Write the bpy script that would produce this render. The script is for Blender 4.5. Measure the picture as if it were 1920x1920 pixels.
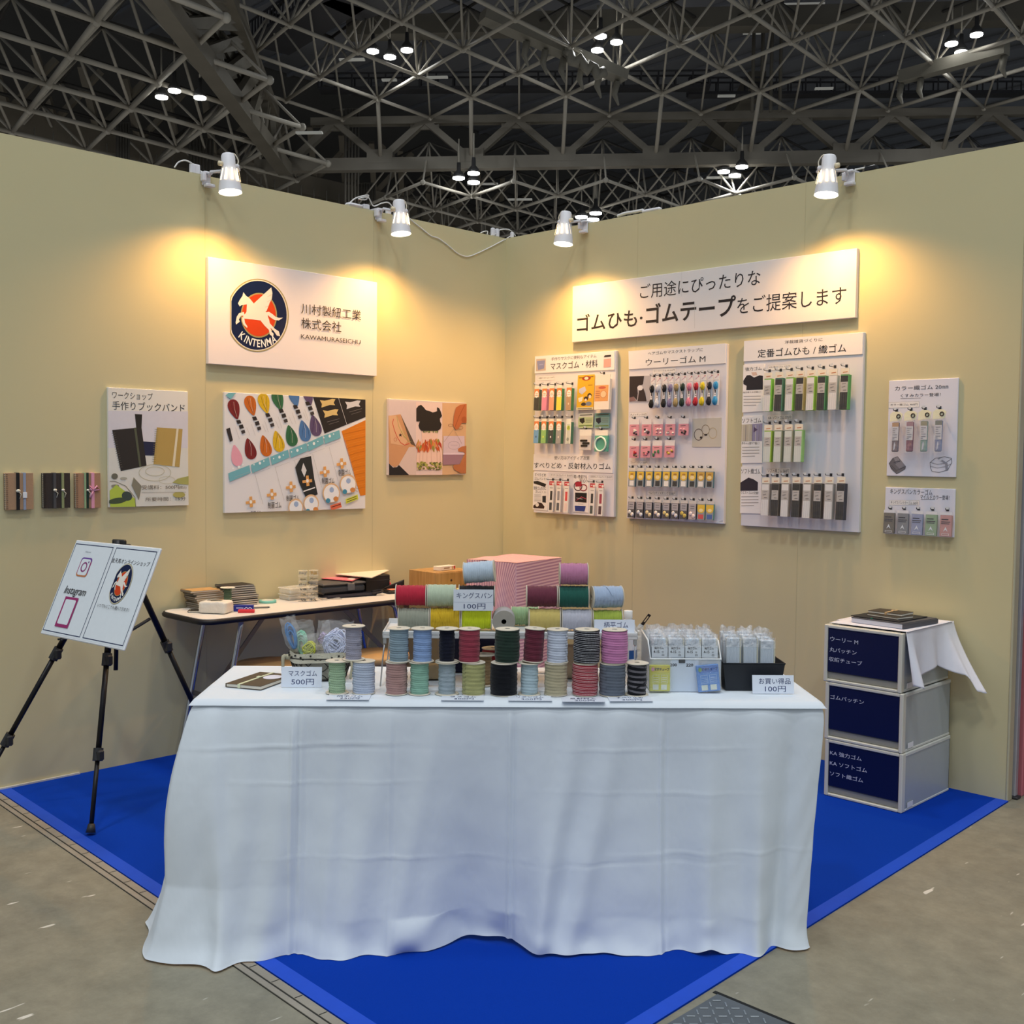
import bpy, math, random
from mathutils import Vector, Matrix, noise
random.seed(7)
for o in list(bpy.data.objects): bpy.data.objects.remove(o)
SC = bpy.context.scene
COL = SC.collection
# ------------------------------------------------------------------ camera, world, hall light, exposure
F_PX = 2062.63
CAM = Vector((4.67686, -4.64905, 1.40925))
YAW, PITCH, ROLL = -0.00485186, -0.0503485, 0.0103037
_a = math.pi*3/4 + YAW
FW = Vector((math.cos(_a)*math.cos(PITCH), math.sin(_a)*math.cos(PITCH), math.sin(PITCH)))
_r = Vector((math.sin(_a), -math.cos(_a), 0)); _u = _r.cross(FW)
RT = _r*math.cos(ROLL) + _u*math.sin(ROLL)
UP = -_r*math.sin(ROLL) + _u*math.cos(ROLL)
cam = bpy.data.cameras.new('camera'); camo = bpy.data.objects.new('camera', cam); COL.objects.link(camo)
cam.sensor_width = 36; cam.lens = F_PX/1920*36; cam.clip_start = 0.05; cam.clip_end = 400
camo.matrix_world = Matrix(((RT.x, UP.x, -FW.x, CAM.x), (RT.y, UP.y, -FW.y, CAM.y), (RT.z, UP.z, -FW.z, CAM.z), (0, 0, 0, 1)))
SC.camera = camo
SC.view_settings.view_transform = 'Standard'; SC.view_settings.look = 'None'
SC.view_settings.gamma = 1; SC.view_settings.use_curve_mapping = False
SC.view_settings.exposure = 0.0
wd = bpy.data.worlds.new('hall_air'); SC.world = wd; wd.use_nodes = True
bg = wd.node_tree.nodes['Background']; bg.inputs[0].default_value = (0.80, 0.90, 1.0, 1); bg.inputs[1].default_value = 0.40
HALL_P = 132.0
def hall_lamp_or_fill(x, y, z, p, size=1.1, col=(0.94, 0.98, 1.0)):
    l = bpy.data.lights.new('hall_lamp_or_fill_light', 'AREA'); l.shape = 'DISK'; l.size = size; l.energy = p; l.color = col
    o = bpy.data.objects.new('hall_lamp_or_fill_light', l); COL.objects.link(o); o.location = (x, y, z); return o
for (x, y, k) in [(1.5, -1.5, 1.2), (6.5, -1.0, 1.5), (1.0, -6.5, 1.5), (6.5, -6.5, 2.2), (12, -4.0, 1.6), (4.0, -12, 1.6), (12, -12, 1.5),
                  (-5, 4, .6), (-12, 6, .6), (-5, 13, .6), (6, 7, .7), (-8, -5, .7)]:
    hall_lamp_or_fill(x, y, 12.4, HALL_P*k)

for (x, y, k) in [(-15, 9, 1.0), (-6, 24, 1.0), (-26, -6, .8), (9, 22, 1.0), (-22, 24, 1.0), (-29, 9, .7)]:      # added upward fill to brighten the roof, standing in for the other booths' light
    o = hall_lamp_or_fill(x, y, 2.2, 130*k, 6.0, (1.0, .97, .93)); o.rotation_euler = (math.pi, 0, 0)

# ------------------------------------------------------------------ helpers
def ray(u, v): return FW + RT*((u-960)/F_PX) - UP*((v-960)/F_PX)
def pl(u, v, ax, val):
    d = ray(u, v); t = (val-CAM[ax])/d[ax]; return CAM + d*t
def s2l(c):
    return tuple((x/12.92 if x <= .04045 else ((x+.055)/1.055)**2.4) for x in c)
def hx(h):
    return s2l((int(h[0:2], 16)/255, int(h[2:4], 16)/255, int(h[4:6], 16)/255))
MATS = {}
def mat(h, rough=.6, metal=0, var=.06, scale=40, bump=0, bscale=200, spec=.4, emit=0, sheen=0, trans=0):
    key = (h, rough, metal, var, scale, bump, bscale, spec, emit, sheen, trans)
    if key in MATS: return MATS[key]
    m = bpy.data.materials.new('surface_'+h); m.use_nodes = True; nt = m.node_tree
    b = nt.nodes['Principled BSDF']; c = hx(h) if isinstance(h, str) else h
    b.inputs['Roughness'].default_value = rough; b.inputs['Metallic'].default_value = metal
    b.inputs['Specular IOR Level'].default_value = spec
    if trans: b.inputs['Transmission Weight'].default_value = trans
    if sheen: b.inputs['Sheen Weight'].default_value = sheen
    if emit:
        b.inputs['Emission Color'].default_value = (*c, 1); b.inputs['Emission Strength'].default_value = emit
    b.inputs['Base Color'].default_value = (*c, 1)
    tc = nt.nodes.new('ShaderNodeTexCoord')
    if var:
        n = nt.nodes.new('ShaderNodeTexNoise'); n.inputs['Scale'].default_value = scale; n.inputs['Detail'].default_value = 3
        r = nt.nodes.new('ShaderNodeMix'); r.data_type = 'RGBA'
        r.inputs['A'].default_value = (*[x*(1-var) for x in c], 1); r.inputs['B'].default_value = (*[min(1, x*(1+var)) for x in c], 1)
        nt.links.new(tc.outputs['Object'], n.inputs['Vector']); nt.links.new(n.outputs['Fac'], r.inputs['Factor'])
        nt.links.new(r.outputs['Result'], b.inputs['Base Color'])
    if bump:
        n2 = nt.nodes.new('ShaderNodeTexNoise'); n2.inputs['Scale'].default_value = bscale; n2.inputs['Detail'].default_value = 4
        bp = nt.nodes.new('ShaderNodeBump'); bp.inputs['Strength'].default_value = bump; bp.inputs['Distance'].default_value = .01
        nt.links.new(tc.outputs['Object'], n2.inputs['Vector']); nt.links.new(n2.outputs['Fac'], bp.inputs['Height'])
        nt.links.new(bp.outputs['Normal'], b.inputs['Normal'])
    MATS[key] = m; return m
def film(tint='ffffff', fac=.22, rough=.12, bump=.6, bscale=60):
    key = ('film', tint, fac, rough, bump, bscale)
    if key in MATS: return MATS[key]
    m = bpy.data.materials.new('clear_film'); m.use_nodes = True; nt = m.node_tree
    b = nt.nodes['Principled BSDF']; b.inputs['Base Color'].default_value = (*hx(tint), 1); b.inputs['Roughness'].default_value = rough
    b.inputs['Specular IOR Level'].default_value = 1.0
    t = nt.nodes.new('ShaderNodeBsdfTransparent'); mx = nt.nodes.new('ShaderNodeMixShader'); mx.inputs[0].default_value = fac
    tc = nt.nodes.new('ShaderNodeTexCoord')
    n2 = nt.nodes.new('ShaderNodeTexNoise'); n2.inputs['Scale'].default_value = bscale; n2.inputs['Detail'].default_value = 3
    bp = nt.nodes.new('ShaderNodeBump'); bp.inputs['Strength'].default_value = bump; bp.inputs['Distance'].default_value = .02
    nt.links.new(tc.outputs['Object'], n2.inputs['Vector']); nt.links.new(n2.outputs['Fac'], bp.inputs['Height'])
    nt.links.new(bp.outputs['Normal'], b.inputs['Normal'])
    nt.links.new(t.outputs[0], mx.inputs[1]); nt.links.new(b.outputs[0], mx.inputs[2])
    nt.links.new(mx.outputs[0], nt.nodes['Material Output'].inputs['Surface'])
    MATS[key] = m; return m
def setp(o, label=None, cat=None, group=None, kind=None):
    if label: o['label'] = label
    if cat: o['category'] = cat
    if group: o['group'] = group
    if kind: o['kind'] = kind
    return o
def thing(name, label, cat, M=None, group=None):
    o = bpy.data.objects.new(name, None); COL.objects.link(o); o.empty_display_size = .05
    if M is not None: o.matrix_world = M
    return setp(o, label, cat, group)
def TR(x, y, z=0): return Matrix.Translation((x, y, z))
def RZ(a): return Matrix.Rotation(a, 4, 'Z')
def RX(a): return Matrix.Rotation(a, 4, 'X')
def RY(a): return Matrix.Rotation(a, 4, 'Y')
def basis(p, x, y, z):
    return Matrix(((x[0], y[0], z[0], p[0]), (x[1], y[1], z[1], p[1]), (x[2], y[2], z[2], p[2]), (0, 0, 0, 1)))
def align(p0, p1):
    d = (Vector(p1)-Vector(p0)); z = d.normalized()
    x = z.orthogonal().normalized(); y = z.cross(x)
    return basis(p0, x, y, z), d.length
class MB:
    def __init__(s): s.v = []; s.f = []; s.m = []; s.sm = []
    def add(s, vs, fs, mi=0, M=None, smooth=False):
        o = len(s.v)
        s.v += [tuple(M @ Vector(p)) if M is not None else tuple(p) for p in vs]
        for f in fs: s.f.append(tuple(i+o for i in f)); s.m.append(mi); s.sm.append(smooth)
        return s
    def box(s, x0, y0, z0, x1, y1, z1, mi=0, M=None, bev=0):
        if bev:
            b = min(bev, abs(x1-x0)*.45, abs(y1-y0)*.45, abs(z1-z0)*.45); vs = []
            cx, cy, cz = (x0+x1)/2, (y0+y1)/2, (z0+z1)/2; hxx, hy, hz = abs(x1-x0)/2, abs(y1-y0)/2, abs(z1-z0)/2
            idx = {}
            for sx in (-1, 1):
                for sy in (-1, 1):
                    for sz in (-1, 1):
                        for k in range(3):
                            p = [cx+sx*(hxx-(b if k != 0 else 0)), cy+sy*(hy-(b if k != 1 else 0)), cz+sz*(hz-(b if k != 2 else 0))]
                            idx[(sx, sy, sz, k)] = len(vs); vs.append(p)
            fs = []
            for k in range(3):
                a, c = [q for q in range(3) if q != k]
                for sg in (-1, 1):
                    ring = []
                    for (p, q) in ((-1, -1), (1, -1), (1, 1), (-1, 1)):
                        t = [0, 0, 0]; t[k] = sg; t[a] = p; t[c] = q; ring.append(idx[(*t, k)])
                    flip = (sg > 0) == (k == 1)
                    fs.append(ring[::-1] if flip else ring)
            for k in range(3):
                a, c = [q for q in range(3) if q != k]
                for p in (-1, 1):
                    for q in (-1, 1):
                        t0 = [0, 0, 0]; t0[k] = -1; t0[a] = p; t0[c] = q; t1 = list(t0); t1[k] = 1
                        f = [idx[(*t0, a)], idx[(*t1, a)], idx[(*t1, c)], idx[(*t0, c)]]
                        fs.append(f)
            for sx in (-1, 1):
                for sy in (-1, 1):
                    for sz in (-1, 1): fs.append([idx[(sx, sy, sz, k)] for k in range(3)])
            # orient outward
            cc = Vector((cx, cy, cz)); out = []
            for f in fs:
                ps = [Vector(vs[i]) for i in f]; nrm = (ps[1]-ps[0]).cross(ps[2]-ps[0]); ctr = sum(ps, Vector())/len(ps)
                out.append(f if nrm.dot(ctr-cc) > 0 else f[::-1])
            return s.add(vs, out, mi, M)
        vs = [(x0, y0, z0), (x1, y0, z0), (x1, y1, z0), (x0, y1, z0), (x0, y0, z1), (x1, y0, z1), (x1, y1, z1), (x0, y1, z1)]
        return s.add(vs, [(3, 2, 1, 0), (4, 5, 6, 7), (0, 1, 5, 4), (1, 2, 6, 5), (2, 3, 7, 6), (3, 0, 4, 7)], mi, M)
    def lathe(s, prof, n=24, mi=0, M=None, smooth=True, cap=True):
        vs = []; fs = []
        for (r, z) in prof:
            for i in range(n):
                a = 2*math.pi*i/n; vs.append((r*math.cos(a), r*math.sin(a), z))
        for k in range(len(prof)-1):
            for i in range(n):
                j = (i+1) % n; fs.append((k*n+i, k*n+j, (k+1)*n+j, (k+1)*n+i))
        if cap: fs.append(tuple(range(n-1, -1, -1))); fs.append(tuple(range((len(prof)-1)*n, len(prof)*n)))
        return s.add(vs, fs, mi, M, smooth)
    def cyl(s, p0, p1, r0, r1=None, n=10, mi=0, M=None, smooth=True):
        A, L = align(p0, p1)
        if M is not None: A = M @ A
        return s.lathe([(r0, 0), (r0 if r1 is None else r1, L)], n, mi, A, smooth)
    def bar(s, p0, p1, w, h, mi=0):
        A, L = align(p0, p1); z = A.col[2].xyz
        x = Vector((0, 0, 1)).cross(z)
        if x.length < 1e-4: x = Vector((1, 0, 0))
        x.normalize(); y = z.cross(x)
        return s.box(-w/2, -h/2, 0, w/2, h/2, L, mi, basis(p0, x, y, z))
    def tube(s, pts, r, n=8, mi=0, M=None, smooth=True, cap=True, closed=False):
        pts = [Vector(p) for p in pts]; k = len(pts); vs = []; fs = []
        t0 = (pts[1]-pts[0]).normalized(); x = t0.orthogonal().normalized()
        for i, p in enumerate(pts):
            if closed: t = (pts[(i+1) % k]-pts[i-1]).normalized()
            else: t = (pts[min(i+1, k-1)]-pts[max(i-1, 0)]).normalized()
            x = (x-t*x.dot(t)).normalized(); y = t.cross(x)
            rr = r[i] if isinstance(r, (list, tuple)) else r
            for q in range(n):
                a = 2*math.pi*q/n; vs.append(p+x*rr*math.cos(a)+y*rr*math.sin(a))
        for i in range(k if closed else k-1):
            for q in range(n):
                j = (q+1) % n; i2 = (i+1) % k
                fs.append((i*n+q, i*n+j, i2*n+j, i2*n+q))
        if cap and not closed: fs.append(tuple(range(n-1, -1, -1))); fs.append(tuple(range((k-1)*n, k*n)))
        return s.add(vs, fs, mi, M, smooth)
    def grid(s, fn, nu, nv, mi=0, M=None, smooth=True, closed_u=False, mfun=None):
        vs = [fn(i/nu, j/nv) for j in range(nv+1) for i in range(nu+1)]; fs = []
        o = len(s.v); s.v += [tuple(M @ Vector(p)) if M is not None else tuple(p) for p in vs]
        for j in range(nv):
            for i in range(nu):
                a = j*(nu+1)+i; s.f.append((o+a, o+a+1, o+a+nu+2, o+a+nu+1)); s.sm.append(smooth)
                s.m.append(mfun(i/nu, j/nv) if mfun else mi)
        return s
    def ext(s, pts, z0, z1, mi=0, M=None):
        n = len(pts); vs = [(x, y, z0) for x, y in pts]+[(x, y, z1) for x, y in pts]
        fs = [tuple(range(n-1, -1, -1)), tuple(range(n, 2*n))]+[(i, (i+1) % n, n+(i+1) % n, n+i) for i in range(n)]
        return s.add(vs, fs, mi, M)
    def sphere(s, c, r, nu=14, nv=8, mi=0, M=None):
        rx, ry, rz = r if isinstance(r, (tuple, list)) else (r, r, r)
        def fn(a, b):
            t = a*2*math.pi; p = (b-.5)*math.pi*.998
            return (c[0]+rx*math.cos(t)*math.cos(p), c[1]+ry*math.sin(t)*math.cos(p), c[2]+rz*math.sin(p))
        return s.grid(fn, nu, nv, mi, M)
    def build(s, name, mats, parent=None, M=None, label=None, solid=0):
        me = bpy.data.meshes.new(name); me.from_pydata(s.v, [], s.f)
        for m in (mats if isinstance(mats, (list, tuple)) else [mats]): me.materials.append(m)
        me.polygons.foreach_set('material_index', s.m); me.polygons.foreach_set('use_smooth', s.sm)
        me.validate(); me.update()
        o = bpy.data.objects.new(name, me); COL.objects.link(o)
        if parent is not None: o.parent = parent
        if M is not None: o.matrix_local = M
        if label: o['label'] = label
        if solid:
            md = o.modifiers.new('thickness', 'SOLIDIFY'); md.thickness = solid; md.offset = 0
        return o
def struct(o): o['kind'] = 'structure'; return o
# text -> flat outlines
TXT = {}
def text_mesh(s, bold=0, shear=0, space=1.0):
    k = (s, bold, shear, space)
    if k not in TXT:
        c = bpy.data.curves.new('t', 'FONT'); c.body = s; c.resolution_u = 2; c.size = 1; c.offset = bold; c.shear = shear; c.space_character = space
        o = bpy.data.objects.new('t', c); COL.objects.link(o)
        me = bpy.data.meshes.new_from_object(o.evaluated_get(bpy.context.evaluated_depsgraph_get()))
        vs = [(v.co.x, v.co.y) for v in me.vertices]; fs = [tuple(p.vertices) for p in me.polygons]
        bpy.data.objects.remove(o); bpy.data.curves.remove(c); bpy.data.meshes.remove(me)
        xs = [p[0] for p in vs] or [0, 1]; ys = [p[1] for p in vs] or [0, 1]
        TXT[k] = (vs, fs, min(xs), min(ys), max(xs), max(ys))
    return TXT[k]
class Flat:
    """flat printing on a surface: polygons in local x,y stacked in thin layers along local z"""
    def __init__(s, cv=None, z=0, step=.0004):
        s.clip = None; s.v = []; s.f = []; s.m = []; s.mats = []; s.z = z; s.st = step; s.k = 0; s.cv = cv or (lambda x, y: (x, y))
    def mi(s, m):
        if isinstance(m, str): m = mat(m, .55, var=.03)
        if m not in s.mats: s.mats.append(m)
        return s.mats.index(m)
    def lay(s, n=1): s.k += n; return s
    def cut(s, p):
        x0, y0, x1, y1 = s.clip
        for ax, lim, sg in ((0, x0, 1), (0, x1, -1), (1, y0, 1), (1, y1, -1)):
            out = []
            for i in range(len(p)):
                a, b = p[i-1], p[i]; da, db = (a[ax]-lim)*sg, (b[ax]-lim)*sg
                if (da >= 0) != (db >= 0):
                    t = da/(da-db); out.append((a[0]+(b[0]-a[0])*t, a[1]+(b[1]-a[1])*t))
                if db >= 0: out.append(b)
            p = out
            if len(p) < 3: return None
        return p
    def _add(s, pts, fs, m):
        if s.clip and len(fs) == 1:
            pts = s.cut(list(pts))
            if not pts: return
            fs = [tuple(range(len(pts)))]
        s.z += 5e-6; o = len(s.v); z = s.z+s.k*s.st; s.v += [(x, y, z) for x, y in pts]; i = s.mi(m)
        for f in fs:
            a = 0
            for q in range(len(f)):
                x0, y0 = pts[f[q]]; x1, y1 = pts[f[(q+1) % len(f)]]; a += x0*y1-x1*y0
            s.f.append(tuple(o+q for q in (f if a >= 0 else f[::-1]))); s.m.append(i)
    def poly(s, pts, m, raw=False):
        p = pts if raw else [s.cv(*q) for q in pts]; s._add(p, [tuple(range(len(p)))], m); return s
    def rect(s, x0, y0, x1, y1, m, raw=False): return s.poly([(x0, y0), (x1, y0), (x1, y1), (x0, y1)], m, raw)
    def ell(s, cx, cy, rx, ry, m, n=24, rot=0, raw=False):
        c, d = math.cos(rot), math.sin(rot)
        return s.poly([(cx+rx*math.cos(t)*c-ry*math.sin(t)*d, cy+rx*math.cos(t)*d+ry*math.sin(t)*c) for t in [2*math.pi*i/n for i in range(n)]], m, raw)
    def line(s, pts, w, m, raw=False, closed=False):
        p = [Vector(q) if raw else Vector(s.cv(*q)) for q in pts]
        if closed: p.append(p[0])
        for a, b in zip(p, p[1:]):
            d = b-a
            if d.length < 1e-7: continue
            n = Vector((-d.y, d.x)).normalized()*w/2; e = d.normalized()*w*.3
            s._add([tuple(a-e+n), tuple(a-e-n), tuple(b+e-n), tuple(b+e+n)], [(0, 1, 2, 3)], m)
        return s
    def frame(s, x0, y0, x1, y1, w, m, raw=False): return s.line([(x0, y0), (x1, y0), (x1, y1), (x0, y1)], w, m, raw, True)
    def ring(s, cx, cy, rx, ry, w, m, n=24, raw=False):
        return s.line([(cx+rx*math.cos(2*math.pi*i/n), cy+ry*math.sin(2*math.pi*i/n)) for i in range(n)], w, m, raw, True)
    def text(s, t, xl, yb, xr, yt, m, bold=0, shear=0, space=1.0, raw=False):
        """lower-left and upper-right corner of the lettering"""
        a = (xl, yb) if raw else s.cv(xl, yb); b = (xr, yt) if raw else s.cv(xr, yt)
        vs, fs, x0, y0, x1, y1 = text_mesh(t, bold, shear, space)
        sx = (b[0]-a[0])/(x1-x0); sy = (b[1]-a[1])/(y1-y0)
        s._add([(a[0]+(x-x0)*sx, a[1]+(y-y0)*sy) for x, y in vs], fs, m); return s
    def text_at(s, t, px, py, h, ang, m, bold=0, wide=1.0):
        vs, fs, x0, y0, x1, y1 = text_mesh(t, bold)
        k = h/(y1-y0); c, d = math.cos(ang), math.sin(ang); out = []
        for x, y in vs:
            X = (x-(x0+x1)/2)*k*wide; Y = (y-(y0+y1)/2)*k; out.append((px+X*c-Y*d, py+X*d+Y*c))
        s._add(out, fs, m); return s
    def build(s, name, parent, M=None, label=None):
        me = bpy.data.meshes.new(name); me.from_pydata(s.v, [], s.f)
        for m in s.mats: me.materials.append(m)
        me.polygons.foreach_set('material_index', s.m); me.update()
        o = bpy.data.objects.new(name, me); COL.objects.link(o); o.parent = parent
        if M is not None: o.matrix_local = M
        if label: o['label'] = label
        return o
# frames on the two booth walls: x along the wall to the viewer's right, y up, z out of the wall
WF = {'L': basis((0, 0, 0), (0, 1, 0), (0, 0, 1), (1, 0, 0)), 'R': basis((0, 0, 0), (1, 0, 0), (0, 0, 1), (0, -1, 0))}
def wl(w, u, v, n=0):
    if w == 'L': p = pl(u, v, 0, n); return (p.y, p.z)
    p = pl(u, v, 1, -n); return (p.x, p.z)
# frame of the display table: s along its front edge, t towards the back
T0 = Vector((1.86, -3.084, 0)); TE = Vector((.694, .72, 0)).normalized(); TN = Vector((-TE.y, TE.x, 0))
TZ = .712
TF = basis(T0, TE, TN, (0, 0, 1))
def tl(u, v, z=TZ):
    d = pl(u, v, 2, z)-T0; return (d.dot(TE), d.dot(TN))
def tu(u, t, z):
    """s on the table for picture column u at depth t, height z"""
    lo, hi = -.5, 2.5
    for _ in range(40):
        m = (lo+hi)/2; P = TF @ Vector((m, t, z)); d = P-CAM
        if 960+F_PX*d.dot(RT)/d.dot(FW) < u: lo = m
        else: hi = m
    return lo
BLACK = '15161a'; INK = '2a2426'; NAVY = '101c4a'; WHITE = 'eeeeee'
# ------------------------------------------------------------------ floor
def floor_mat():
    m = bpy.data.materials.new('stained_concrete'); m.use_nodes = True; nt = m.node_tree; b = nt.nodes['Principled BSDF']
    b.inputs['Roughness'].default_value = .55; b.inputs['Specular IOR Level'].default_value = .3
    tc = nt.nodes.new('ShaderNodeTexCoord')
    def nz(sc, det, ro=.6):
        n = nt.nodes.new('ShaderNodeTexNoise'); n.inputs['Scale'].default_value = sc; n.inputs['Detail'].default_value = det; n.inputs['Roughness'].default_value = ro
        nt.links.new(tc.outputs['Object'], n.inputs['Vector']); return n.outputs['Fac']
    def ramp(f, st):
        r = nt.nodes.new('ShaderNodeValToRGB'); e = r.color_ramp.elements
        e[0].position, e[0].color = st[0][0], (*hx(st[0][1]), 1); e[1].position, e[1].color = st[1][0], (*hx(st[1][1]), 1)
        for p, c in st[2:]: q = e.new(p); q.color = (*hx(c), 1)
        nt.links.new(f, r.inputs[0]); return r.outputs[0]
    def mix(a, bb, f, mode='MIX'):
        x = nt.nodes.new('ShaderNodeMix'); x.data_type = 'RGBA'; x.blend_type = mode
        nt.links.new(a, x.inputs['A']); nt.links.new(bb, x.inputs['B'])
        if isinstance(f, float): x.inputs['Factor'].default_value = f
        else: nt.links.new(f, x.inputs['Factor'])
        return x.outputs['Result']
    base = ramp(nz(1.1, 6), [(.3, '7a7a6f'), (.7, '948d78'), (.5, '87826f')])
    fine = ramp(nz(9, 8, .75), [(.25, '6d6a5e'), (.8, 'aea792')])
    c = mix(base, fine, .6)
    st = ramp(nz(3.2, 5, .7), [(.58, '000000'), (.72, 'ffffff')])
    dk = ramp(nz(30, 4), [(.3, '69645a'), (.7, '7f7a6c')])
    g = nt.nodes.new('ShaderNodeMath'); g.operation = 'MULTIPLY'; g.inputs[1].default_value = .55; nt.links.new(st, g.inputs[0])
    c = mix(c, dk, g.outputs[0])
    v = nt.nodes.new('ShaderNodeTexNoise'); v.inputs['Scale'].default_value = 26; v.inputs['Detail'].default_value = 2
    mp = nt.nodes.new('ShaderNodeMapping'); mp.inputs['Scale'].default_value = (1, .22, 1); mp.inputs['Rotation'].default_value = (0, 0, .9)
    nt.links.new(tc.outputs['Object'], mp.inputs[0]); nt.links.new(mp.outputs[0], v.inputs['Vector'])
    fl = ramp(v.outputs['Fac'], [(.715, '000000'), (.74, 'ffffff')])
    lt = ramp(nz(5, 2), [(0, 'd0cabd'), (1, 'e3ddd0')])
    c = mix(c, lt, fl)
    nt.links.new(c, b.inputs['Base Color'])
    bp = nt.nodes.new('ShaderNodeBump'); bp.inputs['Strength'].default_value = .25; bp.inputs['Distance'].default_value = .004
    nt.links.new(nz(60, 5), bp.inputs['Height']); nt.links.new(bp.outputs[0], b.inputs['Normal'])
    return m
b = MB(); b.add([(-60, -30, 0), (30, -30, 0), (30, 60, 0), (-60, 60, 0)], [(0, 1, 2, 3)])
struct(b.build('floor', floor_mat()))
# cover strip and slots of the service trench along the left edge of the carpet
b = MB(); ts = Vector((3.075, -.115, 0)).normalized(); TS = basis((0, -2.9475, 0), ts, Vector((-ts.y, ts.x, 0)), (0, 0, 1)); y0 = 0
b.box(-.3, y0-.026, 0, 3.9, y0, .003, 0, TS)
for k in range(34):
    x = -.2+k*.115; b.box(x, y0-.025, .003, x+.003, y0-.002, .0036, 1, TS)
b.box(-.3, y0-.032, 0, 3.9, y0-.026, .002, 1, TS)
b.box(-.3, y0-.05, 0, 3.9, y0-.032, .003, 0, TS); b.box(-.3, y0-.0525, 0, 3.9, y0-.05, .0016, 1, TS)
struct(b.build('trim_1', [mat('9a9284', .6, var=.25, scale=9, bump=.3), mat('2f2d27', .8)]))
# steel tread plate over the service pit beside the right edge of the carpet
pit = thing('tread_plate', 'dark grey steel tread plate set into the concrete floor at the carpet edge', 'floor plate', TR(3.6, -2.75, 0))
b = MB(); b.box(-.52, -.55, 0, .6, .5, .003, 0, bev=.001); b.build('plate', mat('6d7276', .5, .5, var=.15, scale=12), pit)
b = MB()
for i in range(38):
    for j in range(36):
        x = -.5+i*.0285; y = -.53+j*.0285
        M = TR(x, y, .003) @ RZ(math.radians(45 if (i+j) % 2 else -45))
        b.box(-.011, -.0022, 0, .011, .0022, .0016, 0, M, bev=.0012)
setp(b.build('tread_pattern', mat('9aa0a4', .4, .6), pit), kind='stuff')
b = MB(); b.box(-.535, .5, 0, .62, .513, .0015, 0); b.build('gap', mat('191918', .8), pit)
# carpet
cp = thing('carpet', 'blue booth carpet with paler blue taped border on the concrete', 'carpet', TR(1.5, -1.5, 0))
q = [Vector((0, -2.945)), Vector((0, 0)), Vector((2.985, 0)), Vector((3.075, -3.06))]
def carpet_mat(h, sc=500):
    m = mat(h, .95, var=.12, scale=sc, bump=.5, bscale=700, spec=.1); return m
b = MB(); o3 = Vector((1.5, -1.5))
b.add([(*(p-o3), .005) for p in q], [(3, 2, 1, 0)]); b.add([(*(p-o3), .0) for p in q]+[(*(p-o3), .005) for p in q], [(0, 3, 7, 4), (2, 6, 7, 3)])
b.build('pile', carpet_mat('023cb0'), cp)
def strip(pa, pb, w, nm):
    d = (pb-pa).normalized(); n = Vector((-d.y, d.x))
    if n.dot(Vector((1.5, -1.5))-pa) < 0: n = -n
    b = MB(); b.add([(*(p-o3), .0056) for p in (pa, pb, pb+n*w, pa+n*w)], [(0, 1, 2, 3)]); b.build(nm, mat('1b4ecb', .5, var=.06, scale=30, spec=.2), cp)
    f = b.f
strip(q[0], q[3], .05, 'border_tape'); strip(q[2], q[3], .05, 'border_tape')
# ------------------------------------------------------------------ booth walls
WALLC = 'cec49b'
wm = mat(WALLC, .75, var=.025, scale=2.5, bump=.03, bscale=350, spec=.2)
H = 2.70
b = MB(); b.box(-.045, -2.945, 0, 0, .0, H); struct(b.build('wall_left', wm))
b = MB(); b.box(-.045, 0, 0, 2.972, .045, H); struct(b.build('wall_right', wm))
sm = mat('c6bb93', .7)
b = MB()
for y in (-.99, -1.98): b.box(-.001, y-.0015, .01, .0008, y+.0015, H-.003)
struct(b.build('trim_2', sm))
b = MB()
for x in (.99, 1.98): b.box(x-.0015, -.0008, .01, x+.0015, .001, H-.003)
struct(b.build('trim_3', sm))
b = MB(); b.box(2.972, -.002, 0, 2.982, .047, H, bev=.003); struct(b.build('trim_4', mat('b9b398', .5)))
b = MB(); b.box(-.002, -2.96, 0, .01, -2.6, .012); struct(b.build('baseboard_left', mat('c9c6bd', .6)))
# ------------------------------------------------------------------ neighbouring booth past the right wall end
p = pl(1895, 1505, 2, 0)
po = thing('booth_post', 'slim grey aluminium post standing behind the end of the right wall', 'post', TR(2.982, .056, 0))
b = MB(); b.box(-.009, .0, .012, .009, .03, 2.7, bev=.003); b.build('upright', mat('a5a5ad', .35, .2), po)
b = MB(); b.box(-.02, -.005, 0, .02, .04, .012, bev=.003); b.build('foot', mat('4b4b4e', .5, .5), po)
rk = thing('display_rack', 'pink panelled display rack of the neighbouring booth, seen past the right wall', 'rack', TR(2.99, .125, 0))
pk = mat('c2717c', .5)
b = MB(); b.box(-.022, -.005, 0, .006, .03, 2.35, bev=.003); b.build('upright', pk, rk)
b = MB(); b.box(-.02, .6, 0, .9, .62, 2.35); b.build('back_panel', pk, rk)
for z, c in ((.33, 'c2717c'), (.72, 'c2717c'), (1.0, 'c2717c'), (1.35, 'c2717c'), (1.7, 'c2717c')):
    b = MB(); b.box(0, .0, z, .9, .6, z+.02); b.build('shelf', mat(c, .5), rk)
b = MB(); b.box(-.05, -.05, 0, 1.2, 2.5, .004); setp(b.build('floor_covering', mat('e2456b', .8)), 'pink floor covering of the neighbouring booth past the right wall', 'carpet').location = (3.03, .25, .001)
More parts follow.
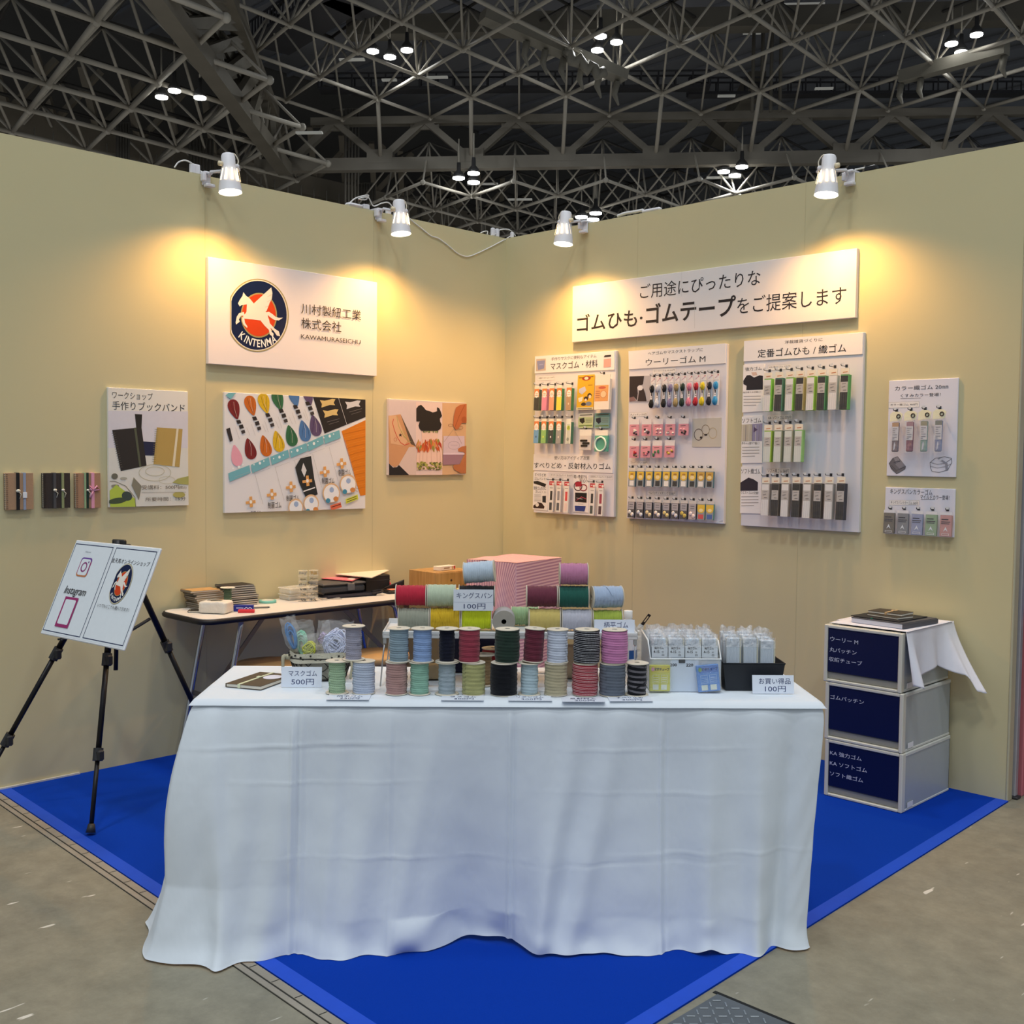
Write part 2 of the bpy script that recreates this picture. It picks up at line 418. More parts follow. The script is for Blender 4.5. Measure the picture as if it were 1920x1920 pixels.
for i, (z, c, h, lb) in enumerate([(.351, '20242c', .2, 'dark grey carton on the lowest shelf of the pink neighbouring rack'), (.741, '26408f', .16, 'blue carton on the second shelf of the pink neighbouring rack'),
                     (1.021, 'd5d9e2', .2, 'pale carton on the third shelf of the pink neighbouring rack'), (1.371, 'e8e8ec', .22, 'white carton on the fourth shelf of the pink neighbouring rack')]):
    t = thing('carton', lb, 'box', TR(3.0, .25, z), 'cartons in the neighbouring rack')
    b = MB(); b.box(0, 0, 0, .3, .3, h, bev=.004); b.build('body', mat(c, .6), t)
    b = MB(); b.box(-.001, -.001, h-.03, .301, .301, h+.002, bev=.002); b.build('lid', mat('b8bac2', .6), t)
# ------------------------------------------------------------------ exhibition hall roof
U2 = Vector((2.619, -.529, 0)); V2 = Vector((-.257, 2.481, 0))
steel = mat('b9b3a8', .55, .0, var=.15, scale=1.5, spec=.3)
dark = mat('5c5852', .6, var=.15, scale=1.5)
roof = bpy.data.objects.new('ceiling', None); COL.objects.link(roof); struct(roof)
def lattice(O, Z, cells, dz, name, r=.06, up=True, posts=None):
    """double-layer space frame: lower square grid, upper grid over the cell centres, four diagonals per lower node"""
    low = set(); b = MB(); b2 = MB(); b3 = MB()
    P = lambda i, j: Vector((O[0], O[1], Z))+U2*i+V2*j
    Q = lambda i, j: P(i+.5, j+.5)+Vector((0, 0, dz))
    for (i, j) in cells:
        for n in ((i, j), (i+1, j), (i, j+1), (i+1, j+1)): low.add(n)
    for (i, j) in low:
        if (i+1, j) in low: b.cyl(P(i, j), P(i+1, j), r, n=6)
        if (i, j+1) in low: b.cyl(P(i, j), P(i, j+1), r, n=6)
        b.sphere(P(i, j), r*1.7, 8, 5)
    cs = set(cells)
    for (i, j) in cs:
        for n in ((i, j), (i+1, j), (i, j+1), (i+1, j+1)): b2.cyl(P(*n), Q(i, j), r*.62, n=5)
        if (i+1, j) in cs: b3.cyl(Q(i, j), Q(i+1, j), r*.8, n=5)
        if (i, j+1) in cs: b3.cyl(Q(i, j), Q(i, j+1), r*.8, n=5)
    b3.build(name+'_upper_chords', mat('3f3d3b', .6), roof)  # shade on the upper layer put into the colour, darker than the other bars
    b.build(name+'_lower_chords', steel, roof); b2.build(name+'_web', steel, roof)
    return P
OA = (-21.83, 20.04); ZA = 13.0
cellsA = [(i, j) for i in range(-4, 11) for j in range(-9, 12) if j <= i and i+j > -6 and (i-j) < 7 and j > -6]
PA = lattice(OA, ZA, cellsA, 2.0, 'space_frame')
cellsC = [(i, j) for i in range(-12, 10) for j in range(-8, 16) if 0 <= (j-i) <= 9 and -4 < i+j < 14]
PC = lattice((-24.15, 22.26), 10.58, cellsC, 1.9, 'far_space_frame', .055)
OBx = (-25.61, 7.95)
cellsB = [(i, j) for i in range(-6, 5) for j in range(-7, 4) if i+j*.9 < 2.6 and i >= -3]
PB = lattice(OBx, 11.31, cellsB, 1.5, 'side_space_frame', .075)
# transverse girder: upper chord through the frame nodes, lower chord 1.5 m below, broad W webs
b = MB(); t0 = Vector((-24.849, 20.675, 13.0)); e = Vector((.767, .642, 0)); zb = 11.5
b.bar(t0-e*4, t0+e*24, .34, .26); lo0 = t0-e*6; b.bar(Vector((lo0.x, lo0.y, zb)), Vector(((t0+e*24).x, (t0+e*24).y, zb+.1)), .38, .42)
for k in range(-1, 8):
    top = t0+e*(3.17*k); l0 = t0+e*(3.17*k-1.55); l1 = t0+e*(3.17*k+1.62)
    l0.z = l1.z = zb+.15
    b.bar(top, l0, .3, .22); b.bar(top, l1, .3, .22)
    b.box(-.5, -.06, -.3, .5, .06, .12, 0, basis(top, e, Vector((-e.y, e.x, 0)), (0, 0, 1)))
    b.box(-.45, -.2, -.12, .45, .2, .35, 0, basis(l1, e, Vector((-e.y, e.x, 0)), (0, 0, 1)))
b.build('transverse_girder', mat('8a847a', .6, var=.2, scale=1.2), roof)
b = MB()
for k in range(-1, 8):       # long ties from the frame nodes in front down to the girder's lower nodes
    l1 = t0+e*(3.17*k+1.62); l1.z = zb+.2
    n = PA(k, k); b.cyl(n, l1, .07, n=6)
b.build('girder_ties', steel, roof)
# lengthwise girder running away from the viewer on the left
def at(u, v, z): return pl(u, v, 2, z)
g0, g1 = at(285, -20, 11.3), at(535, 318, 11.3)
b = MB(); b.bar(g0, g1, .46, .42)
u0, u1 = at(352, -20, 12.6), at(505, 250, 12.6); b.bar(u0, u1, .42, .4)
w0, w1 = at(420, -20, 12.9), at(512, 215, 12.9); b.bar(w0, w1, .42, .4)
for k in range(9):
    f = k/8; a = g0.lerp(g1, f); c = u0.lerp(u1, min(1, f+.02)); d = w0.lerp(w1, min(1, f+.06))
    b.bar(a, c, .2, .2); b.bar(a, d, .2, .2); b.bar(c, d, .16, .16)
    if k < 8: b.bar(a, u0.lerp(u1, f+.12), .2, .2); b.bar(a, w0.lerp(w1, f+.12), .18, .18)
b.build('lengthwise_girder', mat('7d776c', .6, var=.2, scale=1.2), roof)
# walkway beam, railing and pipes along the far side wall on the left
def ax(u, v, x): return pl(u, v, 0, x)
XB = -33.0
b = MB(); p0, p1 = ax(-30, 213, XB), ax(960, 436, XB); p0.z = p1.z = (p0.z+p1.z)/2
b.bar(p0, p1, .5, .75)
b2 = MB(); L = (p1-p0).length
for k in range(16):
    q0 = p0.lerp(p1, (k+.5)/16); b.bar(q0+Vector((0, 0, .3)), q0+Vector((1.2, -1.1, 2.0)), .22, .22); b.bar(q0+Vector((0, 0, .3)), q0+Vector((1.2, 1.1, 2.0)), .18, .18)
for k in range(40):
    q0 = p0.lerp(p1, k/40); b2.cyl(q0+Vector((1.0, 0, -2.3)), q0+Vector((1.0, 0, -.3)), .025, n=5)
for dz in (-.9, -1.5): b2.cyl(p0+Vector((1.0, 0, dz)), p1+Vector((1.0, 0, dz)), .025, n=5)
b.build('walkway_beam', mat('857d70', .6, var=.2, scale=1), roof); b2.build('walkway_railing', steel, roof)
b = MB()
for (u, v, n, du) in ((220, 232, 5, 5.2), (356, 262, 8, 6), (648, 205, 5, 6), (672, 345, 7, 5), (785, 370, 2, 5)):
    for k in range(n):
        q0 = ax(u+du*k, v, XB+2.2); b.cyl(q0-Vector((0, 0, 4)), q0, .05, n=6); b.sphere(q0, .05, 6, 4); b.cyl(q0, q0+Vector((-.8, 0, .15)), .05, n=6)
b.build('conduit_pipes', mat('8b877f', .45, .4), roof)
# roof deck and end walls of the hall
def deck_mat(h):
    m = mat(h, .8, var=.3, scale=.25, spec=.2).copy(); return m
b = MB(); b.add([(-60, -14, 17.5), (14, -14, 17.5), (30, 62, 17.5), (-60, 62, 17.5)], [(0, 1, 2, 3)])
for k in range(46): b.box(-60, -13+k*1.6, 17.36, 30, -12.9+k*1.6, 17.49)
b.build('roof_deck', mat('8c8e96', .8, var=.3, scale=.25), roof)
b = MB(); wd_ = Vector((-e.y, e.x, 0)); c0 = t0+wd_*26
for k in range(40):
    a = c0+e*(-26+k*1.6); b.box(0, 0, 0, 1.56, .2, 17.5, 0, basis((a.x, a.y, 0), e, wd_, (0, 0, 1)))
struct(b.build('wall_far', mat('767573', .8, var=.2, scale=.3)))
b = MB(); b.box(-36, -30, 0, -35.6, 60, 17.5)
struct(b.build('wall_side', mat('5b5854', .8, var=.3, scale=.3)))
# service walkways, cable trays and duct hung in the roof
b = MB()
for (ua, va, ub, vb, z, w) in ((600, 170, 1330, 165, 13.9, .5), (1290, 178, 1920, 176, 14.0, .5), (640, 20, 820, -40, 14.6, 1.6), (500, 90, 640, 0, 14.6, 1.6)):
    a, c = at(ua, va, z), at(ub, vb, z); b.bar(a, c, w, .1); d = (c-a).normalized(); n = Vector((-d.y, d.x, 0))
    for sgn in (-1, 1):
        b.bar(a+n*sgn*w/2+Vector((0, 0, .5)), c+n*sgn*w/2+Vector((0, 0, .5)), .05, .05)
        for k in range(24): q0 = a.lerp(c, k/23)+n*sgn*w/2; b.bar(q0, q0+Vector((0, 0, .5)), .04, .04)
b.build('cable_trays', mat('45454a', .6, var=.2), roof)
b = MB(); a, c = at(905, 28, 13.6), at(1170, 145, 12.6); b.bar(a, c, .5, .3)
pts = [at(1060, 90, 13.0).lerp(at(1135, 128, 12.5), k/11)+Vector((0, 0, .14*math.sin(k*1.9)-.2)) for k in range(12)]
b.tube(pts, .15, 8)
for k in range(6):
    q0 = a.lerp(c, .3+k*.13)-Vector((0, 0, .2)); b.tube([q0, q0-Vector((.1, 0, .35)), q0-Vector((-.06, 0, .7))], [.1, .09, .03], 6)
a, c = at(1690, 145, 12.9), at(1888, 90, 12.9); b.bar(a, c, .35, .35)
for f in (.0, .2, .98):
    q0 = a.lerp(c, f)-Vector((0, 0, .2)); b.tube([q0, q0-Vector((.05, 0, .35)), q0-Vector((-.06, 0, .6))], [.1, .09, .03], 6)
b.build('air_duct', mat('8d897f', .5, var=.1), roof)
a = at(1490, 35, 15.0); b = MB(); b.bar(a+e*(-14), a+e*22, .6, .6); a = at(1420, 150, 14.6); b.bar(a, a+Vector((-1, 1, 0))*8, .6, .6)
q0 = at(1412, 140, 14.0)
for k in range(4): b.cyl(q0+Vector((k*.22, k*.2, -1.2)), q0+Vector((k*.22, k*.2, 2.4)), .06, n=6)
b.build('roof_beams', mat('6a665e', .6, var=.2, scale=1), roof)
# lit strips and small fittings between the bars
b = MB()
for (u, v, z, l) in ((1500, 8, 16.5, 1.6), (1410, 62, 16.0, .6), (660, 112, 13.8, .8), (730, 150, 14, .5), (820, 145, 14, .7), (1296, 165, 13.9, .5), (1362, 180, 13.9, .6), (1545, 166, 13.9, .6), (580, 249, 11, .8), (905, 345, 12.0, 1.2), (975, 374, 10.9, .9), (1357, 333, 11.3, 1.2)):
    q0 = at(u, v, z); b.bar(q0-e*l/2, q0+e*l/2, .16, .05)
b.build('light_fittings', mat('b9b9b2', .4, emit=0.25), roof)
# high-bay lamps
LENS = mat('fdfdf6', .4, var=0, emit=14)
hous = mat('5d5d5f', .4, .5)
places = [('left', 'above the left booth wall', [(303, 181), (327, 169), (375, 182)], 11.2), ('upper left centre', 'in the roof left of centre', [(699, 95), (731, 106), (763, 93)], 13.6),
          ('upper right centre', 'in the roof right of centre', [(1126, 67), (1156, 78), (1120, 93)], 13.6), ('far right', 'at the far upper right', [(1784, 81), (1831, 64), (1802, 97)], 13.3),
          ('below the girder', 'just under the pale girder, centre', [(860, 333), (888, 324), (888, 341)], 10.9), ('right of the girder', 'under the girder right of centre', [(1357, 321), (1391, 312), (1378, 328)], 11.2),
          ('behind the right spotlight', 'low behind the right wall edge', [(1090, 406), (1117, 399), (1112, 411)], 10.3)]
for nm, where, pts, z in places:
    order = sorted(range(3), key=lambda k: pts[k][0]); rank = {order[0]: 'left', order[1]: 'middle', order[2]: 'right'}
    for k, (u, v) in enumerate(pts):
        q0 = at(u, v, z); dd = (q0-CAM).dot(FW); r = 11.5*dd/F_PX
        t = thing('high_bay_lamp', 'glowing round high-bay lamp, %s one of the trio %s' % (rank[k], where), 'ceiling lamp', TR(*q0), 'high-bay lamps in the hall roof')
        b = MB(); b.lathe([(r, 0), (r*1.02, .06), (r*.8, .14), (r*.35, .24), (r*.3, .5)], 16); b.build('housing', hous, t)
        b = MB(); b.lathe([(r*.97, -.045), (r*.99, .0)], 18, smooth=False); b.build('lens', LENS, t)
        b = MB(); b.cyl((0, 0, .5), (0, 0, 1.3), .025, n=6); b.build('hanger', steel, t)
    q0 = at(*pts[order[1]], z); hall_lamp_or_fill(q0.x, q0.y, q0.z-.06, 60, 2*r)
# ------------------------------------------------------------------ boards on the walls
class Board:
    def __init__(s, name, label, cat, w, corners, th=.02, face='f1eeec', edge=None, group=None, rough=.6):
        ps = [wl(w, u, v, th) for u, v in corners]
        a0 = (ps[0][0]+ps[3][0])/2; a1 = (ps[1][0]+ps[2][0])/2; z1 = (ps[0][1]+ps[1][1])/2; z0 = (ps[2][1]+ps[3][1])/2
        s.w, s.th, s.c = w, th, ((a0+a1)/2, (z0+z1)/2); s.hw, s.hh = (a1-a0)/2, (z1-z0)/2
        s.o = thing(name, label, cat, WF[w] @ TR(*s.c, 0), group)
        b = MB(); b.box(-s.hw, -s.hh, .0005, s.hw, s.hh, th, bev=.0015)
        b.build('panel', mat(face, rough, var=.015, scale=6), s.o)
    def px(s, u, v, n=None):
        p = wl(s.w, u, v, s.th if n is None else n); return (p[0]-s.c[0], p[1]-s.c[1])
    def flat(s, ox=0, oy=0, k=1.0, lift=.0006):
        return Flat(lambda x, y: s.px(ox+x/k, oy+y/k), s.th+lift)
def pegasus(f, P):
    """round badge with a flat left side, orange sun and a leaping winged horse; P maps badge units to the surface"""
    def T(pts): return [P(*q) for q in pts]
    def disc(cx, cy, rx, ry, cut, m):
        pts = []
        for i in range(60):
            t = 2*math.pi*i/60; x = cx+rx*math.cos(t); pts.append((max(x, cut), cy+ry*math.sin(t)))
        f.poly(T(pts), m, True)
    gold = mat('b5a56a', .45, .3, var=.05); f.lay()
    disc(592, 1030, 663, 775, 10, gold); f.lay(); disc(592, 1030, 640, 752, 24, 'efe6d2'); f.lay(); disc(592, 1030, 618, 730, 40, mat('0e1c45', .25, var=.05)); f.lay()
    f.poly(T([(620+385*math.cos(2*math.pi*i/40), 1030+475*math.sin(2*math.pi*i/40)) for i in range(40)]), gold, True); f.lay()
    f.poly(T([(620+358*math.cos(2*math.pi*i/40), 1030+445*math.sin(2*math.pi*i/40)) for i in range(40)]), mat('d8430c', .35, var=.05), True); f.lay()
    body = [[(290, 540), (340, 610), (430, 680), (510, 780), (545, 770), (700, 640), (760, 860), (760, 950), (800, 1010), (830, 1130), (660, 1140), (500, 1120), (300, 1100), (280, 1060), (355, 960), (365, 800), (250, 815), (215, 845), (175, 780), (215, 700), (270, 620)],
            [(300, 960), (200, 985), (150, 1060), (125, 1180), (135, 1225), (215, 1165), (195, 1120), (240, 1040), (320, 1040)],
            [(265, 1060), (310, 1100), (325, 1190), (375, 1265), (370, 1300), (290, 1225), (265, 1150)],
            [(520, 770), (880, 440), (905, 560), (890, 690), (850, 760), (815, 850), (780, 940), (740, 955), (600, 960)],
            [(760, 970), (830, 955), (900, 1000), (970, 1060), (1040, 1085), (1130, 1080), (1040, 1140), (950, 1130), (870, 1080), (800, 1020)],
            [(640, 1090), (830, 1100), (850, 1200), (960, 1320), (1040, 1370), (1070, 1475), (1000, 1460), (930, 1360), (860, 1290), (890, 1380), (930, 1420), (920, 1485), (850, 1440), (830, 1340), (740, 1250), (660, 1150)]]
    for q in body: f.poly(T(q), 'f2e9dc', True)
    f.lay()
    for (x0, y0, x1, y1) in ((800, 640, 890, 590), (790, 750, 880, 700), (750, 860, 830, 830)): f.line(T([(x0, y0), (x1, y1)]), .0012, 'bfae93', True)
    k = (P(100, 0)[0]-P(0, 0)[0])/100
    for ch, X, Y, an in (('K', 262, 1464, -36), ('I', 335, 1526, -28), ('N', 415, 1571, -20), ('T', 520, 1608, -9), ('E', 612, 1626, 0), ('N', 715, 1624, 6), ('M', 830, 1592, 16), ('A', 930, 1538, 26)):
        q = P(X, Y); f.text_at(ch, q[0], q[1], 146*k, math.radians(an), mat('fbfaf6', .4, var=0), .015, .78)
# company sign
B = Board('sign_board', 'large white company sign with round winged-horse badge on the left wall', 'sign', 'L', [(390, 483), (708, 528), (706, 705), (391, 682)], .024, 'efe6e4')
f = B.flat(380, 460, 3.556)
pegasus(f, lambda x, y: B.px(430+x/11.29, 500+y/11.29))
f.lay(); f.text('川村製紐工業', 655, 455, 1053, 435, INK); f.text('株式会社', 655, 553, 922, 512, INK); f.text('KAWAMURASEICHU', 653, 622, 1050, 633, INK)
f.build('lettering_and_badge', B.o)
# workshop poster
B = Board('poster', 'workshop poster with a dark and a tan notebook pictured, on the left wall', 'poster', 'L', [(201, 727), (352, 733), (354, 948), (205, 951)], .014, 'e6e3da')
f = B.flat(0, 640, 4); f.clip = (-B.hw, -B.hh, B.hw, B.hh)
f.text('ワークショップ', 842, 428, 1145, 390, '55504a'); f.text('手作りブックバンド', 842, 512, 1385, 470, '2f2c2a'); f.lay()
f.poly([(808, 520), (1410, 525), (1408, 800), (812, 800)], 'd6d4dc'); f.poly([(812, 800), (1408, 800), (1414, 1228), (822, 1243)], 'dcdbd2'); f.lay()
f.poly([(1010, 545), (1065, 548), (1060, 660), (1022, 660)], '24221f'); f.poly([(1065, 750), (1165, 757), (1165, 858), (1065, 855)], '1f2444'); f.lay()
f.poly([(840, 665), (1060, 645), (1098, 932), (905, 973)], '2b2725'); f.poly([(1175, 645), (1368, 658), (1345, 943), (1150, 922)], 'b79a55'); f.lay()
f.poly([(1003, 648), (1020, 646), (1058, 940), (1043, 944)], '565a45'); f.poly([(1322, 655), (1338, 656), (1308, 940), (1290, 938)], 'e4d9bb')
for i in range(16): y = 690+i*17; f.line([(836+i*3.6, y), (862+i*3.6, y-3)], .0015, '6a655c')
for i in range(16): y = 660+i*16; f.line([(1160-i*1.4, y), (1186-i*1.4, y+2)], .0015, '8a7b50')
f.ring(1160, 985, 120, 62, .002, 'b9b598'); f.ring(1160, 975, 70, 34, .002, 'b9b598'); f.ring(1250, 1040, 60, 28, .0015, 'c3bfa6')
f.ell(858, 1012, 24, 22, '6a6a5c'); f.ell(925, 1028, 26, 10, 'a9a99a'); f.ell(862, 1085, 30, 12, '8e8a78')
f.poly([(985, 1080), (1000, 1020), (1060, 1085), (1040, 1190)], '85826f'); f.poly([(1290, 1060), (1330, 1030), (1412, 1010), (1412, 1075), (1340, 1070)], 'a8a860'); f.lay()
f.poly([(820, 1120), (870, 1075), (1010, 1180), (1020, 1240), (825, 1242)], 'b3c74c'); f.lay()
f.ell(880, 1195, 72, 22, '44513a', rot=-.15); f.ell(950, 1160, 40, 34, '3c4a44', rot=.4); f.ell(1340, 1150, 46, 22, 'b1a95d')
f.line([(822, 1050), (860, 1050), (940, 1085), (1010, 1170), (1015, 1240)], .0025, '6f6f60')
f.lay(); f.text('受講料：500円', 1060, 1112, 1340, 1076, '5b5650'); f.text('(税込)', 1343, 1110, 1395, 1082, '6b665f'); f.text('所要時間：15分', 1088, 1200, 1390, 1164, '5b5650')
f.line([(1060, 1132), (1390, 1130)], .002, '9a958b')
f.build('printed_picture', B.o)
# product photograph
B = Board('photo_panel', 'product photo panel of coloured elastic skeins and packets on the left wall', 'picture', 'L', [(418, 736), (687, 748), (684, 950), (424, 966)], .018, 'e2e2e4')
f = B.flat(380, 460, 3.556); f.clip = (-B.hw, -B.hh, B.hw, B.hh)
f.lay(); f.poly([(735, 1010), (1085, 1025), (1085, 1145), (960, 1195), (812, 1255)], '201d1e'); f.poly([(925, 1240), (1085, 1165), (1085, 1665), (1050, 1670)], 'd97c12'); f.lay()
for k in range(18):
    y = 1225+k*24; f.line([(930+k*6, y+10), (1010, y-6), (1082, y-22)], .0014, 'b3600b' if k % 2 else 'ea9a3a')
f.line([(905, 1020), (960, 1195)], .002, 'd8d6d6')
for (x, y, c) in ((832, 1050, 'd9be7c'), (852, 1118, 'd9be7c'), (1000, 1060, 'cfcfd3')):
    f.poly([(x-52, y-18), (x-20, y-14), (x, y-18), (x+30, y-26), (x+52, y-24), (x+40, y), (x+50, y+16), (x+15, y+14), (x-10, y+22), (x-42, y+32), (x-38, y+8)], c)
for (x, y) in ((870, 1172), (1020, 1105)): f.line([(x-42, y+6), (x+40, y-16)], .0022, '777170'); f.line([(x-30, y+22), (x+36, y+2)], .0018, '777170')
cols = [('7a1f22', 205, 1090, 318, 1360), ('c9691c', 315, 1065, 420, 1340), ('d9b31f', 405, 1050, 505, 1310), ('2f6b45', 497, 1030, 592, 1273), ('4a78b0', 598, 1010, 680, 1240), ('5b4a6f', 690, 1000, 752, 1205)]
for i, (c, x0, y0, x1, y1) in enumerate(cols):
    d = mat(c, .5, var=.15, scale=90)
    def drop(tx, ty, bx, by, w):
        out = []; L = math.hypot(bx-tx, by-ty); dx, dy = (bx-tx)/L, (by-ty)/L
        for q in range(26):
            th = 2*math.pi*q/26; a_ = (1-math.cos(th))/2; r_ = w*math.sin(th)*(.32+.68*a_**.8); out.append((tx+dx*L*a_-dy*r_, ty+dy*L*a_+dx*r_))
        return out
    if y0 > 1020: f.poly(drop(x0+26, y0+70, x0-14, y0-62, 50), d)
    else: f.poly(drop(x0+30, y0+66, x0-6, y0-70, 48), d)
    f.poly(drop(x1-22, y1-74, x1+14, y1+66, 50), d)
f.poly(drop(208, 1330, 238, 1472, 48), 'e5a3b5')
f.lay()
for i, (c, x0, y0, x1, y1) in enumerate(cols):
    for q in (-18, 0, 18):
        f.line([(x1-8, y1-60), (x1+q+4, y1-10), (x1+q*1.4+4, y1+42)], .0011, 'f0e8e0' if q == 0 else '30252a')
        if y0 > 1020: f.line([(x0+q, y0-46), (x0+q*.7+6, y0), (x0+22, y0+56)], .0011, '30252a' if q else 'e8d8c8')
    mx, my = (x0+x1)/2, (y0+y1)/2
    f.poly([(mx-40, my-58), (mx-14, my-62), (mx-4, my-40), (mx-30, my-34)], '262124'); f.poly([(mx-22, my-24), (mx+4, my-32), (mx+12, my-8), (mx-14, my)], '2e2a2c')
    f.poly([(mx-8, my+12), (mx+16, my+4), (mx+22, my+24), (mx, my+32)], '3a3638'); f.line([(mx-44, my-10), (mx-18, my+66)], .0012, 'b5b3b6'); f.line([(mx+30, my-10), (mx+52, my+40)], .0012, 'b5b3b6')
f.poly([(155, 1225), (180, 1215), (200, 1300), (180, 1310)], '2e2a2c')
f.lay()
tops = [(165, 1520, 312, 1465), (316, 1464, 442, 1412), (446, 1410, 570, 1362), (572, 1362, 692, 1318), (690, 1318, 800, 1270), (800, 1268, 912, 1232)]
for i, (xa, ya, xb, yb) in enumerate(tops): f.poly([(xa+3, ya), (xb-3, yb), (xb+6, yb+52), (xa+14, ya+56)], '72b3bf')
f.poly([(150, 1000), (170, 985), (220, 985), (185, 1025)], '72b3bf'); f.lay()
pk_ = [(300, 1526, 0), (440, 1500, 1), (570, 1460, 2), (690, 1415, 3), (800, 1370, 4), (905, 1320, 5)]
for i, (x, y, k) in enumerate(pk_):
    f.ell(x-65+4, y-48, 8, 10, 'eef6f6'); f.ell(x-100, y-38, 4, 5, 'eef6f6'); f.ell(x-35, y-62, 4, 5, 'eef6f6')
    if k == 3: f.poly([(615, 1480), (650, 1420), (720, 1405), (742, 1560), (765, 1660), (690, 1690), (640, 1580)], '23282a'); f.lay(); f.poly([(668, 1450), (655, 1500), (675, 1545), (690, 1500)], 'dcdcdc')
    for m in (mat('f0f0f0', .4, var=0),):
        f.line([(x-90, y+20), (x+10, y-16)], .0012, 'b4b4b6'); f.line([(x+40, y-25), (x+100, y+200)], .0013, 'a9a9ab')
f.lay()
for (x, y) in ((316, 1710), (456, 1660), (583, 1610), (692, 1570), (808, 1510), (920, 1455)):
    f.poly([(x-8, y-34), (x+10, y-36), (x+16, y+32), (x-4, y+36)], 'dca35e'); f.poly([(x-32, y-2), (x+32, y-12), (x+34, y+8), (x-30, y+16)], 'dca35e'); f.lay(); f.ell(x+2, y, 9, 12, 'f1ede4')
for (x0, y0, x1, y1) in ((316, 1790, 385, 1765), (430, 1765, 520, 1705), (553, 1715, 640, 1660), (790, 1600, 874, 1545), (900, 1548, 982, 1490)):
    f.text('制菌ゴム', x0, y0-10, x1, y1+4, '3a3538', .01)
f.line([(668, 1640), (742, 1615)], .006, 'e8e8e8')
for (x, y, r) in ((718, 1720, 52), (852, 1650, 58), (963, 1590, 56), (614, 1745, 50)):
    f.ell(x, y, r, r*1.15, 'd9b58c'); f.lay(); f.ell(x, y+4, r-7, r*1.15-8, 'eceef0'); f.lay(); f.ell(x+2, y-20, 15, 18, '9db4d6')
    if y < 1735: f.ell(x-22, y+52, 15, 16, '3f8cab'); f.ell(x+30, y+40, 17, 16, 'cf8a4a')
f.poly([(842, 1735), (912, 1712), (920, 1745), (850, 1768)], 'd96a4a'); f.poly([(945, 1692), (1025, 1660), (1030, 1692), (950, 1722)], 'd4d64a')
f.lay(); f.line([(852, 1745), (910, 1726)], .003, '3a2020'); f.line([(955, 1696), (1018, 1672)], .003, '3a3a20'); f.line([(955, 1710), (1018, 1686)], .003, '3a3a20')
f.build('printed_picture', B.o)
# craft photograph
B = Board('photo_panel', 'smaller photo panel with wristband, black blouse and gift box on the left wall', 'picture', 'L', [(726, 749), (874, 754), (873, 888), (730, 893)], .018, 'd9cbc8')
f = B.flat(720, 740, 12); f.clip = (-B.hw, -B.hh, B.hw, B.hh)
f.poly([(80, 135), (720, 170), (720, 1810), (105, 1820)], 'd3c3c4'); f.poly([(720, 170), (1310, 185), (1310, 1805), (720, 1810)], 'e2cbc6'); f.poly([(1310, 185), (1850, 195), (1850, 1780), (1310, 1805)], 'd3ac84'); f.lay()
f.poly([(95, 480), (370, 440), (720, 1170), (560, 1180), (330, 1580), (240, 1640), (110, 1560)], 'c9966c'); f.poly([(370, 440), (720, 1170), (600, 1110)], '5a4a3c'); f.lay()
f.poly([(100, 470), (280, 470), (520, 1050), (450, 1150), (150, 1100)], 'd8ad86'); f.poly([(110, 1550), (200, 1640), (290, 1630), (340, 1570), (570, 1815), (110, 1820)], '1b1a20')
f.poly([(330, 1580), (560, 1180), (720, 1170), (720, 1800), (570, 1815)], 'd4bfb8'); f.lay()
f.line([(210, 550), (185, 640), (230, 800), (290, 950), (370, 1080), (460, 1135), (560, 1100)], .0038, 'cf4a38'); f.line([(280, 480), (330, 720), (420, 900), (560, 1060), (600, 1060)], .0028, 'a9a85e')
f.poly([(330, 900), (350, 895), (362, 870), (376, 893), (400, 897), (382, 915), (388, 945), (362, 928), (338, 946), (345, 918)], '2a1716')
f.ring(420, 840, 45, 25, .0016, 'b9b85f'); f.ring(470, 930, 40, 28, .0016, 'b9b85f'); f.ring(250, 1010, 30, 38, .0016, 'b04a30')
blk = '221d1c'
f.poly([(722, 310), (770, 250), (830, 228), (880, 275), (940, 350), (1010, 365), (1090, 400), (1140, 390), (1190, 370), (1185, 280), (1240, 310), (1275, 390), (1300, 480), (1250, 540), (1260, 610), (1290, 670), (1265, 770), (1200, 815), (840, 815), (790, 760), (772, 690), (800, 600), (770, 605), (722, 600)], blk)
f.poly([(840, 830), (1200, 830), (1205, 990), (1250, 1060), (1300, 1250), (1310, 1640), (1250, 1700), (730, 1690), (722, 1500), (740, 1250), (810, 1080), (850, 990)], 'e9c7b8'); f.lay()
random.seed(3)
for k in range(34):
    x = 850+random.random()*345; f.poly([(x, 820), (x+22, 815), (x+15, 850+random.random()*25)], random.choice(['5b6340', '7c8250', 'a3a06a']))
for k in range(60):
    x = 745+random.random()*530; y = 1040+random.random()*180; w = 16+random.random()*26; cx = 1020; x2 = x+(x-cx)*.18
    f.poly([(x-w, y), (x, y-60), (x+w, y), (x2+w*.4, y+100)], random.choice(['c2521f', 'd77a3a', 'b33f2a', 'c79a45', 'd98b6a', '8f8a3e']))
for k in range(90):
    x = 735+random.random()*560; y = 1520+random.random()*170; r = 12+random.random()*26; f.ell(x, y, r, r*.8, random.choice(['8d8c3a', 'a6a64a', '6a6f35', 'b9b56a', '5a5f34']), 7)
for x in (800, 870, 960, 1050, 1180, 1250): f.line([(1020+(x-1020)*.7, 1000), (x, 1300), (x+(x-1020)*.08, 1690)], .0012, 'b98a76')
f.poly([(1330, 930), (1800, 930), (1810, 1330), (1320, 1330)], 'd0bcc8'); f.poly([(1315, 1330), (1790, 1335), (1690, 1570), (1315, 1580)], '9a7686'); f.lay()
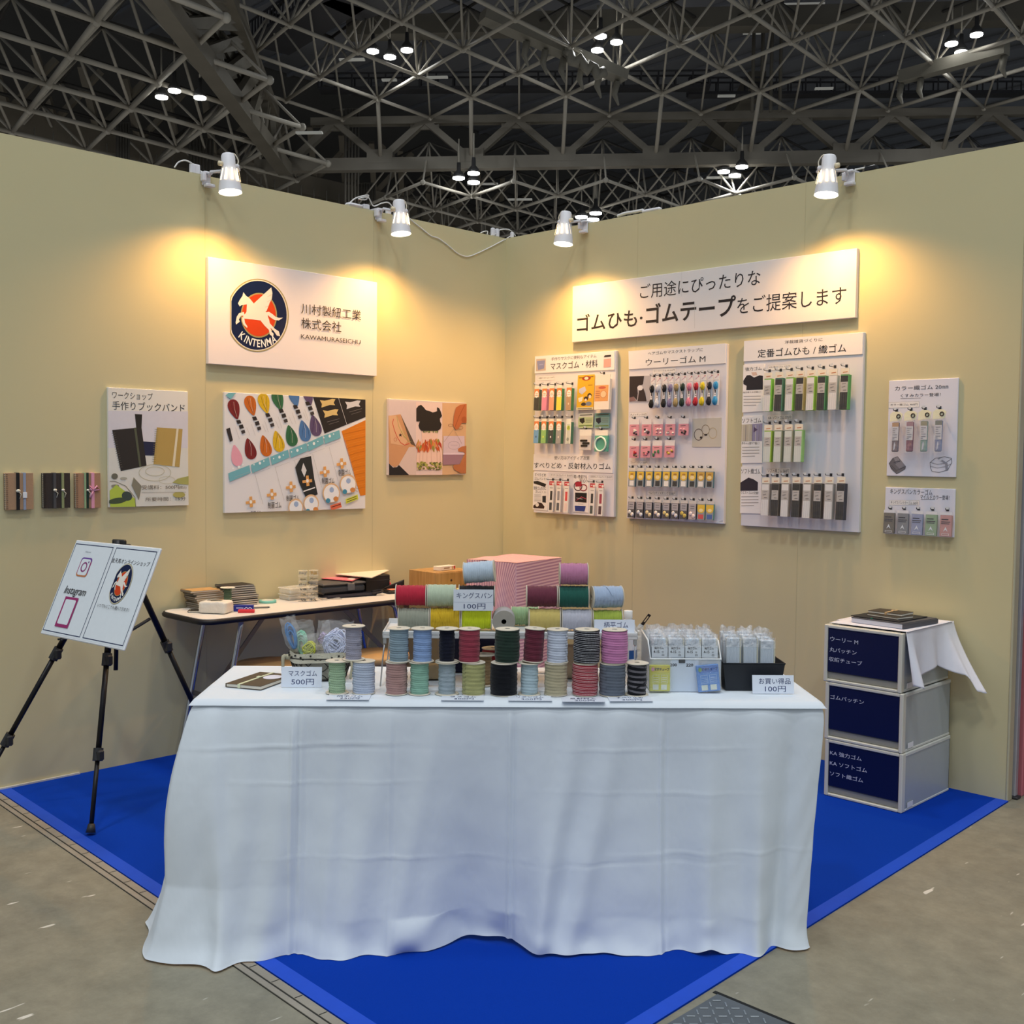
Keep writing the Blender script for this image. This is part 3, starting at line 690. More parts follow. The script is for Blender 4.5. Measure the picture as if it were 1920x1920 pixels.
f.poly([(1320, 1310), (1800, 1310), (1800, 1350), (1320, 1350)], 'dcc8d6'); f.ring(1560, 1140, 130, 90, .0018, 'a89aa8'); f.line([(1490, 1135), (1640, 1135)], .0015, 'a89aa8')
f.line([(1340, 1060), (1560, 770), (1740, 1100)], .0018, '9a8478'); f.ring(1490, 690, 55, 30, .0018, '6a4a3a'); f.ring(1710, 745, 55, 35, .0018, '6a4a3a')
f.poly([(1850, 210), (1700, 230), (1610, 290), (1560, 480), (1545, 690), (1600, 790), (1660, 770), (1740, 640), (1850, 640)], 'b9693e'); f.lay(); f.line([(1800, 240), (1680, 480), (1590, 720)], .003, '8a4526'); f.ell(1790, 560, 60, 70, 'a8582f')
f.poly([(1850, 1150), (1740, 1165), (1650, 1220), (1660, 1280), (1770, 1290), (1810, 1330), (1700, 1560), (1540, 1590), (1560, 1680), (1700, 1760), (1850, 1770)], 'b56f45')
f.build('printed_picture', B.o)
# three notebooks with elastic bands hung on the left wall
def wall_notebook(label, u0, v0, u1, v1, cover, bands, ring='4a4642'):
    th = .022; a0, z1 = wl('L', u0, v0, th); a1, z0 = wl('L', u1, v1, th); c = ((a0+a1)/2, (z0+z1)/2); hw, hh = (a1-a0)/2, (z1-z0)/2
    t = thing('notebook', label, 'notebook', WF['L'] @ TR(*c, 0), 'notebooks hung on the left wall')
    b = MB(); b.box(-hw+.003, -hh+.002, .003, hw-.002, hh-.002, th-.003); b.build('pages', mat('e4dfd2', .8), t)
    b = MB(); b.box(-hw, -hh, .0005, hw, hh, .003, bev=.0008); b.box(-hw, -hh, th-.003, hw, hh, th, bev=.0008); b.build('cover', mat(cover, .75, var=.08, scale=60, bump=.1), t)
    b = MB()
    for k in range(18):
        y = -hh+.006+k*(2*hh-.012)/17
        b.tube([(-hw+.006+.007*math.cos(q), y, th/2+.0135*math.sin(q)) for q in [i*2*math.pi/10 for i in range(10)]], .0008, 4, closed=True)
    b.build('spiral_binding', mat(ring, .4, .5), t)
    for (x, w, col, kind) in bands:
        X = -hw+2*hw*x; e = .0015
        b = MB(); b.box(X-w/2, -hh-e, -.0005+.001, X+w/2, hh+e, th+.0022, bev=.0008)
        o = b.build('elastic_band', mat(col, .8, var=.15, scale=300), t)
        b = MB()
        if kind == 'knot': b.sphere((X, .002, th+.004), (w*.7, w*.5, .004)); b.tube([(X, .0, th+.004), (X+.012, -.012, th+.004), (X+.006, -.03, th+.003)], .0018, 5)
        if kind == 'bow':
            for sgn in (-1, 1): b.tube([(X, 0, th+.004), (X+sgn*.016, .02, th+.006), (X+sgn*.02+.008, .004, th+.005), (X, 0, th+.004)], .004, 6)
            b.tube([(X, 0, th+.004), (X-.014, -.03, th+.004)], .004, 6)
        if kind == 'clip': b.box(X-w*.75, -.028, th+.001, X+w*.75, -.004, th+.006, bev=.001)
        if b.v: b.build({'knot': 'metal_charm', 'bow': 'bow', 'clip': 'buckle'}[kind], mat({'knot': 'd8d6c8', 'bow': col, 'clip': 'dfe3ea'}[kind], .4, .2 if kind == 'knot' else 0), o)
wall_notebook('tan spiral notebook with black and blue-grey bands, leftmost on the left wall', 10, 887, 63, 955, 'a8876a', [(.44, .014, '16161a', 'knot'), (.68, .011, '8f9bb3', 'clip')])
wall_notebook('dark spiral notebook with grey and olive bands hung on the left wall', 81, 887, 132, 952, '332b28', [(.42, .012, '4b4a4c', 'knot'), (.72, .011, '8a9168', 'knot')], '2a2725')
wall_notebook('tan spiral notebook with green and pink bow bands beside the workshop poster', 142, 887, 189, 952, 'a47f63', [(.37, .008, '8fae86', None), (.47, .01, '14332a', 'knot'), (.68, .014, 'dd9bb4', 'bow')])
# ------------------------------------------------------------------ banner and sample boards on the right wall
B = Board('sign_board', 'wide white banner board with large dark lettering on the right wall', 'sign', 'R', [(1073, 541), (1605, 461), (1605, 600), (1073, 638)], .024, 'efe7e2')
f = B.flat(1060, 450, 3.31)
f.text('ご用途にぴったりな', 463, 368, 1212, 180, INK)
f.text('ゴムひも', 72, 572, 447, 424, INK, .012); f.text('・', 462, 494, 480, 474, INK, .02); f.text('ゴムテープ', 500, 525, 1060, 336, INK, .02); f.text('をご提案します', 1066, 462, 1745, 283, INK)
f.line([(722, 195), (722, 350)], .0012, 'cfc6bf'); f.line([(803, 400), (803, 548)], .0012, 'cfc6bf')
f.build('lettering', B.o)
HOOK = mat('4c4c50', .35, .7); CHIP = mat('d5d6d8', .3)
def hook(B, u, v, out=.05):
    x, y = B.px(u, v); z = B.th
    b = MB(); b.tube([(x, y, z), (x, y+.001, z+out), (x, y+.008, z+out+.004)], .0016, 6, 0); b.box(x-.006, y-.004, z, x+.006, y+.009, z+.002, 0)
    b.box(x-.002, y+.003, z+out-.002, x+.012, y+.014, z+out, 1); b.build('hook', [HOOK, CHIP], B.o)
    return x, y
def strip_card(f, x0, y0, x1, y1, txt, tx0, ty0, tx1, ty1, col='5a5653'):
    g = Flat(f.cv, f.z)
    g.poly([(x0, y0[0]), (x1, y0[1]), (x1, y1[1]), (x0, y1[0])], 'efeae8'); g.lay(); g.line([(x0, y0[0]), (x1, y0[1]), (x1, y1[1]), (x0, y1[0])], .0008, 'b7b1ac', closed=True)
    g.text(txt, tx0, ty0, tx1, ty1, col); g.build('price_strip', B.o)
def card_part(B, f_ox, f_oy, k, pts, name, th=.004, col='f1ecea'):
    """thin card glued on the board"""
    c = B.flat(f_ox, f_oy, k); q = [c.cv(*p) for p in pts]
    b = MB(); b.ext(q[::-1], B.th, B.th+th); b.build(name, mat(col, .6, var=.01), B.o)
    return Flat(c.cv, B.th+th+.0005)
def pack(B, name, label, cat, group, u, v0, v1, wpx_m, h_in, depth, out, draw, side='6f9a63', film_on=True, tilt=0.0, extra=None, body='e9e6dd'):
    """a hanging packet: u column and rows v0..v1 of its front; draw(f, w, h) prints on it with y from 0 (top) to -h"""
    n = B.th+out+depth
    x, yt = B.px(u, v0, n); _, yb = B.px(u, v1, n); h = yt-yb; w = wpx_m
    M = WF[B.w] @ TR(B.c[0]+x, B.c[1]+yt, B.th+out) @ RX(-.05) @ RZ(tilt)
    t = thing(name, label, cat, M, group)
    b = MB(); b.box(-w/2, -h, 0, w/2, -h*h_in, depth, bev=.0015); b.build('packet', mat(side, .6, var=.1, scale=80), t)
    b = MB(); b.box(-w/2, -h*h_in, depth-.002, w/2, 0, depth); b.build('header_card', mat(body, .6), t)
    f = Flat(None, depth+.0005, .0003); draw(f, w, h); f.build('front_print', t)
    if extra: extra(t, w, h, depth)
    if film_on:
        b = MB(); b.grid(lambda a, c: (-w*.54+w*1.08*a, .004-(h+.01)*c, depth+.004+.002*math.sin(a*9+c*13)), 6, 10); b.build('clear_sleeve', film('ffffff', .04, .1, .3, 60), t)
    return t
R_ = lambda f, x0, y0, x1, y1, m: f.rect(x0, y0, x1, y1, m, True)
# --- mask elastic board
OX, OY, K = 980, 640, 5.485
B = Board('sample_board', 'white sample board of mask elastic packs, leftmost on the right wall', 'display board', 'R', [(1004, 667), (1156, 659), (1150, 967), (1000, 963)], .02, 'e9e3e4', group='sample boards on the right wall')
f = B.flat(OX, OY, K)
h1 = card_part(B, OX, OY, K, [(132, 155), (950, 100), (948, 292), (128, 330)], 'header_strip')
h1.text('手作りマスクに便利なアイテム', 300, 202, 765, 132, '4a4240'); h1.text('マスクゴム・材料', 292, 296, 778, 186, INK, .006)
h1.poly([(145, 185), (243, 178), (243, 300), (142, 308)], 'c9b6a6'); h1.lay(); h1.poly([(152, 205), (236, 195), (226, 280), (165, 296)], '8f93b8'); h1.poly([(840, 185), (915, 175), (912, 262), (838, 270)], 'e0a9a0'); h1.poly([(850, 145), (915, 138), (912, 158), (840, 165)], '3a302e')
h1.line([(180, 240), (215, 238)], .006, 'a4a9cc')
h1.build('header_print', B.o)
h2 = card_part(B, OX, OY, K, [(118, 1160), (935, 1170), (930, 1355), (112, 1325)], 'middle_strip')
h2.text('使い方はアイディア次第', 330, 1216, 692, 1180, '4a4240'); h2.text('すべりどめ・反射材入りゴム', 122, 1305, 910, 1254, INK, .006); h2.build('middle_print', B.o)
strip_card(f, 152, (358, 352), 330, (405, 398), '抗菌マスクゴム 350円', 165, 388, 325, 362)
strip_card(f, 285, (1362, 1364), 518, (1395, 1395), 'すべりどめゴムバンド 各450円', 292, 1385, 512, 1370, '7b7470'); strip_card(f, 692, (1380, 1382), 928, (1422, 1424), '反射材入りゴムバンド 各450円', 700, 1402, 920, 1387, '7b7470')
g = card_part(B, OX, OY, K, [(115, 1345), (265, 1352), (258, 1740), (108, 1725)], 'info_card')
g.text('すべりどめ', 130, 1388, 245, 1358, INK); g.text('ゴムバンド', 128, 1425, 242, 1400, INK); g.poly([(118, 1440), (160, 1435), (248, 1468), (235, 1500), (180, 1480), (120, 1462)], '2a2624')
g.text('厨房ゴムなのに', 120, 1525, 246, 1495, INK); g.text('ズレにくい', 135, 1560, 246, 1535, INK); g.poly([(208, 1590), (245, 1588), (244, 1660), (208, 1655)], '2b2a30')
for y in (1580, 1600, 1622, 1640): g.line([(125, y), (195, y)], .0025, '9a938e')
g.poly([(115, 1690), (160, 1655), (200, 1660), (230, 1700), (225, 1720), (115, 1715)], '3a2522'); g.lay(); g.ell(155, 1680, 18, 20, 'e6dfd8'); g.build('info_print', B.o)
g = card_part(B, OX, OY, K, [(528, 1372), (682, 1380), (678, 1762), (522, 1752)], 'info_card')
g.text('暗い夜道でも', 532, 1410, 668, 1374, INK, .006); g.text('安心！', 590, 1452, 665, 1415, INK, .006)
g.ring(575, 1490, 40, 45, .006, '3a1f26'); g.ring(630, 1505, 35, 32, .006, '8c2233'); g.poly([(545, 1450), (610, 1440), (612, 1490), (548, 1495)], 'a8283a')
g.poly([(545, 1555), (665, 1560), (662, 1660), (545, 1650)], '1d1a1c'); g.lay(); g.line([(560, 1635), (610, 1600), (658, 1620)], .004, 'b8445a'); g.line([(560, 1610), (620, 1622)], .003, 'c9c5c5')
g.poly([(542, 1690), (655, 1695), (640, 1750), (545, 1742)], '2c3d86'); g.line([(575, 1672), (630, 1674)], .0015, '9a938e'); g.build('info_print', B.o)
def K1(col, dot=None, green=False):
    def d(f, w, h):
        if green:
            R_(f, -w/2, -h, w/2, 0, 'e6e8dc'); f.lay(); R_(f, -w*.3, -h, w*.35, -h*.2, 'c9cfc4'); f.lay(); f.ell(0, -h*.36, w*.34, h*.1, 'c9d84a', raw=True); f.ell(-w*.05, -h*.82, w*.25, h*.07, '8b948a', raw=True); f.lay()
            f.line([(-w*.18, -h*.4), (0, -h*.3), (w*.18, -h*.4)], .002, '2a3a22', True, True); return
        R_(f, -w/2, -h, w/2, 0, 'efe6cf'); f.lay(); R_(f, -w/2, -h*.42, w/2, -h*.1, 'e0803a'); R_(f, -w/2, -h, w/2, -h*.45, col); f.lay()
        f.ell(0, -h*.33, w*.42, h*.145, 'f5efe4', raw=True); f.lay(); f.line([(-w*.22, -h*.3), (w*.22, -h*.3)], .0028, 'd9923a', True); f.line([(-w*.28, -h*.37), (w*.28, -h*.37)], .002, '8a6a4a', True)
        if dot: f.ell(0, -h*.74, w*.13, h*.045, dot, raw=True)
    return d
GP = 'elastic packs on the mask board'
row = [(163, '2a2a22', None, 'black'), (243, 'e28aa8', None, 'pink'), (318, 'efa07a', None, 'peach'), (395, 'e8dc3e', None, 'yellow'), (495, 'b8936a', 'e0d0b4', 'beige')]
for i, (x, c, dt, nm) in enumerate(row):
    u = OX+(x-14)/K; hook(B, OX+(x+18)/K, OY+(452-i*3)/K)
    pack(B, 'elastic_pack', nm+' mask elastic pack hanging in the upper row of the mask board', 'elastic pack', GP, u, OY+(468-i*4)/K, OY+(712+i*0)/K, .037, .12, .024, .022, K1(c, dt), '4f8f5a' if i > 2 else ('d58aa0' if i == 1 else '5a6a55'))
row = [(160, '6fa3cc', '3a5a8a', 'light blue'), (235, '8fc06a', 'd9e34a', 'light green'), (310, '2a3532', 'e6e6e6', 'near-black'), (390, '9a9a98', 'e0d8d0', 'grey'), (490, 'd5dccd', None, 'pale green labelled')]
for i, (x, c, dt, nm) in enumerate(row):
    u = OX+(x-14)/K; hook(B, OX+(x+18)/K, OY+(788-i*2)/K)
    pack(B, 'elastic_pack', nm+' mask elastic pack hanging in the lower row of the mask board', 'elastic pack', GP, u, OY+800/K, OY+(1048+i*2)/K, .037, .12, .024, .022, K1(c, dt, i == 4), '4f7f62' if i > 1 else '6f9a72')
def yellow_leaflet(f, w, h):
    R_(f, -w/2, -h, w/2, 0, 'e0b02a'); f.lay(); R_(f, -w/2, -h, w/2, -h*.93, 'd8d2b0'); f.ell(w*.02, -h*.1, w*.26, h*.065, 'b03a26', raw=True); f.line([(-w*.42, -h*.08), (w*.42, -h*.06)], .004, '7a4a22', True); f.lay(); f.ell(w*.02, -h*.1, w*.12, h*.045, 'f0e0c0', raw=True)
    f.poly([(-w*.4, -h*.4), (-w*.05, -h*.33), (w*.05, -h*.45), (-w*.2, -h*.56), (-w*.38, -h*.5)], 'c9c6d2', True); f.ell(w*.25, -h*.6, w*.13, h*.07, '3a2a26', raw=True); f.ell(w*.05, -h*.68, w*.13, h*.06, '3a2a26', raw=True); f.ell(-w*.08, -h*.84, w*.15, h*.05, '3a3030', raw=True); f.ell(w*.22, -h*.83, w*.18, h*.06, '7a8496', raw=True); f.lay()
    f.ell(w*.28, -h*.63, w*.08, h*.05, 'f0d6bc', raw=True); f.ell(w*.04, -h*.72, w*.07, h*.035, 'f0d6bc', raw=True); f.poly([(-w*.42, -h*.66), (-w*.12, -h*.62), (-w*.18, -h*.75), (-w*.36, -h*.78)], 'e8dfc8', True)
    f.line([(w*.15, -h*.3), (w*.4, -h*.3)], .003, 'a8702a', True); f.line([(-w*.42, -h*.965), (w*.42, -h*.965)], .003, '6a5a3a', True)
pack(B, 'leaflet_pack', 'yellow printed mask kit pack in the upper right of the mask board', 'elastic pack', GP, OX+655/K, OY+345/K, OY+705/K, .122, .03, .006, .004, yellow_leaflet, 'd6a62a', False)
def orange_pack(f, w, h):
    R_(f, -w/2, -h, w/2, 0, 'ece2d6'); f.lay(); R_(f, -w*.48, -h*.76, w*.42, -h*.3, 'e3a25a'); f.lay(); f.ell(0, -h*.37, w*.25, h*.04, 'c85a3a', raw=True); f.ell(w*.1, -h*.56, w*.2, h*.1, 'f0c89a', raw=True)
    for y in (.47, .53, .59, .65): f.line([(-w*.42, -h*y), (-w*.15, -h*y)], .003, 'b0643a', True)
    f.lay(); f.ring(w*.1, -h*.56, w*.2, h*.1, .0025, 'c07a4a', raw=True)
hook(B, OX+838/K, OY+333/K, .03)
pack(B, 'elastic_pack', 'white pack with orange card in the top right corner of the mask board', 'elastic pack', GP, OX+825/K, OY+345/K, OY+705/K, .105, .12, .02, .012, orange_pack, 'e6ddd2')
def small_card(bgc, top, dk):
    def d(f, w, h):
        R_(f, -w/2, -h, w/2, 0, bgc); f.lay(); R_(f, -w/2, -h*.25, w/2, 0, top); f.poly([(-w*.42, -h*.35), (-w*.1, -h*.3), (-w*.06, -h*.6), (-w*.22, -h*.72), (-w*.4, -h*.55)], dk, True)
        f.lay(); f.line([(-w*.4, -h*.12), (w*.42, -h*.1)], .005, '3f4640', True)
        for y in (.4, .5, .6): f.line([(0, -h*y), (w*.42, -h*y)], .003, '6f7a6a', True)
        f.line([(-w*.42, -h*.86), (w*.44, -h*.84)], .006, '6f8a4a', True)
    return d
pack(B, 'leaflet_card', 'green card with a black mask figure on the mask board', 'card', GP, OX+652/K, OY+742/K, OY+890/K, .108, .03, .006, .004, small_card('b9c79a', 'd9d8c9', '25211f'), 'b7bfa0', False)
pack(B, 'leaflet_card', 'teal card picturing a dark band on the mask board', 'card', GP, OX+820/K, OY+738/K, OY+893/K, .105, .03, .006, .004, small_card('7fa3a2', '5d8f92', '1e2738'), '6f979a', False)
def clips(t, w, h, d):
    b = MB()
    for (x, y, r) in ((-.1, -.55, .3), (.1, -.68, .3), (-.05, -.8, .28)): b.box(x*w-w*r, y*h-.005, d, x*w+w*r, y*h+.006, d+.006, 0, RZ(0), bev=.002)
    b.build('black_clips', mat('26231f', .4), t)
hook(B, OX+655/K, OY+898/K, .02)
pack(B, 'elastic_pack', 'clear pack of black cord clips on the mask board', 'elastic pack', GP, OX+648/K, OY+908/K, OY+1118/K, .085, .3, .012, .012, lambda f, w, h: R_(f, -w/2, -h, w/2, -h*.3, 'd6cfc8'), 'd8d2cc', True, 0, clips)
def coil(t, w, h, d):
    b = MB(); b.tube([(w*.42*math.cos(q), -h*.66+w*.42*1.0*math.sin(q), d+.005) for q in [i*2*math.pi/28 for i in range(28)]], .005, 7, closed=True); b.build('cord_coil', mat('d9e9dc', .6), t)
hook(B, OX+812/K, OY+905/K, .02)
pack(B, 'elastic_pack', 'teal pack with a pale round cord coil, lower right of the mask board', 'elastic pack', GP, OX+812/K, OY+915/K, OY+1135/K, .09, .25, .014, .012, lambda f, w, h: R_(f, -w/2, -h, w/2, -h*.25, '4fa58c'), '58a892', True, 0, coil)
def KB(c1, c2):
    def d(f, w, h):
        R_(f, -w/2, -h, w/2, 0, 'e6e0da'); f.lay(); R_(f, -w/2, -h*.13, w/2, 0, 'c8333a'); f.lay(); f.ell(w*.3, -h*.08, w*.2, h*.04, 'f3e4dc', raw=True); f.line([(-w*.3, -h*.06), (0, -h*.06)], .004, 'f0d8d0', True)
        R_(f, -w*.22, -h*.62, w*.25, -h*.32, c1); R_(f, -w*.3, -h*.95, w*.25, -h*.7, c2); f.line([(-w*.3, -h*.22), (w*.3, -h*.22)], .003, '8a8480', True)
    return d
for (x, y0, y1, c1, c2, nm) in ((300, 1440, 1752, '26241f', '3a3a3a', 'black rubber'), (375, 1442, 1755, '8a8a90', '55565c', 'grey rubber'), (455, 1445, 1762, 'd84a4a', 'e8d0c8', 'red and white rubber'),
                             (720, 1462, 1790, '2a2a2a', '3f4a48', 'black reflective'), (808, 1465, 1797, 'a03048', '4a2a30', 'crimson reflective')):
    hook(B, OX+(x+12)/K, OY+(y0-16)/K)
    pack(B, 'band_pack', nm+' band pack with red header, bottom row of the mask board', 'band pack', GP, OX+x/K, OY+y0/K, OY+y1/K, .036, .1, .012, .02, KB(c1, c2), 'cfc8c2', True)
# --- hair elastic board
OX, OY, K = 1160, 630, 5.19
B = Board('sample_board', 'white sample board of elastic skeins and hair packs, second on the right wall', 'display board', 'R', [(1179, 659), (1364, 644), (1356, 981), (1176, 973)], .02, 'e3dfe4', group='sample boards on the right wall')
h1 = card_part(B, OX, OY, K, [(100, 148), (1045, 72), (1040, 265), (103, 325)], 'header_strip')
h1.text('ヘアゴムやマスクストラップに', 290, 188, 825, 115, '4a4240'); h1.text('ウーリーゴム M', 268, 290, 850, 182, INK); h1.build('header_print', B.o)
f = B.flat(OX, OY, K)
strip_card(f, 330, (322, 308), 560, (372, 355), 'ウーリーゴム M 430円', 342, 350, 548, 322); strip_card(f, 105, (745, 742), 282, (785, 778), '丸パッチン 350円', 115, 776, 272, 752)
strip_card(f, 105, (1215, 1215), 295, (1255, 1255), 'ゴムパッチン 360円', 115, 1240, 280, 1220); strip_card(f, 280, (1505, 1512), 565, (1545, 1550), 'ヘムパッチン メタリック 各380円', 292, 1540, 552, 1518)
g = card_part(B, OX, OY, K, [(108, 392), (312, 385), (308, 640), (105, 640)], 'photo_card', .003, 'b8b4ba')
g.poly([(110, 394), (252, 390), (240, 470), (185, 500), (190, 560), (180, 625), (150, 590), (108, 620)], '2c242a'); g.lay(); g.poly([(205, 520), (245, 510), (262, 560), (276, 634), (188, 634)], '33292f'); g.ell(213, 505, 27, 25, 'e6e2e4'); g.poly([(108, 600), (150, 590), (175, 630), (108, 638)], '8a6a6a'); g.build('photo_print', B.o)
g = card_part(B, OX, OY, K, [(722, 805), (1003, 795), (998, 1080), (718, 1080)], 'photo_card', .003, 'cbc5b8')
g.ring(782, 960, 42, 54, .0035, '5f4a42'); g.ring(850, 912, 37, 46, .003, '8a7a62'); g.ring(920, 945, 38, 52, .003, 'c0ae8a'); g.lay(); g.ell(805, 988, 10, 12, '2a2426', rot=.6); g.ell(852, 962, 16, 8, '2a2426'); g.build('photo_print', B.o)
b = MB(); q = [B.px(OX+x/K, OY+y/K) for x, y in ((940, 1812), (1010, 1795), (1022, 1822), (960, 1824))]; b.ext(q, B.th, B.th+.003); b.build('clear_corner', film('ffffff', .4), B.o)
GP = 'packs on the hair elastic board'
sk = [(340, '211d1b', 'black'), (395, 'd8d8e0', 'white'), (460, '2a2625', 'charcoal'), (517, '8f84a6', 'lilac'), (577, 'b09a6a', 'gold'), (638, '22382c', 'dark green'), (703, 'e08aa2', 'pink'), (770, 'c02a3a', 'red'), (832, 'e0cc2a', 'yellow'), (900, '2a2830', 'blue-black'), (960, '3a9ad0', 'sky blue')]
for i, (x, c, nm) in enumerate(sk):
    y0 = 405-i*4.0; hook(B, OX+(x+8)/K, OY+(y0-12)/K, .035)
    def draw(f, w, h):
        R_(f, -w/2, -h*.2, w/2, 0, 'ece4e2'); f.lay(); f.line([(-w*.3, -h*.14), (w*.1, -h*.08), (w*.4, -h*.05)], .003, 'd09aa4', True); f.ell(w*.25, -h*.04, w*.12, h*.012, 'c0405a', raw=True)
    def skein(t, w, h, d, c=c):
        m = mat(c, .6, var=.25, scale=260, bump=.4, bscale=500)
        b = MB(); b.sphere((0, -h*.38, d+.004), (w*.36, h*.14, .009), 12, 8); b.sphere((-w*.04, -h*.86, d+.004), (w*.42, h*.14, .009), 12, 8); b.box(-w*.14, -h*.75, d, w*.14, -h*.45, d+.006)
        for q in (-.18, 0, .18): b.tube([(q*w, -h*.27, d+.012), (q*w*1.7, -h*.37, d+.014), (q*w*.6, -h*.5, d+.01)], .0018, 5); b.tube([(q*w*.6, -h*.72, d+.01), (q*w*1.9, -h*.88, d+.014), (q*w, -h*.98, d+.011)], .0018, 5)
        b.build('skein', m, t)
        f = Flat(None, d+.0075); R_(f, -w*.22, -h*.72, w*.22, -h*.48, 'e4dfe2'); f.lay(); f.poly([(-w*.12, -h*.5), (w*.1, -h*.52), (w*.12, -h*.6), (-w*.05, -h*.62)], '2a2426', True); f.line([(-w*.1, -h*.66), (w*.12, -h*.66)], .003, '6a5a60', True); f.build('paper_band', t)
    t = pack(B, 'elastic_skein', nm+' elastic skein in the top row of the hair elastic board', 'elastic skein', GP, OX+(x-4)/K, OY+y0/K, OY+(706-i*3)/K, .031, .2, .006, .018, draw, 'dcd9dc', True, 0, skein)
acc = [[(155, 'd8d0c4', '3a2a24', 'white and brown beads'), (275, '3a2a2e', 'e8e0dc', 'black and white beads'), (385, 'f0e2dc', 'd8a0a4', 'white bars'), (505, 'e8d8d4', '6a5a54', 'grey and white beads'), (635, '2a2426', 'e8a8b4', 'black hearts')],
       [(155, 'b82a34', '6a5a3a', 'red and brown charms'), (265, 'd07a84', '3a3434', 'pink charms'), (378, '3f7a4a', '2f6a3a', 'green charms'), (498, 'd8b84a', '8a6a24', 'yellow charms')]]
for r, lst in enumerate(acc):
    for i, (x, c1, c2, nm) in enumerate(lst):
        y0 = (810, 1020)[r]-i*2; y1 = (972, 1185)[r]-i*1
        hook(B, OX+(x+2)/K, OY+(y0-9)/K, .022)
        def draw(f, w, h):
            R_(f, -w/2, -h, w/2, -h*.32, 'd98f9e'); f.lay(); f.line([(-w*.3, -h*.44), (w*.2, -h*.42)], .003, '5a2a34', True)
        def beads(t, w, h, d, c1=c1, c2=c2, s=x):
            rr = random.Random(s); b = MB()
            for k in range(5): b.sphere((rr.uniform(-.34, .36)*w, -h*rr.uniform(.56, .9), d+.003), (.007, .006, .004), 8, 6, k % 2)
            b.build('beads', [mat(c1, .3), mat(c2, .3)], t)
        pack(B, 'hair_accessory_pack', 'pink card pack of %s, %s accessory row, hair elastic board' % (nm, ('upper', 'lower')[r]), 'accessory pack', GP, OX+x/K, OY+y0/K, OY+y1/K, .062, .32, .005, .016, draw, 'd8a0aa', True, 0, beads, 'e4dcdc')
for i in range(10):
    x = 130+i*84; y0 = 1285+i*.5; c = ('e6e4e0', '25282a')[i % 2]; hook(B, OX+(x+8)/K, OY+(y0-8)/K, .03)
    def draw(f, w, h, c=c, i=i):
        R_(f, -w/2, -h, w/2, -h*.16, '8f969a'); f.lay(); R_(f, -w/2, -h*.45, w/2, -h*.2, 'e0b92e' if i < 8 else 'cda23c'); f.ell(0, -h*.45, w*.5, h*.2, 'e0b92e' if i < 8 else 'cda23c', raw=True); f.lay(); f.ell(0, -h*.48, w*.3, h*.1, 'eed9a0', raw=True); f.ell(w*.02, -h*.33, w*.25, h*.05, 'a87a22', raw=True)
        R_(f, -w*.3, -h*.95, w*.34, -h*.68, c)
    pack(B, 'snap_clip_pack', ('%s snap elastic pack, %s in the yellow-header row, hair elastic board' % (('white', 'black')[i % 2], ('leftmost', 'second from the left', 'third from the left', 'fourth from the left', 'fifth from the left', 'fifth from the right', 'fourth from the right', 'third from the right', 'second from the right', 'rightmost')[i])), 'elastic pack', GP, OX+(x+2)/K, OY+y0/K, OY+(1466+i*1.5)/K, .044, .16, .014, .016, draw, '5a7a84', True, 0, None, 'd8d0c0')
bt = [('e8e4e0', 'two white buttons'), ('dfe0e6', 'white flower buttons'), ('e0cfa4', 'one cream button'), ('e8e0dc', 'two pale buttons'), ('d8c88a', 'gold squares'), ('d8d8de', 'silver beads'), ('d0b85a', 'gold disc'), ('e8d8d8', 'pale pink button')]
for i in range(10):
    x = 128+i*85; y0 = 1585+i*2.6; hook(B, OX+(x+8)/K, OY+(y0-8)/K, .03)
    if i < 8:
        def draw(f, w, h, i=i):
            R_(f, -w/2, -h, w/2, -h*.16, '4a4648' if i < 7 else 'b8a8a8'); f.lay(); R_(f, -w*.44, -h*.55, w*.44, -h*.18, 'a8a4aa'); f.lay(); f.line([(-w*.25, -h*.3), (w*.25, -h*.3)], .004, '6a666c', True); f.line([(-w*.25, -h*.42), (w*.25, -h*.42)], .003, '6a666c', True)
        def btn(t, w, h, d, i=i):
            b = MB()
            for sx in (-1, 1): b.lathe([(.010, 0), (.011, .002), (.008, .004)], 12, 0, TR(sx*w*.2, -h*(.76+.06*sx), d), cap=True)
            b.build('buttons', mat(bt[i][0], .3, .2), t)
        nm = 'grey pack of %s, bottom row, hair elastic board' % bt[i][1]; ex = btn
    else:
        def draw(f, w, h, i=i):
            R_(f, -w/2, -h, w/2, -h*.16, '8f969a'); f.lay(); R_(f, -w/2, -h*.45, w/2, -h*.2, 'e3bd30'); f.ell(0, -h*.45, w*.5, h*.2, 'e3bd30', raw=True); f.lay(); f.ell(0, -h*.5, w*.28, h*.09, 'f0dca4', raw=True); R_(f, -w*.36, -h*.96, w*.36, -h*.72, ('d0484a', '3f62a8')[i-8])
        nm = 'yellow-headed pack with %s elastic, bottom row of the hair elastic board' % ('red', 'blue')[i-8]; ex = None
    pack(B, 'button_pack' if i < 8 else 'snap_clip_pack', nm, 'elastic pack', GP, OX+(x-2)/K, OY+y0/K, OY+(1768+i*2.6)/K, .044, .16, .012, .016, draw, '3c3a3c' if i < 8 else '4f8a86', True, 0, ex, 'cfc9c4')
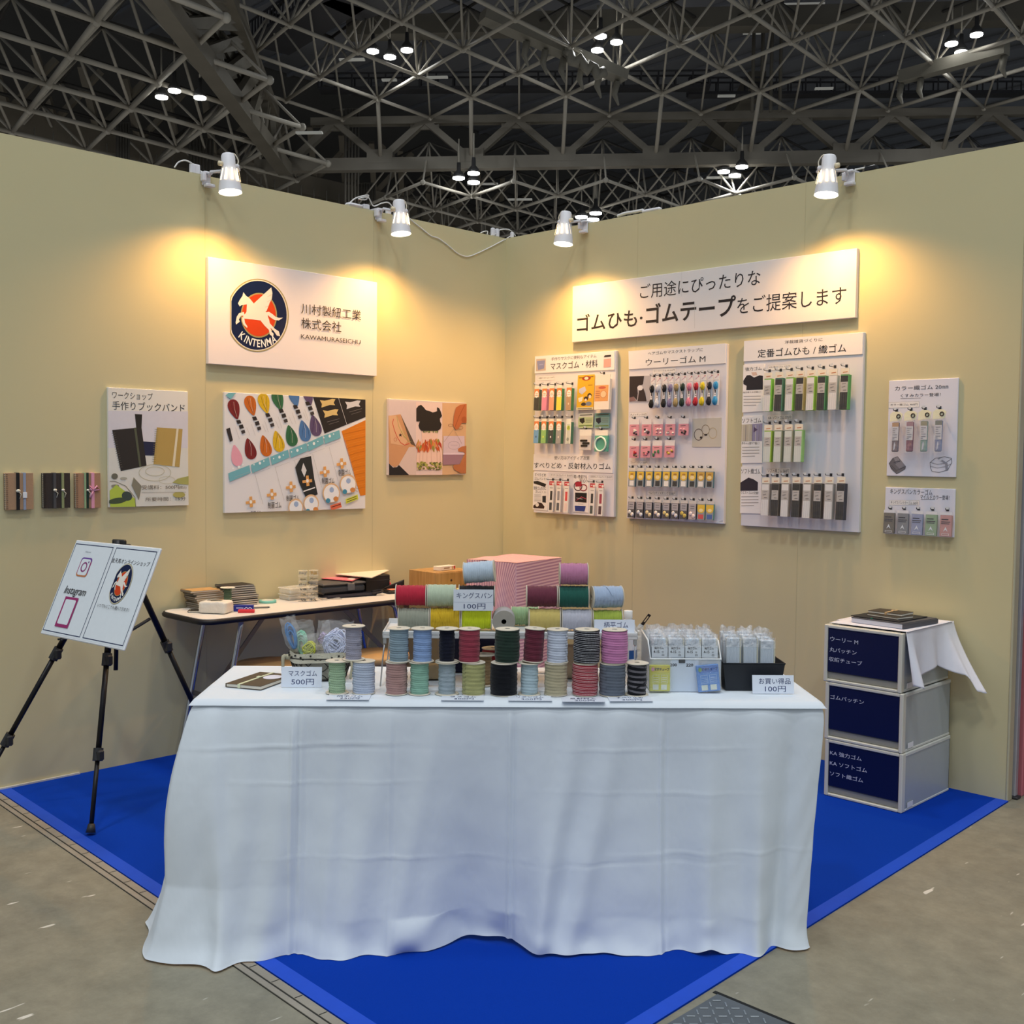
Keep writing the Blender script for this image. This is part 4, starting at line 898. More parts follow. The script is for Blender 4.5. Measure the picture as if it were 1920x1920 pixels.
# --- woven elastic board
OX, OY, K = 1370, 610, 4.8
B = Board('sample_board', 'white sample board of long flat elastic packs, third on the right wall', 'display board', 'R', [(1396, 640), (1619, 623), (1611, 999), (1389, 985)], .02, 'dfdde2', group='sample boards on the right wall')
h1 = card_part(B, OX, OY, K, [(125, 142), (1195, 65), (1188, 258), (120, 326)], 'header_strip')
h1.text('洋裁雑貨づくりに', 490, 168, 832, 112, '4a4240'); h1.text('定番ゴムひも / 織ゴム', 248, 294, 1045, 162, INK, .006); h1.build('header_print', B.o)
f = B.flat(OX, OY, K)
strip_card(f, 338, (362, 348), 548, (408, 392), 'KA 強力ゴム 370円', 350, 385, 538, 358, '4a4644'); strip_card(f, 330, (810, 800), 558, (858, 845), 'KA ソフトゴム 370円', 340, 848, 545, 812, '4a4644'); strip_card(f, 322, (1292, 1282), 538, (1338, 1330), 'ソフト織ゴム 360円', 332, 1325, 526, 1292, '4a4644')
for (pts, ttl, tb, pic) in (([(118, 358), (310, 348), (304, 772), (108, 785)], '強力ゴム', (135, 412, 285, 370), 0), ([(105, 822), (292, 812), (285, 1238), (96, 1240)], 'ソフトゴム', (108, 878, 280, 832), 1), ([(98, 1272), (285, 1270), (276, 1695), (88, 1690)], 'ソフト織ゴム', (98, 1335, 272, 1290), 2)):
    g = card_part(B, OX, OY, K, pts, 'info_card'); g.text(ttl, *tb, INK)
    x0, y0 = pts[3][0], pts[0][1]
    if pic == 0:
        g.poly([(118, 500), (150, 450), (180, 448), (215, 470), (265, 450), (295, 455), (294, 578), (145, 582), (148, 545), (120, 530)], '22222c'); g.poly([(190, 425), (235, 422), (245, 448), (205, 455)], 'd9b9a9')
    if pic == 1:
        g.poly([(104, 895), (200, 888), (195, 1042), (102, 1045)], 'c2b8a4'); g.poly([(198, 888), (290, 882), (286, 1040), (194, 1042)], '9a92ae'); g.lay()
        for q in range(6): g.line([(112+q*30, 900), (108+q*30, 1040)], .003, ('e0d8c8', '8a7f86')[q % 2])
        g.poly([(215, 915), (248, 940), (210, 965)], '5a4a6a')
    if pic == 2: g.poly([(92, 1415), (165, 1370), (210, 1385), (250, 1412), (248, 1488), (92, 1490)], '2f2a38')
    ys = y0+(255, 250, 245)[pic]
    g.text(('毎日使うお洋服に！', '赤ちゃん服や下着に！', 'ウエストゴムの定番！')[pic], x0+8, ys, x0+168, ys-22, '4a4543')
    for q in range(4): g.line([(x0+14, ys+26+q*27), (x0+165-(q == 3)*40, ys+24+q*27)], .0035, 'a8a29f')
    g.build('info_print', B.o)
GP = 'flat elastic packs on the woven elastic board'
ORD = ['leftmost', 'second from the left', 'third from the left', 'fourth from the left', 'fourth from the right', 'third from the right', 'second from the right', 'rightmost']
def K6(c, lab='b5b0ac', hd='e6dcc8'):
    def d(f, w, h):
        R_(f, -w/2, -h*.15, w/2, 0, hd); R_(f, -w*.46, -h, w*.42, -h*.18, c); f.lay()
        f.line([(-w*.2, -h*.1), (w*.3, -h*.09)], .004, 'c07a4a', True); R_(f, -w*.44, -h*.58, w*.42, -h*.33, lab); f.lay()
        f.line([(-w*.25, -h*.38), (w*.2, -h*.37)], .003, '8a8580', True); f.line([(-w*.25, -h*.46), (w*.1, -h*.44)], .005, '8a8580', True); f.line([(-w*.1, -h*.53), (w*.25, -h*.53)], .003, '5a5653', True)
        dk = hx(c)[0] < .2
        for q in (-.28, 0, .26): f.line([(q*w, -h*.6), (q*w, -h*.98)], .0012, '4a4a4a' if dk else 'bcbcc0', True)
    return d
rows = [([340, 440, 538, 630, 728, 826, 928, 1032], lambda i: 425-i*6, lambda i: 775-i*2, [0, 1, 0, 1, 0, 1, 0, 1], 'top', ['7ac24a', '4a7a6a', '7ab54a', 'b0a478', '8fc24a', '4f8a5a', 'd0cbc4', '5fa45a']),
        ([340, 432, 525, 617], lambda i: 895-i*3, lambda i: 1232+i*0, [2, 2, 2, 2], 'middle', ['9ac24a', '8f9a84', 'a8a89a', '8fbf74']),
        ([320, 408, 497, 595, 695, 790, 892, 998], lambda i: 1368-i*1, lambda i: 1712+i*6, [0, 1, 0, 1, 0, 1, 0, 1], 'bottom', ['b5aea8', '5a554f', 'a39c96', '4a4642', '9d978f', '55504a', 'b0aaa4', '3a3a44'])]
CN = {0: ('white', 'dcdad8'), 1: ('black', '1d1c1d'), 2: ('pale grey', 'cfd4cc')}
for xs, fy0, fy1, cs, rn, sides in rows:
    for i, x in enumerate(xs):
        y0, y1 = fy0(i), fy1(i); hook(B, OX+(x+12)/K, OY+(y0-12)/K, .05)
        od = ORD[i] if len(xs) == 8 else ('leftmost', 'second from the left', 'third from the left', 'rightmost')[i]
        pack(B, 'elastic_pack', '%s flat elastic pack, %s, %s row, third sample board' % (CN[cs[i]][0], od, rn), 'elastic pack', GP, OX+(x-2)/K, OY+(y0+5)/K, OY+y1/K, .041, .15, .026, .024, K6(CN[cs[i]][1]), sides[i], True)
# --- two small boards at the right
OX, OY, K = 1630, 690, 5.648
B = Board('sample_board', 'small portrait board with four rolled colour elastics at the right of the right wall', 'display board', 'R', [(1667, 714), (1797, 708), (1792, 895), (1662, 892)], .01, 'e2e0ea', group='sample boards on the right wall')
f = B.flat(OX, OY, K)
f.text('カラー織ゴム 20㎜', 272, 240, 838, 170, INK); f.text('くすみカラー登場！', 332, 312, 755, 262, INK); f.line([(332, 325), (545, 318)], .0014, INK)
strip_card(f, 205, (365, 352), 528, (425, 412), 'カラー織ゴム 460円', 225, 402, 512, 372)
gy = '77747a'
f.poly([(210, 1010), (250, 955), (300, 938), (330, 975), (385, 1040), (380, 1070), (290, 1122), (235, 1070)], gy); f.lay(); f.line([(210, 1010), (250, 955), (300, 938), (330, 975), (385, 1040), (380, 1070), (290, 1122), (235, 1070)], .0014, '2f2c33', closed=True)
f.poly([(258, 955), (300, 940), (325, 975), (285, 1005)], 'a09da4'); f.poly([(275, 1020), (335, 975), (382, 1035), (320, 1065)], '8f8c94'); f.lay(); f.line([(235, 1030), (290, 1085), (375, 1050)], .0012, '2f2c33'); f.line([(260, 1000), (305, 985), (325, 990)], .003, '55525a'); f.line([(220, 1040), (290, 1100)], .0012, '2f2c33')
f.line([(645, 1000), (700, 955), (800, 940), (870, 955), (875, 1000), (830, 1080), (740, 1105), (665, 1095), (650, 1060)], .0016, '2f2c33', closed=True); f.line([(648, 1000), (720, 1020), (800, 1010), (872, 960)], .0014, '2f2c33'); f.line([(648, 1040), (720, 1060), (800, 1045), (870, 1015)], .0012, '2f2c33')
f.poly([(715, 950), (740, 948), (830, 1010), (835, 1075), (808, 1088), (805, 1020)], '9a98a2'); f.lay(); f.poly([(740, 965), (765, 962), (772, 978), (748, 982)], 'e8e8ee')
f.build('printed_picture', B.o)
GP = 'rolled colour elastics on the small board'
for i, (x, c, c2, nm) in enumerate([(282, '6f6067', 'b08a62', 'grey-brown'), (435, '7d4a5c', '9a7480', 'plum'), (585, '7f9a94', '8f8a70', 'sage'), (740, '7f86a6', '77786c', 'slate blue')]):
    y0, y1 = 460-i*9, 890-i*1; hook(B, OX+(x+8)/K, OY+(y0-6)/K, .03)
    u = OX+x/K; n = B.th+.04; xx, yt = B.px(u, OY+y0/K, n); _, yb = B.px(u, OY+y1/K, n); h = yt-yb; w = .03
    t = thing('elastic_roll', nm+' rolled elastic strip with cream header on the small portrait board', 'elastic pack', WF['R'] @ TR(B.c[0]+xx, B.c[1]+yt, B.th+.02) @ RX(-.04), GP)
    b = MB(); b.ext([(-.027, -.045), (.024, -.04), (.03, -.012), (.014, -.002), (-.014, -.002), (-.027, -.012)], .016, .018); b.build('header_card', mat('ece6c4', .6), t)
    b = MB(); b.tube([(.012+.008*math.cos(q), -.022+.008*math.sin(q), .02) for q in [k*2*math.pi/14 for k in range(14)]], .0022, 5, closed=True); b.build('sample_ring', mat('3a2a22', .5), t)
    b = MB(); b.box(-w/2, -h, .006, w/2, -.048, .018, bev=.004); b.build('elastic_strip', mat(c, .7, var=.12, scale=90), t)
    f = Flat(None, .0188); R_(f, -w/2, -.072, w/2, -.05, c2); R_(f, -w/2, -h*.72, w/2, -h*.38, 'c5c3c8'); f.lay(); f.poly([(-w*.18, -h+.006), (-w*.1, -h*.8), (0, -h*.75), (w*.12, -h*.82), (w*.05, -h+.012)], 'b8bccb' if i != 1 else '8d5a6c', True)
    for q in (.43, .48, .53, .58, .64, .68): f.line([(-w*.35, -h*q), (w*(.1+.2*math.sin(q*90)), -h*q)], .003, '85828a', True)
    f.build('paper_band', t)
    b = MB(); b.grid(lambda a, d: (-w*.62+w*1.24*a, -.03-(h-.026)*d, .022+.003*math.sin(a*7+d*11)), 5, 12); b.build('clear_sleeve', film('ffffff', .10, .10, .5, 60), t)
B = Board('sample_board', 'small landscape board with five mild colour packs, lowest on the right wall', 'display board', 'R', [(1661, 913), (1791, 917), (1789, 1006), (1657, 1002)], .008, 'e0dfea', group='sample boards on the right wall')
f = B.flat(OX, OY, K)
f.text('キングスパンカラーゴム', 220, 1332, 668, 1288, INK); f.text('マイルドカラー登場！', 540, 1388, 850, 1350, INK); f.line([(548, 1392), (690, 1392)], .0014, INK)
strip_card(f, 212, (1400, 1402), 528, (1450, 1450), 'キングスパンカラーゴム 360円', 228, 1438, 515, 1415)
f.build('lettering', B.o)
GP = 'mild colour elastic packs on the lowest board'
for i, (x, c, nm) in enumerate([(212, '6f6a62', 'taupe'), (358, '7f8288', 'grey'), (508, '8f97b5', 'lavender'), (658, '8da48a', 'sage green'), (815, 'b98d8c', 'dusty rose')]):
    hook(B, OX+(x+15)/K, OY+(1488+i*4)/K, .02)
    def draw(f, w, h, i=i):
        f.line([(-w*.35, -h*.3), (w*.2, -h*.3)], .004, '3a3840', True); f.line([(-w*.38, -h*.4), (w*.35, -h*.4)], .004, '4a4850', True); f.line([(-w*.38, -h*.47), (w*.3, -h*.47)], .003, '4a4850', True)
        f.poly([(-w*.2, -h*.8), (0, -h*.6), (w*.2, -h*.8), (0, -h*.72)], 'd5dbe2', True); f.frame(-w*.3, -h*.95, w*.3, -h*.88, .0015, 'd8d8dc', True)
    pack(B, 'elastic_pack', nm+' square elastic pack hanging on the lowest board of the right wall', 'elastic pack', GP, OX+x/K, OY+(1505+i*6)/K, OY+(1752+i*9)/K, .05, .12, .012, .012, draw, c, True, 0, None, 'd8d8de')
# ------------------------------------------------------------------ clamp spotlights and cords along the wall tops
LW = mat('e4e2e6', .35, var=.02); GLOW = mat('fff1cf', .4, var=0, emit=9); GLOW2 = mat('ffe6b8', .4, var=0, emit=3.0)
SPOT_P = 44.0
def frustum_slots(b, r0, r1, z0, z1, n, frac, mi):
    for k in range(n):
        a = 2*math.pi*(k+.5)/n; da = math.pi/n*frac
        q = [(r0*math.cos(a-da*.8), r0*math.sin(a-da*.8), z0), (r0*math.cos(a+da*.8), r0*math.sin(a+da*.8), z0), (r1*math.cos(a+da*.55), r1*math.sin(a+da*.55), z1), (r1*math.cos(a-da*.55), r1*math.sin(a-da*.55), z1)]
        b.add(q, [(0, 1, 2, 3)], mi)
def spotlight(w, label, um, vm, off, uc, vc, tilt, power):
    """um, vm: centre of the glowing mouth; uc, vc: clamp on the wall edge"""
    p = pl(um, vm, 0 if w == 'L' else 1, off if w == 'L' else -off)
    nrm = Vector((1, 0, 0)) if w == 'L' else Vector((0, -1, 0)); al = Vector((0, 1, 0)) if w == 'L' else Vector((1, 0, 0))
    t = thing('clamp_spotlight', label, 'spotlight', basis(p, al, nrm.cross(Vector((0, 0, 1))).cross(nrm)*0+Vector((0, 0, 1)), nrm).to_3x3().to_4x4() if False else TR(*p), 'clamp spotlights on the wall tops')
    A = Matrix.Rotation(tilt, 4, al)          # leans the axis a little towards the wall
    def T(m=None): return A
    sc = 1.0
    b = MB()
    b.lathe([(.053, 0), (.052, .004), (.049, .03), (.043, .062), (.034, .108), (.031, .118), (.031, .165), (.026, .175), (.0, .176)], 24, 0, A, cap=False)
    b.lathe([(.0515, .001), (.047, .03), (.041, .062), (.032, .108)], 24, 0, A, cap=False)
    frustum_slots(b, .0462, .0362, .050, .104, 9, .44, 1)
    b.build('housing', [LW, GLOW2], t)
    for o in t.children: pass
    b = MB(); b.lathe([(.048, .008), (.044, .005), (.03, -.003), (.0, -.005)], 20, 0, A, cap=False); b.build('bulb', GLOW, t)
    c = pl(uc, vc, 0 if w == 'L' else 1, .0); c.z = min(c.z, H); k = al*(1 if (c-p).dot(al) > 0 else -1)
    side = A @ Vector((0, 0, .125))
    cl = c-p; clamp_mid = Vector((nrm.x*-(p.dot(nrm)) if False else 0, 0, 0))
    base = Vector(cl)+nrm*.03; base.z = H-p.z-.012
    b = MB(); b.cyl(side-k*.045, side+k*.05, .006, n=10); b.cyl(side+k*.036, side+k*.048, .013, n=12); b.build('swivel_joint', LW, t)
    b = MB(); b.cyl(side-k*.05, side-k*.034, .011, n=12); b.build('knob', mat('e8d9b8', .4), t)
    b = MB(); b.tube([side+k*.042, side+k*.055+Vector((0, 0, -.01)), base+nrm*.02+Vector((0, 0, .02)), base], .0075, 8); b.build('arm', LW, t)
    b = MB(); X, Y, Z = al, nrm, Vector((0, 0, 1)); o = base-nrm*.03; M = basis(o, X, Y, Z)
    b.box(-.022, .004, -.035, .022, .01, .02, 0, M, bev=.002); b.box(-.022, -.058, .014, .022, .03, .026, 0, M, bev=.003); b.box(-.022, -.058, -.03, .022, -.05, .02, 0, M, bev=.002); b.box(-.016, .01, -.045, .03, .04, -.03, 0, M, bev=.003); b.box(-.03, .006, -.02, -.012, .034, .016, 0, M, bev=.003)
    b.build('clamp', LW, t)
    top = A @ Vector((0, 0, .172)); b = MB()
    pts = [top, top+k*.03+Vector((0, 0, .012)), top+k*.052-Vector((0, 0, .012)), top+k*.05-Vector((0, 0, .035)), side+k*.045+Vector((0, 0, .012))]
    b.tube(bez(pts, 16), .0028, 6); b.build('cord', mat('e9e2cf', .5), t)
    l = bpy.data.lights.new('bulb_light', 'SPOT'); l.energy = power; l.color = (1.0, .53, .16); l.spot_size = math.radians(150); l.spot_blend = .7; l.shadow_soft_size = .035
    lo = bpy.data.objects.new('bulb_light', l); COL.objects.link(lo); lo.parent = t; lo.matrix_local = A @ TR(0, 0, -.012)
    return t
def bez(pts, n):
    pts = [Vector(p) for p in pts]; q = [2*pts[0]-pts[1]]+pts+[2*pts[-1]-pts[-2]]; out = []
    m = len(pts)-1
    for i in range(n+1):
        t = i/n*m; k = min(int(t), m-1); u = t-k; a, b, c, d = q[k:k+4]
        out.append(.5*((2*b)+(c-a)*u+(2*a-5*b+4*c-d)*u*u+(3*b-a-3*c+d)*u**3))
    return out
spotlight('L', 'white clamp spotlight nearest the left end of the left wall', 432, 361, .23, 385, 333, -.12, SPOT_P)
spotlight('L', 'white clamp spotlight on the left wall nearer the corner', 752, 439, .23, 708, 402, -.12, SPOT_P)
spotlight('R', 'white clamp spotlight on the right wall nearest the corner', 1056, 458, .23, 1098, 425, -.12, SPOT_P)
spotlight('R', 'white clamp spotlight near the right end of the right wall', 1549, 366, .23, 1596, 326, -.12, SPOT_P)
CORD = mat('e3e1dd', .5)
def cord(label, w, pts, r=.0035, name='power_cord'):
    P = []
    for q in pts:
        n = q[2] if len(q) > 2 else .006; P.append(pl(q[0], q[1], 0 if w == 'L' else 1, n if w == 'L' else -n))
    c = P[0].copy(); b = MB(); b.tube([p-c for p in bez(P, 10*len(P))], r, 6)
    t = thing(name, label, 'cord', TR(*c), 'power cords on the wall tops'); b.build('cable', CORD, t); return t, c
def plug(t, c, p, s=(.02, .014, .034), nm='plug', rot=0):
    b = MB(); M = TR(*(p-c)) @ RZ(rot); b.box(-s[0], -s[1], 0, s[0], s[1], s[2], 0, M, bev=min(s)*.45); b.build(nm, LW, t)
t, c = cord('white cord arching to a plug by the leftmost spotlight clamp', 'L', [(327, 314, -.01), (335, 304, -.01), (348, 301, -.01), (362, 308, -.01), (372, 318, -.02), (384, 326, .0)])
for u in (361, 369): p = pl(u, 321, 0, -.015); p.z = H+.001; plug(t, c, p, (.009, .014, .045), rot=0)
t, c = cord('tangled white cord and socket left of the second spotlight', 'L', [(655, 381, -.02), (668, 371, -.02), (690, 366, .0), (686, 374, -.01), (672, 373, .01), (690, 370, 0), (700, 386, -.02), (716, 381, -.02), (728, 380, -.02), (736, 388, -.02)])
for (u, z, s) in ((664, .0, (.022, .05, .02)), (686, 0, (.012, .02, .03)), (728, 0, (.01, .016, .03))): p = pl(u, 384, 0, -.02); p.z = H+.001+z; plug(t, c, p, s, 'socket')
t, c = cord('long white cord sagging down the left wall to the corner', 'L', [(757, 398, .05), (768, 410, .012), (790, 428, .006), (808, 442, .006), (822, 447, .006), (840, 460, .006), (858, 475, .006), (876, 481, .006), (895, 475, .006), (922, 462, .006), (945, 450, .006)])
t, c = cord('white cord loops and plugs on top of the booth corner', 'L', [(896, 441, -.02), (905, 435, -.02), (914, 434, -.02), (914, 443, -.02), (930, 438, -.02), (938, 431, -.02), (955, 431, -.02), (966, 442, -.02), (962, 440, -.02), (946, 450, .0)])
for u in (924, 932): p = pl(u, 444, 0, -.02); p.z = H+.001; plug(t, c, p, (.012, .012, .05))
p = Vector((.03, .02, H+.001)); plug(t, c, p, (.01, .01, .035))
t, c = cord('white cord and flat socket on the right wall edge, right of the third spotlight', 'R', [(1158, 405, -.02), (1172, 400, -.02), (1190, 397, -.02), (1206, 394, -.02)], .008)
p = pl(1222, 393, 1, .02); p.z = H+.001; plug(t, c, p, (.06, .015, .018), 'socket')
t, c = cord('thin dark-tipped cord on the right wall edge, right of the last spotlight', 'R', [(1603, 318, -.01), (1625, 314, -.01), (1640, 310, -.01)], .004)
p = pl(1634, 311, 1, .01); p.z = H+.001; b = MB(); b.box(-.03, -.012, 0, .03, .012, .02, 0, TR(*(p-c)), bev=.004); b.build('connector', mat('1a1a1c', .4), t)
# ------------------------------------------------------------------ front display table under its white cloth
TL, TD = 1.80, .50
t = thing('folding_table', 'folding table hidden beneath the floor-length white cloth', 'table', TF @ TR(0, 0, 0))
b = MB(); b.box(.012, .012, .68, TL-.012, TD-.012, TZ-.004, bev=.006); b.build('tabletop', mat('d9d5cc', .5), t)
for x in (.15, TL-.15):
    for y in (.08, TD-.08):
        b = MB(); b.cyl((x, y, .006), (x, y, .68), .012, n=10); b.build('leg', mat('9a9a9c', .3, .8), t)
def cloth_mat():
    m = bpy.data.materials.new('white_cotton'); m.use_nodes = True; nt = m.node_tree; b = nt.nodes['Principled BSDF']
    b.inputs['Base Color'].default_value = (*hx('e0e8f0'), 1); b.inputs['Roughness'].default_value = .9; b.inputs['Specular IOR Level'].default_value = .15
    tc = nt.nodes.new('ShaderNodeTexCoord')
    w = nt.nodes.new('ShaderNodeTexNoise'); w.inputs['Scale'].default_value = 5; w.inputs['Detail'].default_value = 4; w.inputs['Roughness'].default_value = .6; w.inputs['Distortion'].default_value = .15
    mp = nt.nodes.new('ShaderNodeMapping'); mp.inputs['Scale'].default_value = (1, 1, .6)
    nt.links.new(tc.outputs['Object'], mp.inputs[0]); nt.links.new(mp.outputs[0], w.inputs['Vector'])
    fi = nt.nodes.new('ShaderNodeTexNoise'); fi.inputs['Scale'].default_value = 600; nt.links.new(tc.outputs['Object'], fi.inputs['Vector'])
    cr = nt.nodes.new('ShaderNodeTexNoise'); cr.inputs['Scale'].default_value = 16; cr.inputs['Detail'].default_value = 3; cr.noise_type = 'RIDGED_MULTIFRACTAL'; nt.links.new(tc.outputs['Object'], cr.inputs['Vector'])
    a0 = nt.nodes.new('ShaderNodeMath'); a0.operation = 'MULTIPLY_ADD'; a0.inputs[1].default_value = .06; nt.links.new(cr.outputs['Fac'], a0.inputs[0]); nt.links.new(w.outputs['Fac'], a0.inputs[2])
    ad = nt.nodes.new('ShaderNodeMath'); ad.operation = 'MULTIPLY_ADD'; ad.inputs[1].default_value = .02; nt.links.new(fi.outputs['Fac'], ad.inputs[0]); nt.links.new(a0.outputs[0], ad.inputs[2])
    bp = nt.nodes.new('ShaderNodeBump'); bp.inputs['Strength'].default_value = .35; bp.inputs['Distance'].default_value = .02
    nt.links.new(ad.outputs[0], bp.inputs['Height']); nt.links.new(bp.outputs[0], b.inputs['Normal'])
    return m
CLOTH = cloth_mat()
def lerp_tab(tab, x):
    for (a, fa), (c, fc) in zip(tab, tab[1:]):
        if x <= c:
            u = (x-a)/(c-a) if c > a else 0; u = u*u*(3-2*u) if True else u; return fa+(fc-fa)*u
    return tab[-1][1]
def gauss(x, c, w): return math.exp(-((x-c)/w)**2)
# perimeter of the skirt: back-left corner, left side, front, right side, back-right corner
PER = [(0, TD, 0), (0, 0, 1), (TL, 0, 1), (TL, TD, 0)]
LT = TD+TL+TD
R0 = .018
def skirt(u, v):
    """u along the perimeter, v down from the table edge to the hem"""
    q = u*LT
    if q < TD: s, tt, nx, ny, fr = 0, TD-q, -1, 0, -1
    elif q < TD+TL: s, tt, nx, ny, fr = q-TD, 0, 0, -1, 0
    else: s, tt, nx, ny, fr = TL, q-TD-TL, 1, 0, 1
    # rounded normals at the two front corners
    for cq, n0, n1 in ((TD, (-1, 0), (0, -1)), (TD+TL, (0, -1), (1, 0))):
        d = (q-cq)/.09
        if abs(d) < 1:
            k = (d+1)/2; k = k*k*(3-2*k); nx, ny = n0[0]*(1-k)+n1[0]*k, n0[1]*(1-k)+n1[1]*k; L = math.hypot(nx, ny); nx, ny = nx/L, ny/L
    x = q-TD
    # hem flare
    flare = lerp_tab([(-.5, .05), (-.25, .07), (-.08, .12), (.0, .13), (.09, .095), (.3, .055), (.5, .06), (.66, .045), (.79, -.035), (.92, .02), (1.17, .05), (1.4, .055), (1.6, .05), (1.76, .02), (1.9, -.0), (2.3, .02)], x)
    bulge = lerp_tab([(-.5, .03), (-.1, .05), (.0, .045), (.12, .02), (.4, .01), (2.3, .0)], x)*math.sin(min(1, v/.72)*math.pi)*.9 if x < .3 else 0
    out = flare*(v**1.6)+bulge
    f = v**.8
    fold = 0
    for (c, w, a, sl) in ((.06, .03, .012, .1), (.17, .045, .010, -.12), (.30, .05, .012, -.2), (.42, .03, .008, -.1), (.55, .05, .010, -.25), (.70, .035, .006, -.3), (.98, .05, .012, .04), (1.10, .035, .012, -.28), (1.22, .04, .012, -.34), (1.36, .06, -.010, .1), (1.48, .04, .010, -.05), (1.62, .04, .012, .05), (1.72, .03, -.012, 0), (2.0, .05, .02, 0), (2.15, .05, -.015, 0), (-.15, .05, .018, 0), (-.32, .06, -.015, 0)):
        fold += a*gauss(x-sl*v*.45, c, w)
    out += fold*2.6*(.10+.90*f)
    # ironed-in creases
    for c, a in ((.285, .0048), (.90, .0075), (1.335, .005), (.31, .002), (.56, .002)): out += a*(gauss(x, c, .005)-gauss(x, c+.014, .006)*.7)*min(1, v*8)
    for c, a, xs in ((.155, .0026, .25), (.178, -.0016, .35), (.165, .0016, 1.3), (.30, .0016, .35), (.345, .0016, 1.35), (.62, .002, .55), (.60, .002, 1.5), (.64, -.0018, 1.25)):
        out += a*gauss(v+.01*math.sin(x*5+c*30), c, .0055)*gauss(x, xs, .28)*(.35+.65*abs(math.sin(x*9.1+c*40)))
    p = Vector((s*3.1, tt*3.1, v*2.2+nx)); out += .010*f*noise.noise(p)+.004*f*noise.noise(p*3.3)
    # the lowest part crumples on the floor
    z = TZ-R0-(TZ-R0-.004)*v
    if v > .86:
        k = (v-.86)/.14; k2 = k*k
        cr = .022*noise.noise(Vector((x*6.0, 3.3, v*5)))*k+.014*noise.noise(Vector((x*15, 7.7, v*9)))*k
        out += cr+.01*k2; z += max(0, .016*noise.noise(Vector((x*9, 1.2, 4)))*k*(1-k*.6))
        z += .05*gauss(x, .72, .05)*k*(1-k)*2+.012*gauss(x, .84, .1)*k2+.045*gauss(x, 1.47, .035)*k*(1-k*.55)
        out += .05*gauss(x, .62, .05)*k*(1-k)*2-.04*gauss(x, .9, .05)*k
        z += .010*k2*gauss(x, 1.0, .25)
    r = R0*(1-math.exp(-v*40))
    e_ = max(0, min(1, (x-1.45)/.35)); s -= .062*v*e_*e_*(3-2*e_)
    return (s+nx*(out+r*.6), tt+ny*(out+r*.6), max(z, .0065))
b = MB()
b.grid(lambda u, v: skirt(u, v), 940, 120)
def topf(a, c):
    x = -.011+(TL+.022)*a; y = -.011+(TD+.011)*c
    e = min(a*(TL), (1-a)*TL, c*TD); z = TZ-.0005+.0006*noise.noise(Vector((x*8, y*8, 0)))
    if e < .012: z -= (R0-.002)*((.012-e)/.012)**2
    return (x, y, z)
b.grid(topf, 150, 40)
o = b.build('tablecloth', CLOTH, None, TF)
setp(o, 'white cotton tablecloth hanging to the floor over the front display table', 'tablecloth')
o.matrix_world = TF
# ------------------------------------------------------------------ spools of elastic
FLG = mat('d8d0bf', .75, var=.06, scale=50, spec=.2); FLG2 = mat('a9a49a', .75, var=.08, scale=50, spec=.2); CORE = mat('5a5344', .8)
def spool_mesh(t, rf, rb, h, col, turns, style=None, seed=0, bulge=0.0, fl=None):
    """upright spool with its base at z=0: lower and upper flange, wound elastic, hollow core"""
    rr = random.Random(seed); th = .0026; rh = rf*.22
    for z0, nm in ((0, 0), (h-th, 1)):
        b = MB(); b.lathe([(rh, z0), (rf-.0008, z0), (rf, z0+.0006), (rf, z0+th-.0006), (rf-.0008, z0+th), (rh, z0+th), (rh, z0)], 32, cap=False, smooth=False); b.build('flange', fl or FLG, t)
    b = MB(); b.lathe([(rh*1.02, .001), (rh*1.02, h-.001)], 20, cap=False); b.lathe([(rh*.0+.0001, h*.12), (rh*1.02, h*.12)], 20, cap=False); b.build('core', CORE, t)
    z0, z1 = th+.0003, h-th-.0003; L = z1-z0; nu, nv = 56, max(40, turns*5)
    ph = rr.random()*6
    def prof(a, c):
        ang = a*2*math.pi; k = c*turns+a+(.1)*math.sin(ang+ph)*math.sin(c*7+ph); fr = k-math.floor(k)
        rid = (1-abs(2*fr-1)**5)
        e = min(c, 1-c)*2; br = rb*(1+bulge*(1-(2*c-1)**2))+.0008*noise.noise(Vector((math.cos(ang)*2, math.sin(ang)*2, c*5+seed)))
        r = br-(.0024 if turns < 15 else .0015)*(1-rid)+.0006*math.sin(k*2.1+seed)
        return (r*math.cos(ang), r*math.sin(ang), z0+L*c)
    base = mat(col, .85, var=.12, scale=500, bump=.25, bscale=900, spec=.15, sheen=.2); mats = [base]
    mf = None
    if style and style[0] == 'stripe':
        mats.append(mat(style[1], .8, var=.05)); hw = style[2]
        mf = lambda a, c: 1 if any(abs((c*turns+a+(.1)*math.sin(a*2*math.pi+ph)*math.sin(c*7+ph)) % 1-q) < hw for q in style[3]) else 0
        nv = turns*30
    if style and style[0] == 'fleck':
        mats.append(mat(style[1], .8, var=.05)); nu, nv = 96, turns*9; mf = lambda a, c: 1 if (int(a*96+.5)//2+int(c*nv+.5)//2) % 2 == 0 else 0
    b = MB(); b.grid(prof, nu, nv, mfun=mf)
    if rr.random() < .85 and not (style and style[0] == 'plain'):       # one strand crossing the winding slantwise, its end hanging loose
        a0 = rr.uniform(-2.4, -.8) if seed % 2 else rr.uniform(-1.6, -.4); c0 = rr.uniform(.2, .5); pts = []
        for k in range(14):
            q = k/13; a = a0+q*1.7; c = c0+q*rr.choice((.28, .28)); r = rb*(1+bulge*(1-(2*c-1)**2))+.0012
            pts.append((r*math.cos(a), r*math.sin(a), z0+L*c))
        for (p0, p1) in zip(pts, pts[1:]):
            w = Vector((0, 0, .0022)); b.add([Vector(p0)-w, Vector(p1)-w, Vector(p1)+w, Vector(p0)+w], [(0, 1, 2, 3)], 0)
    b.build('wound_elastic', mats, t)
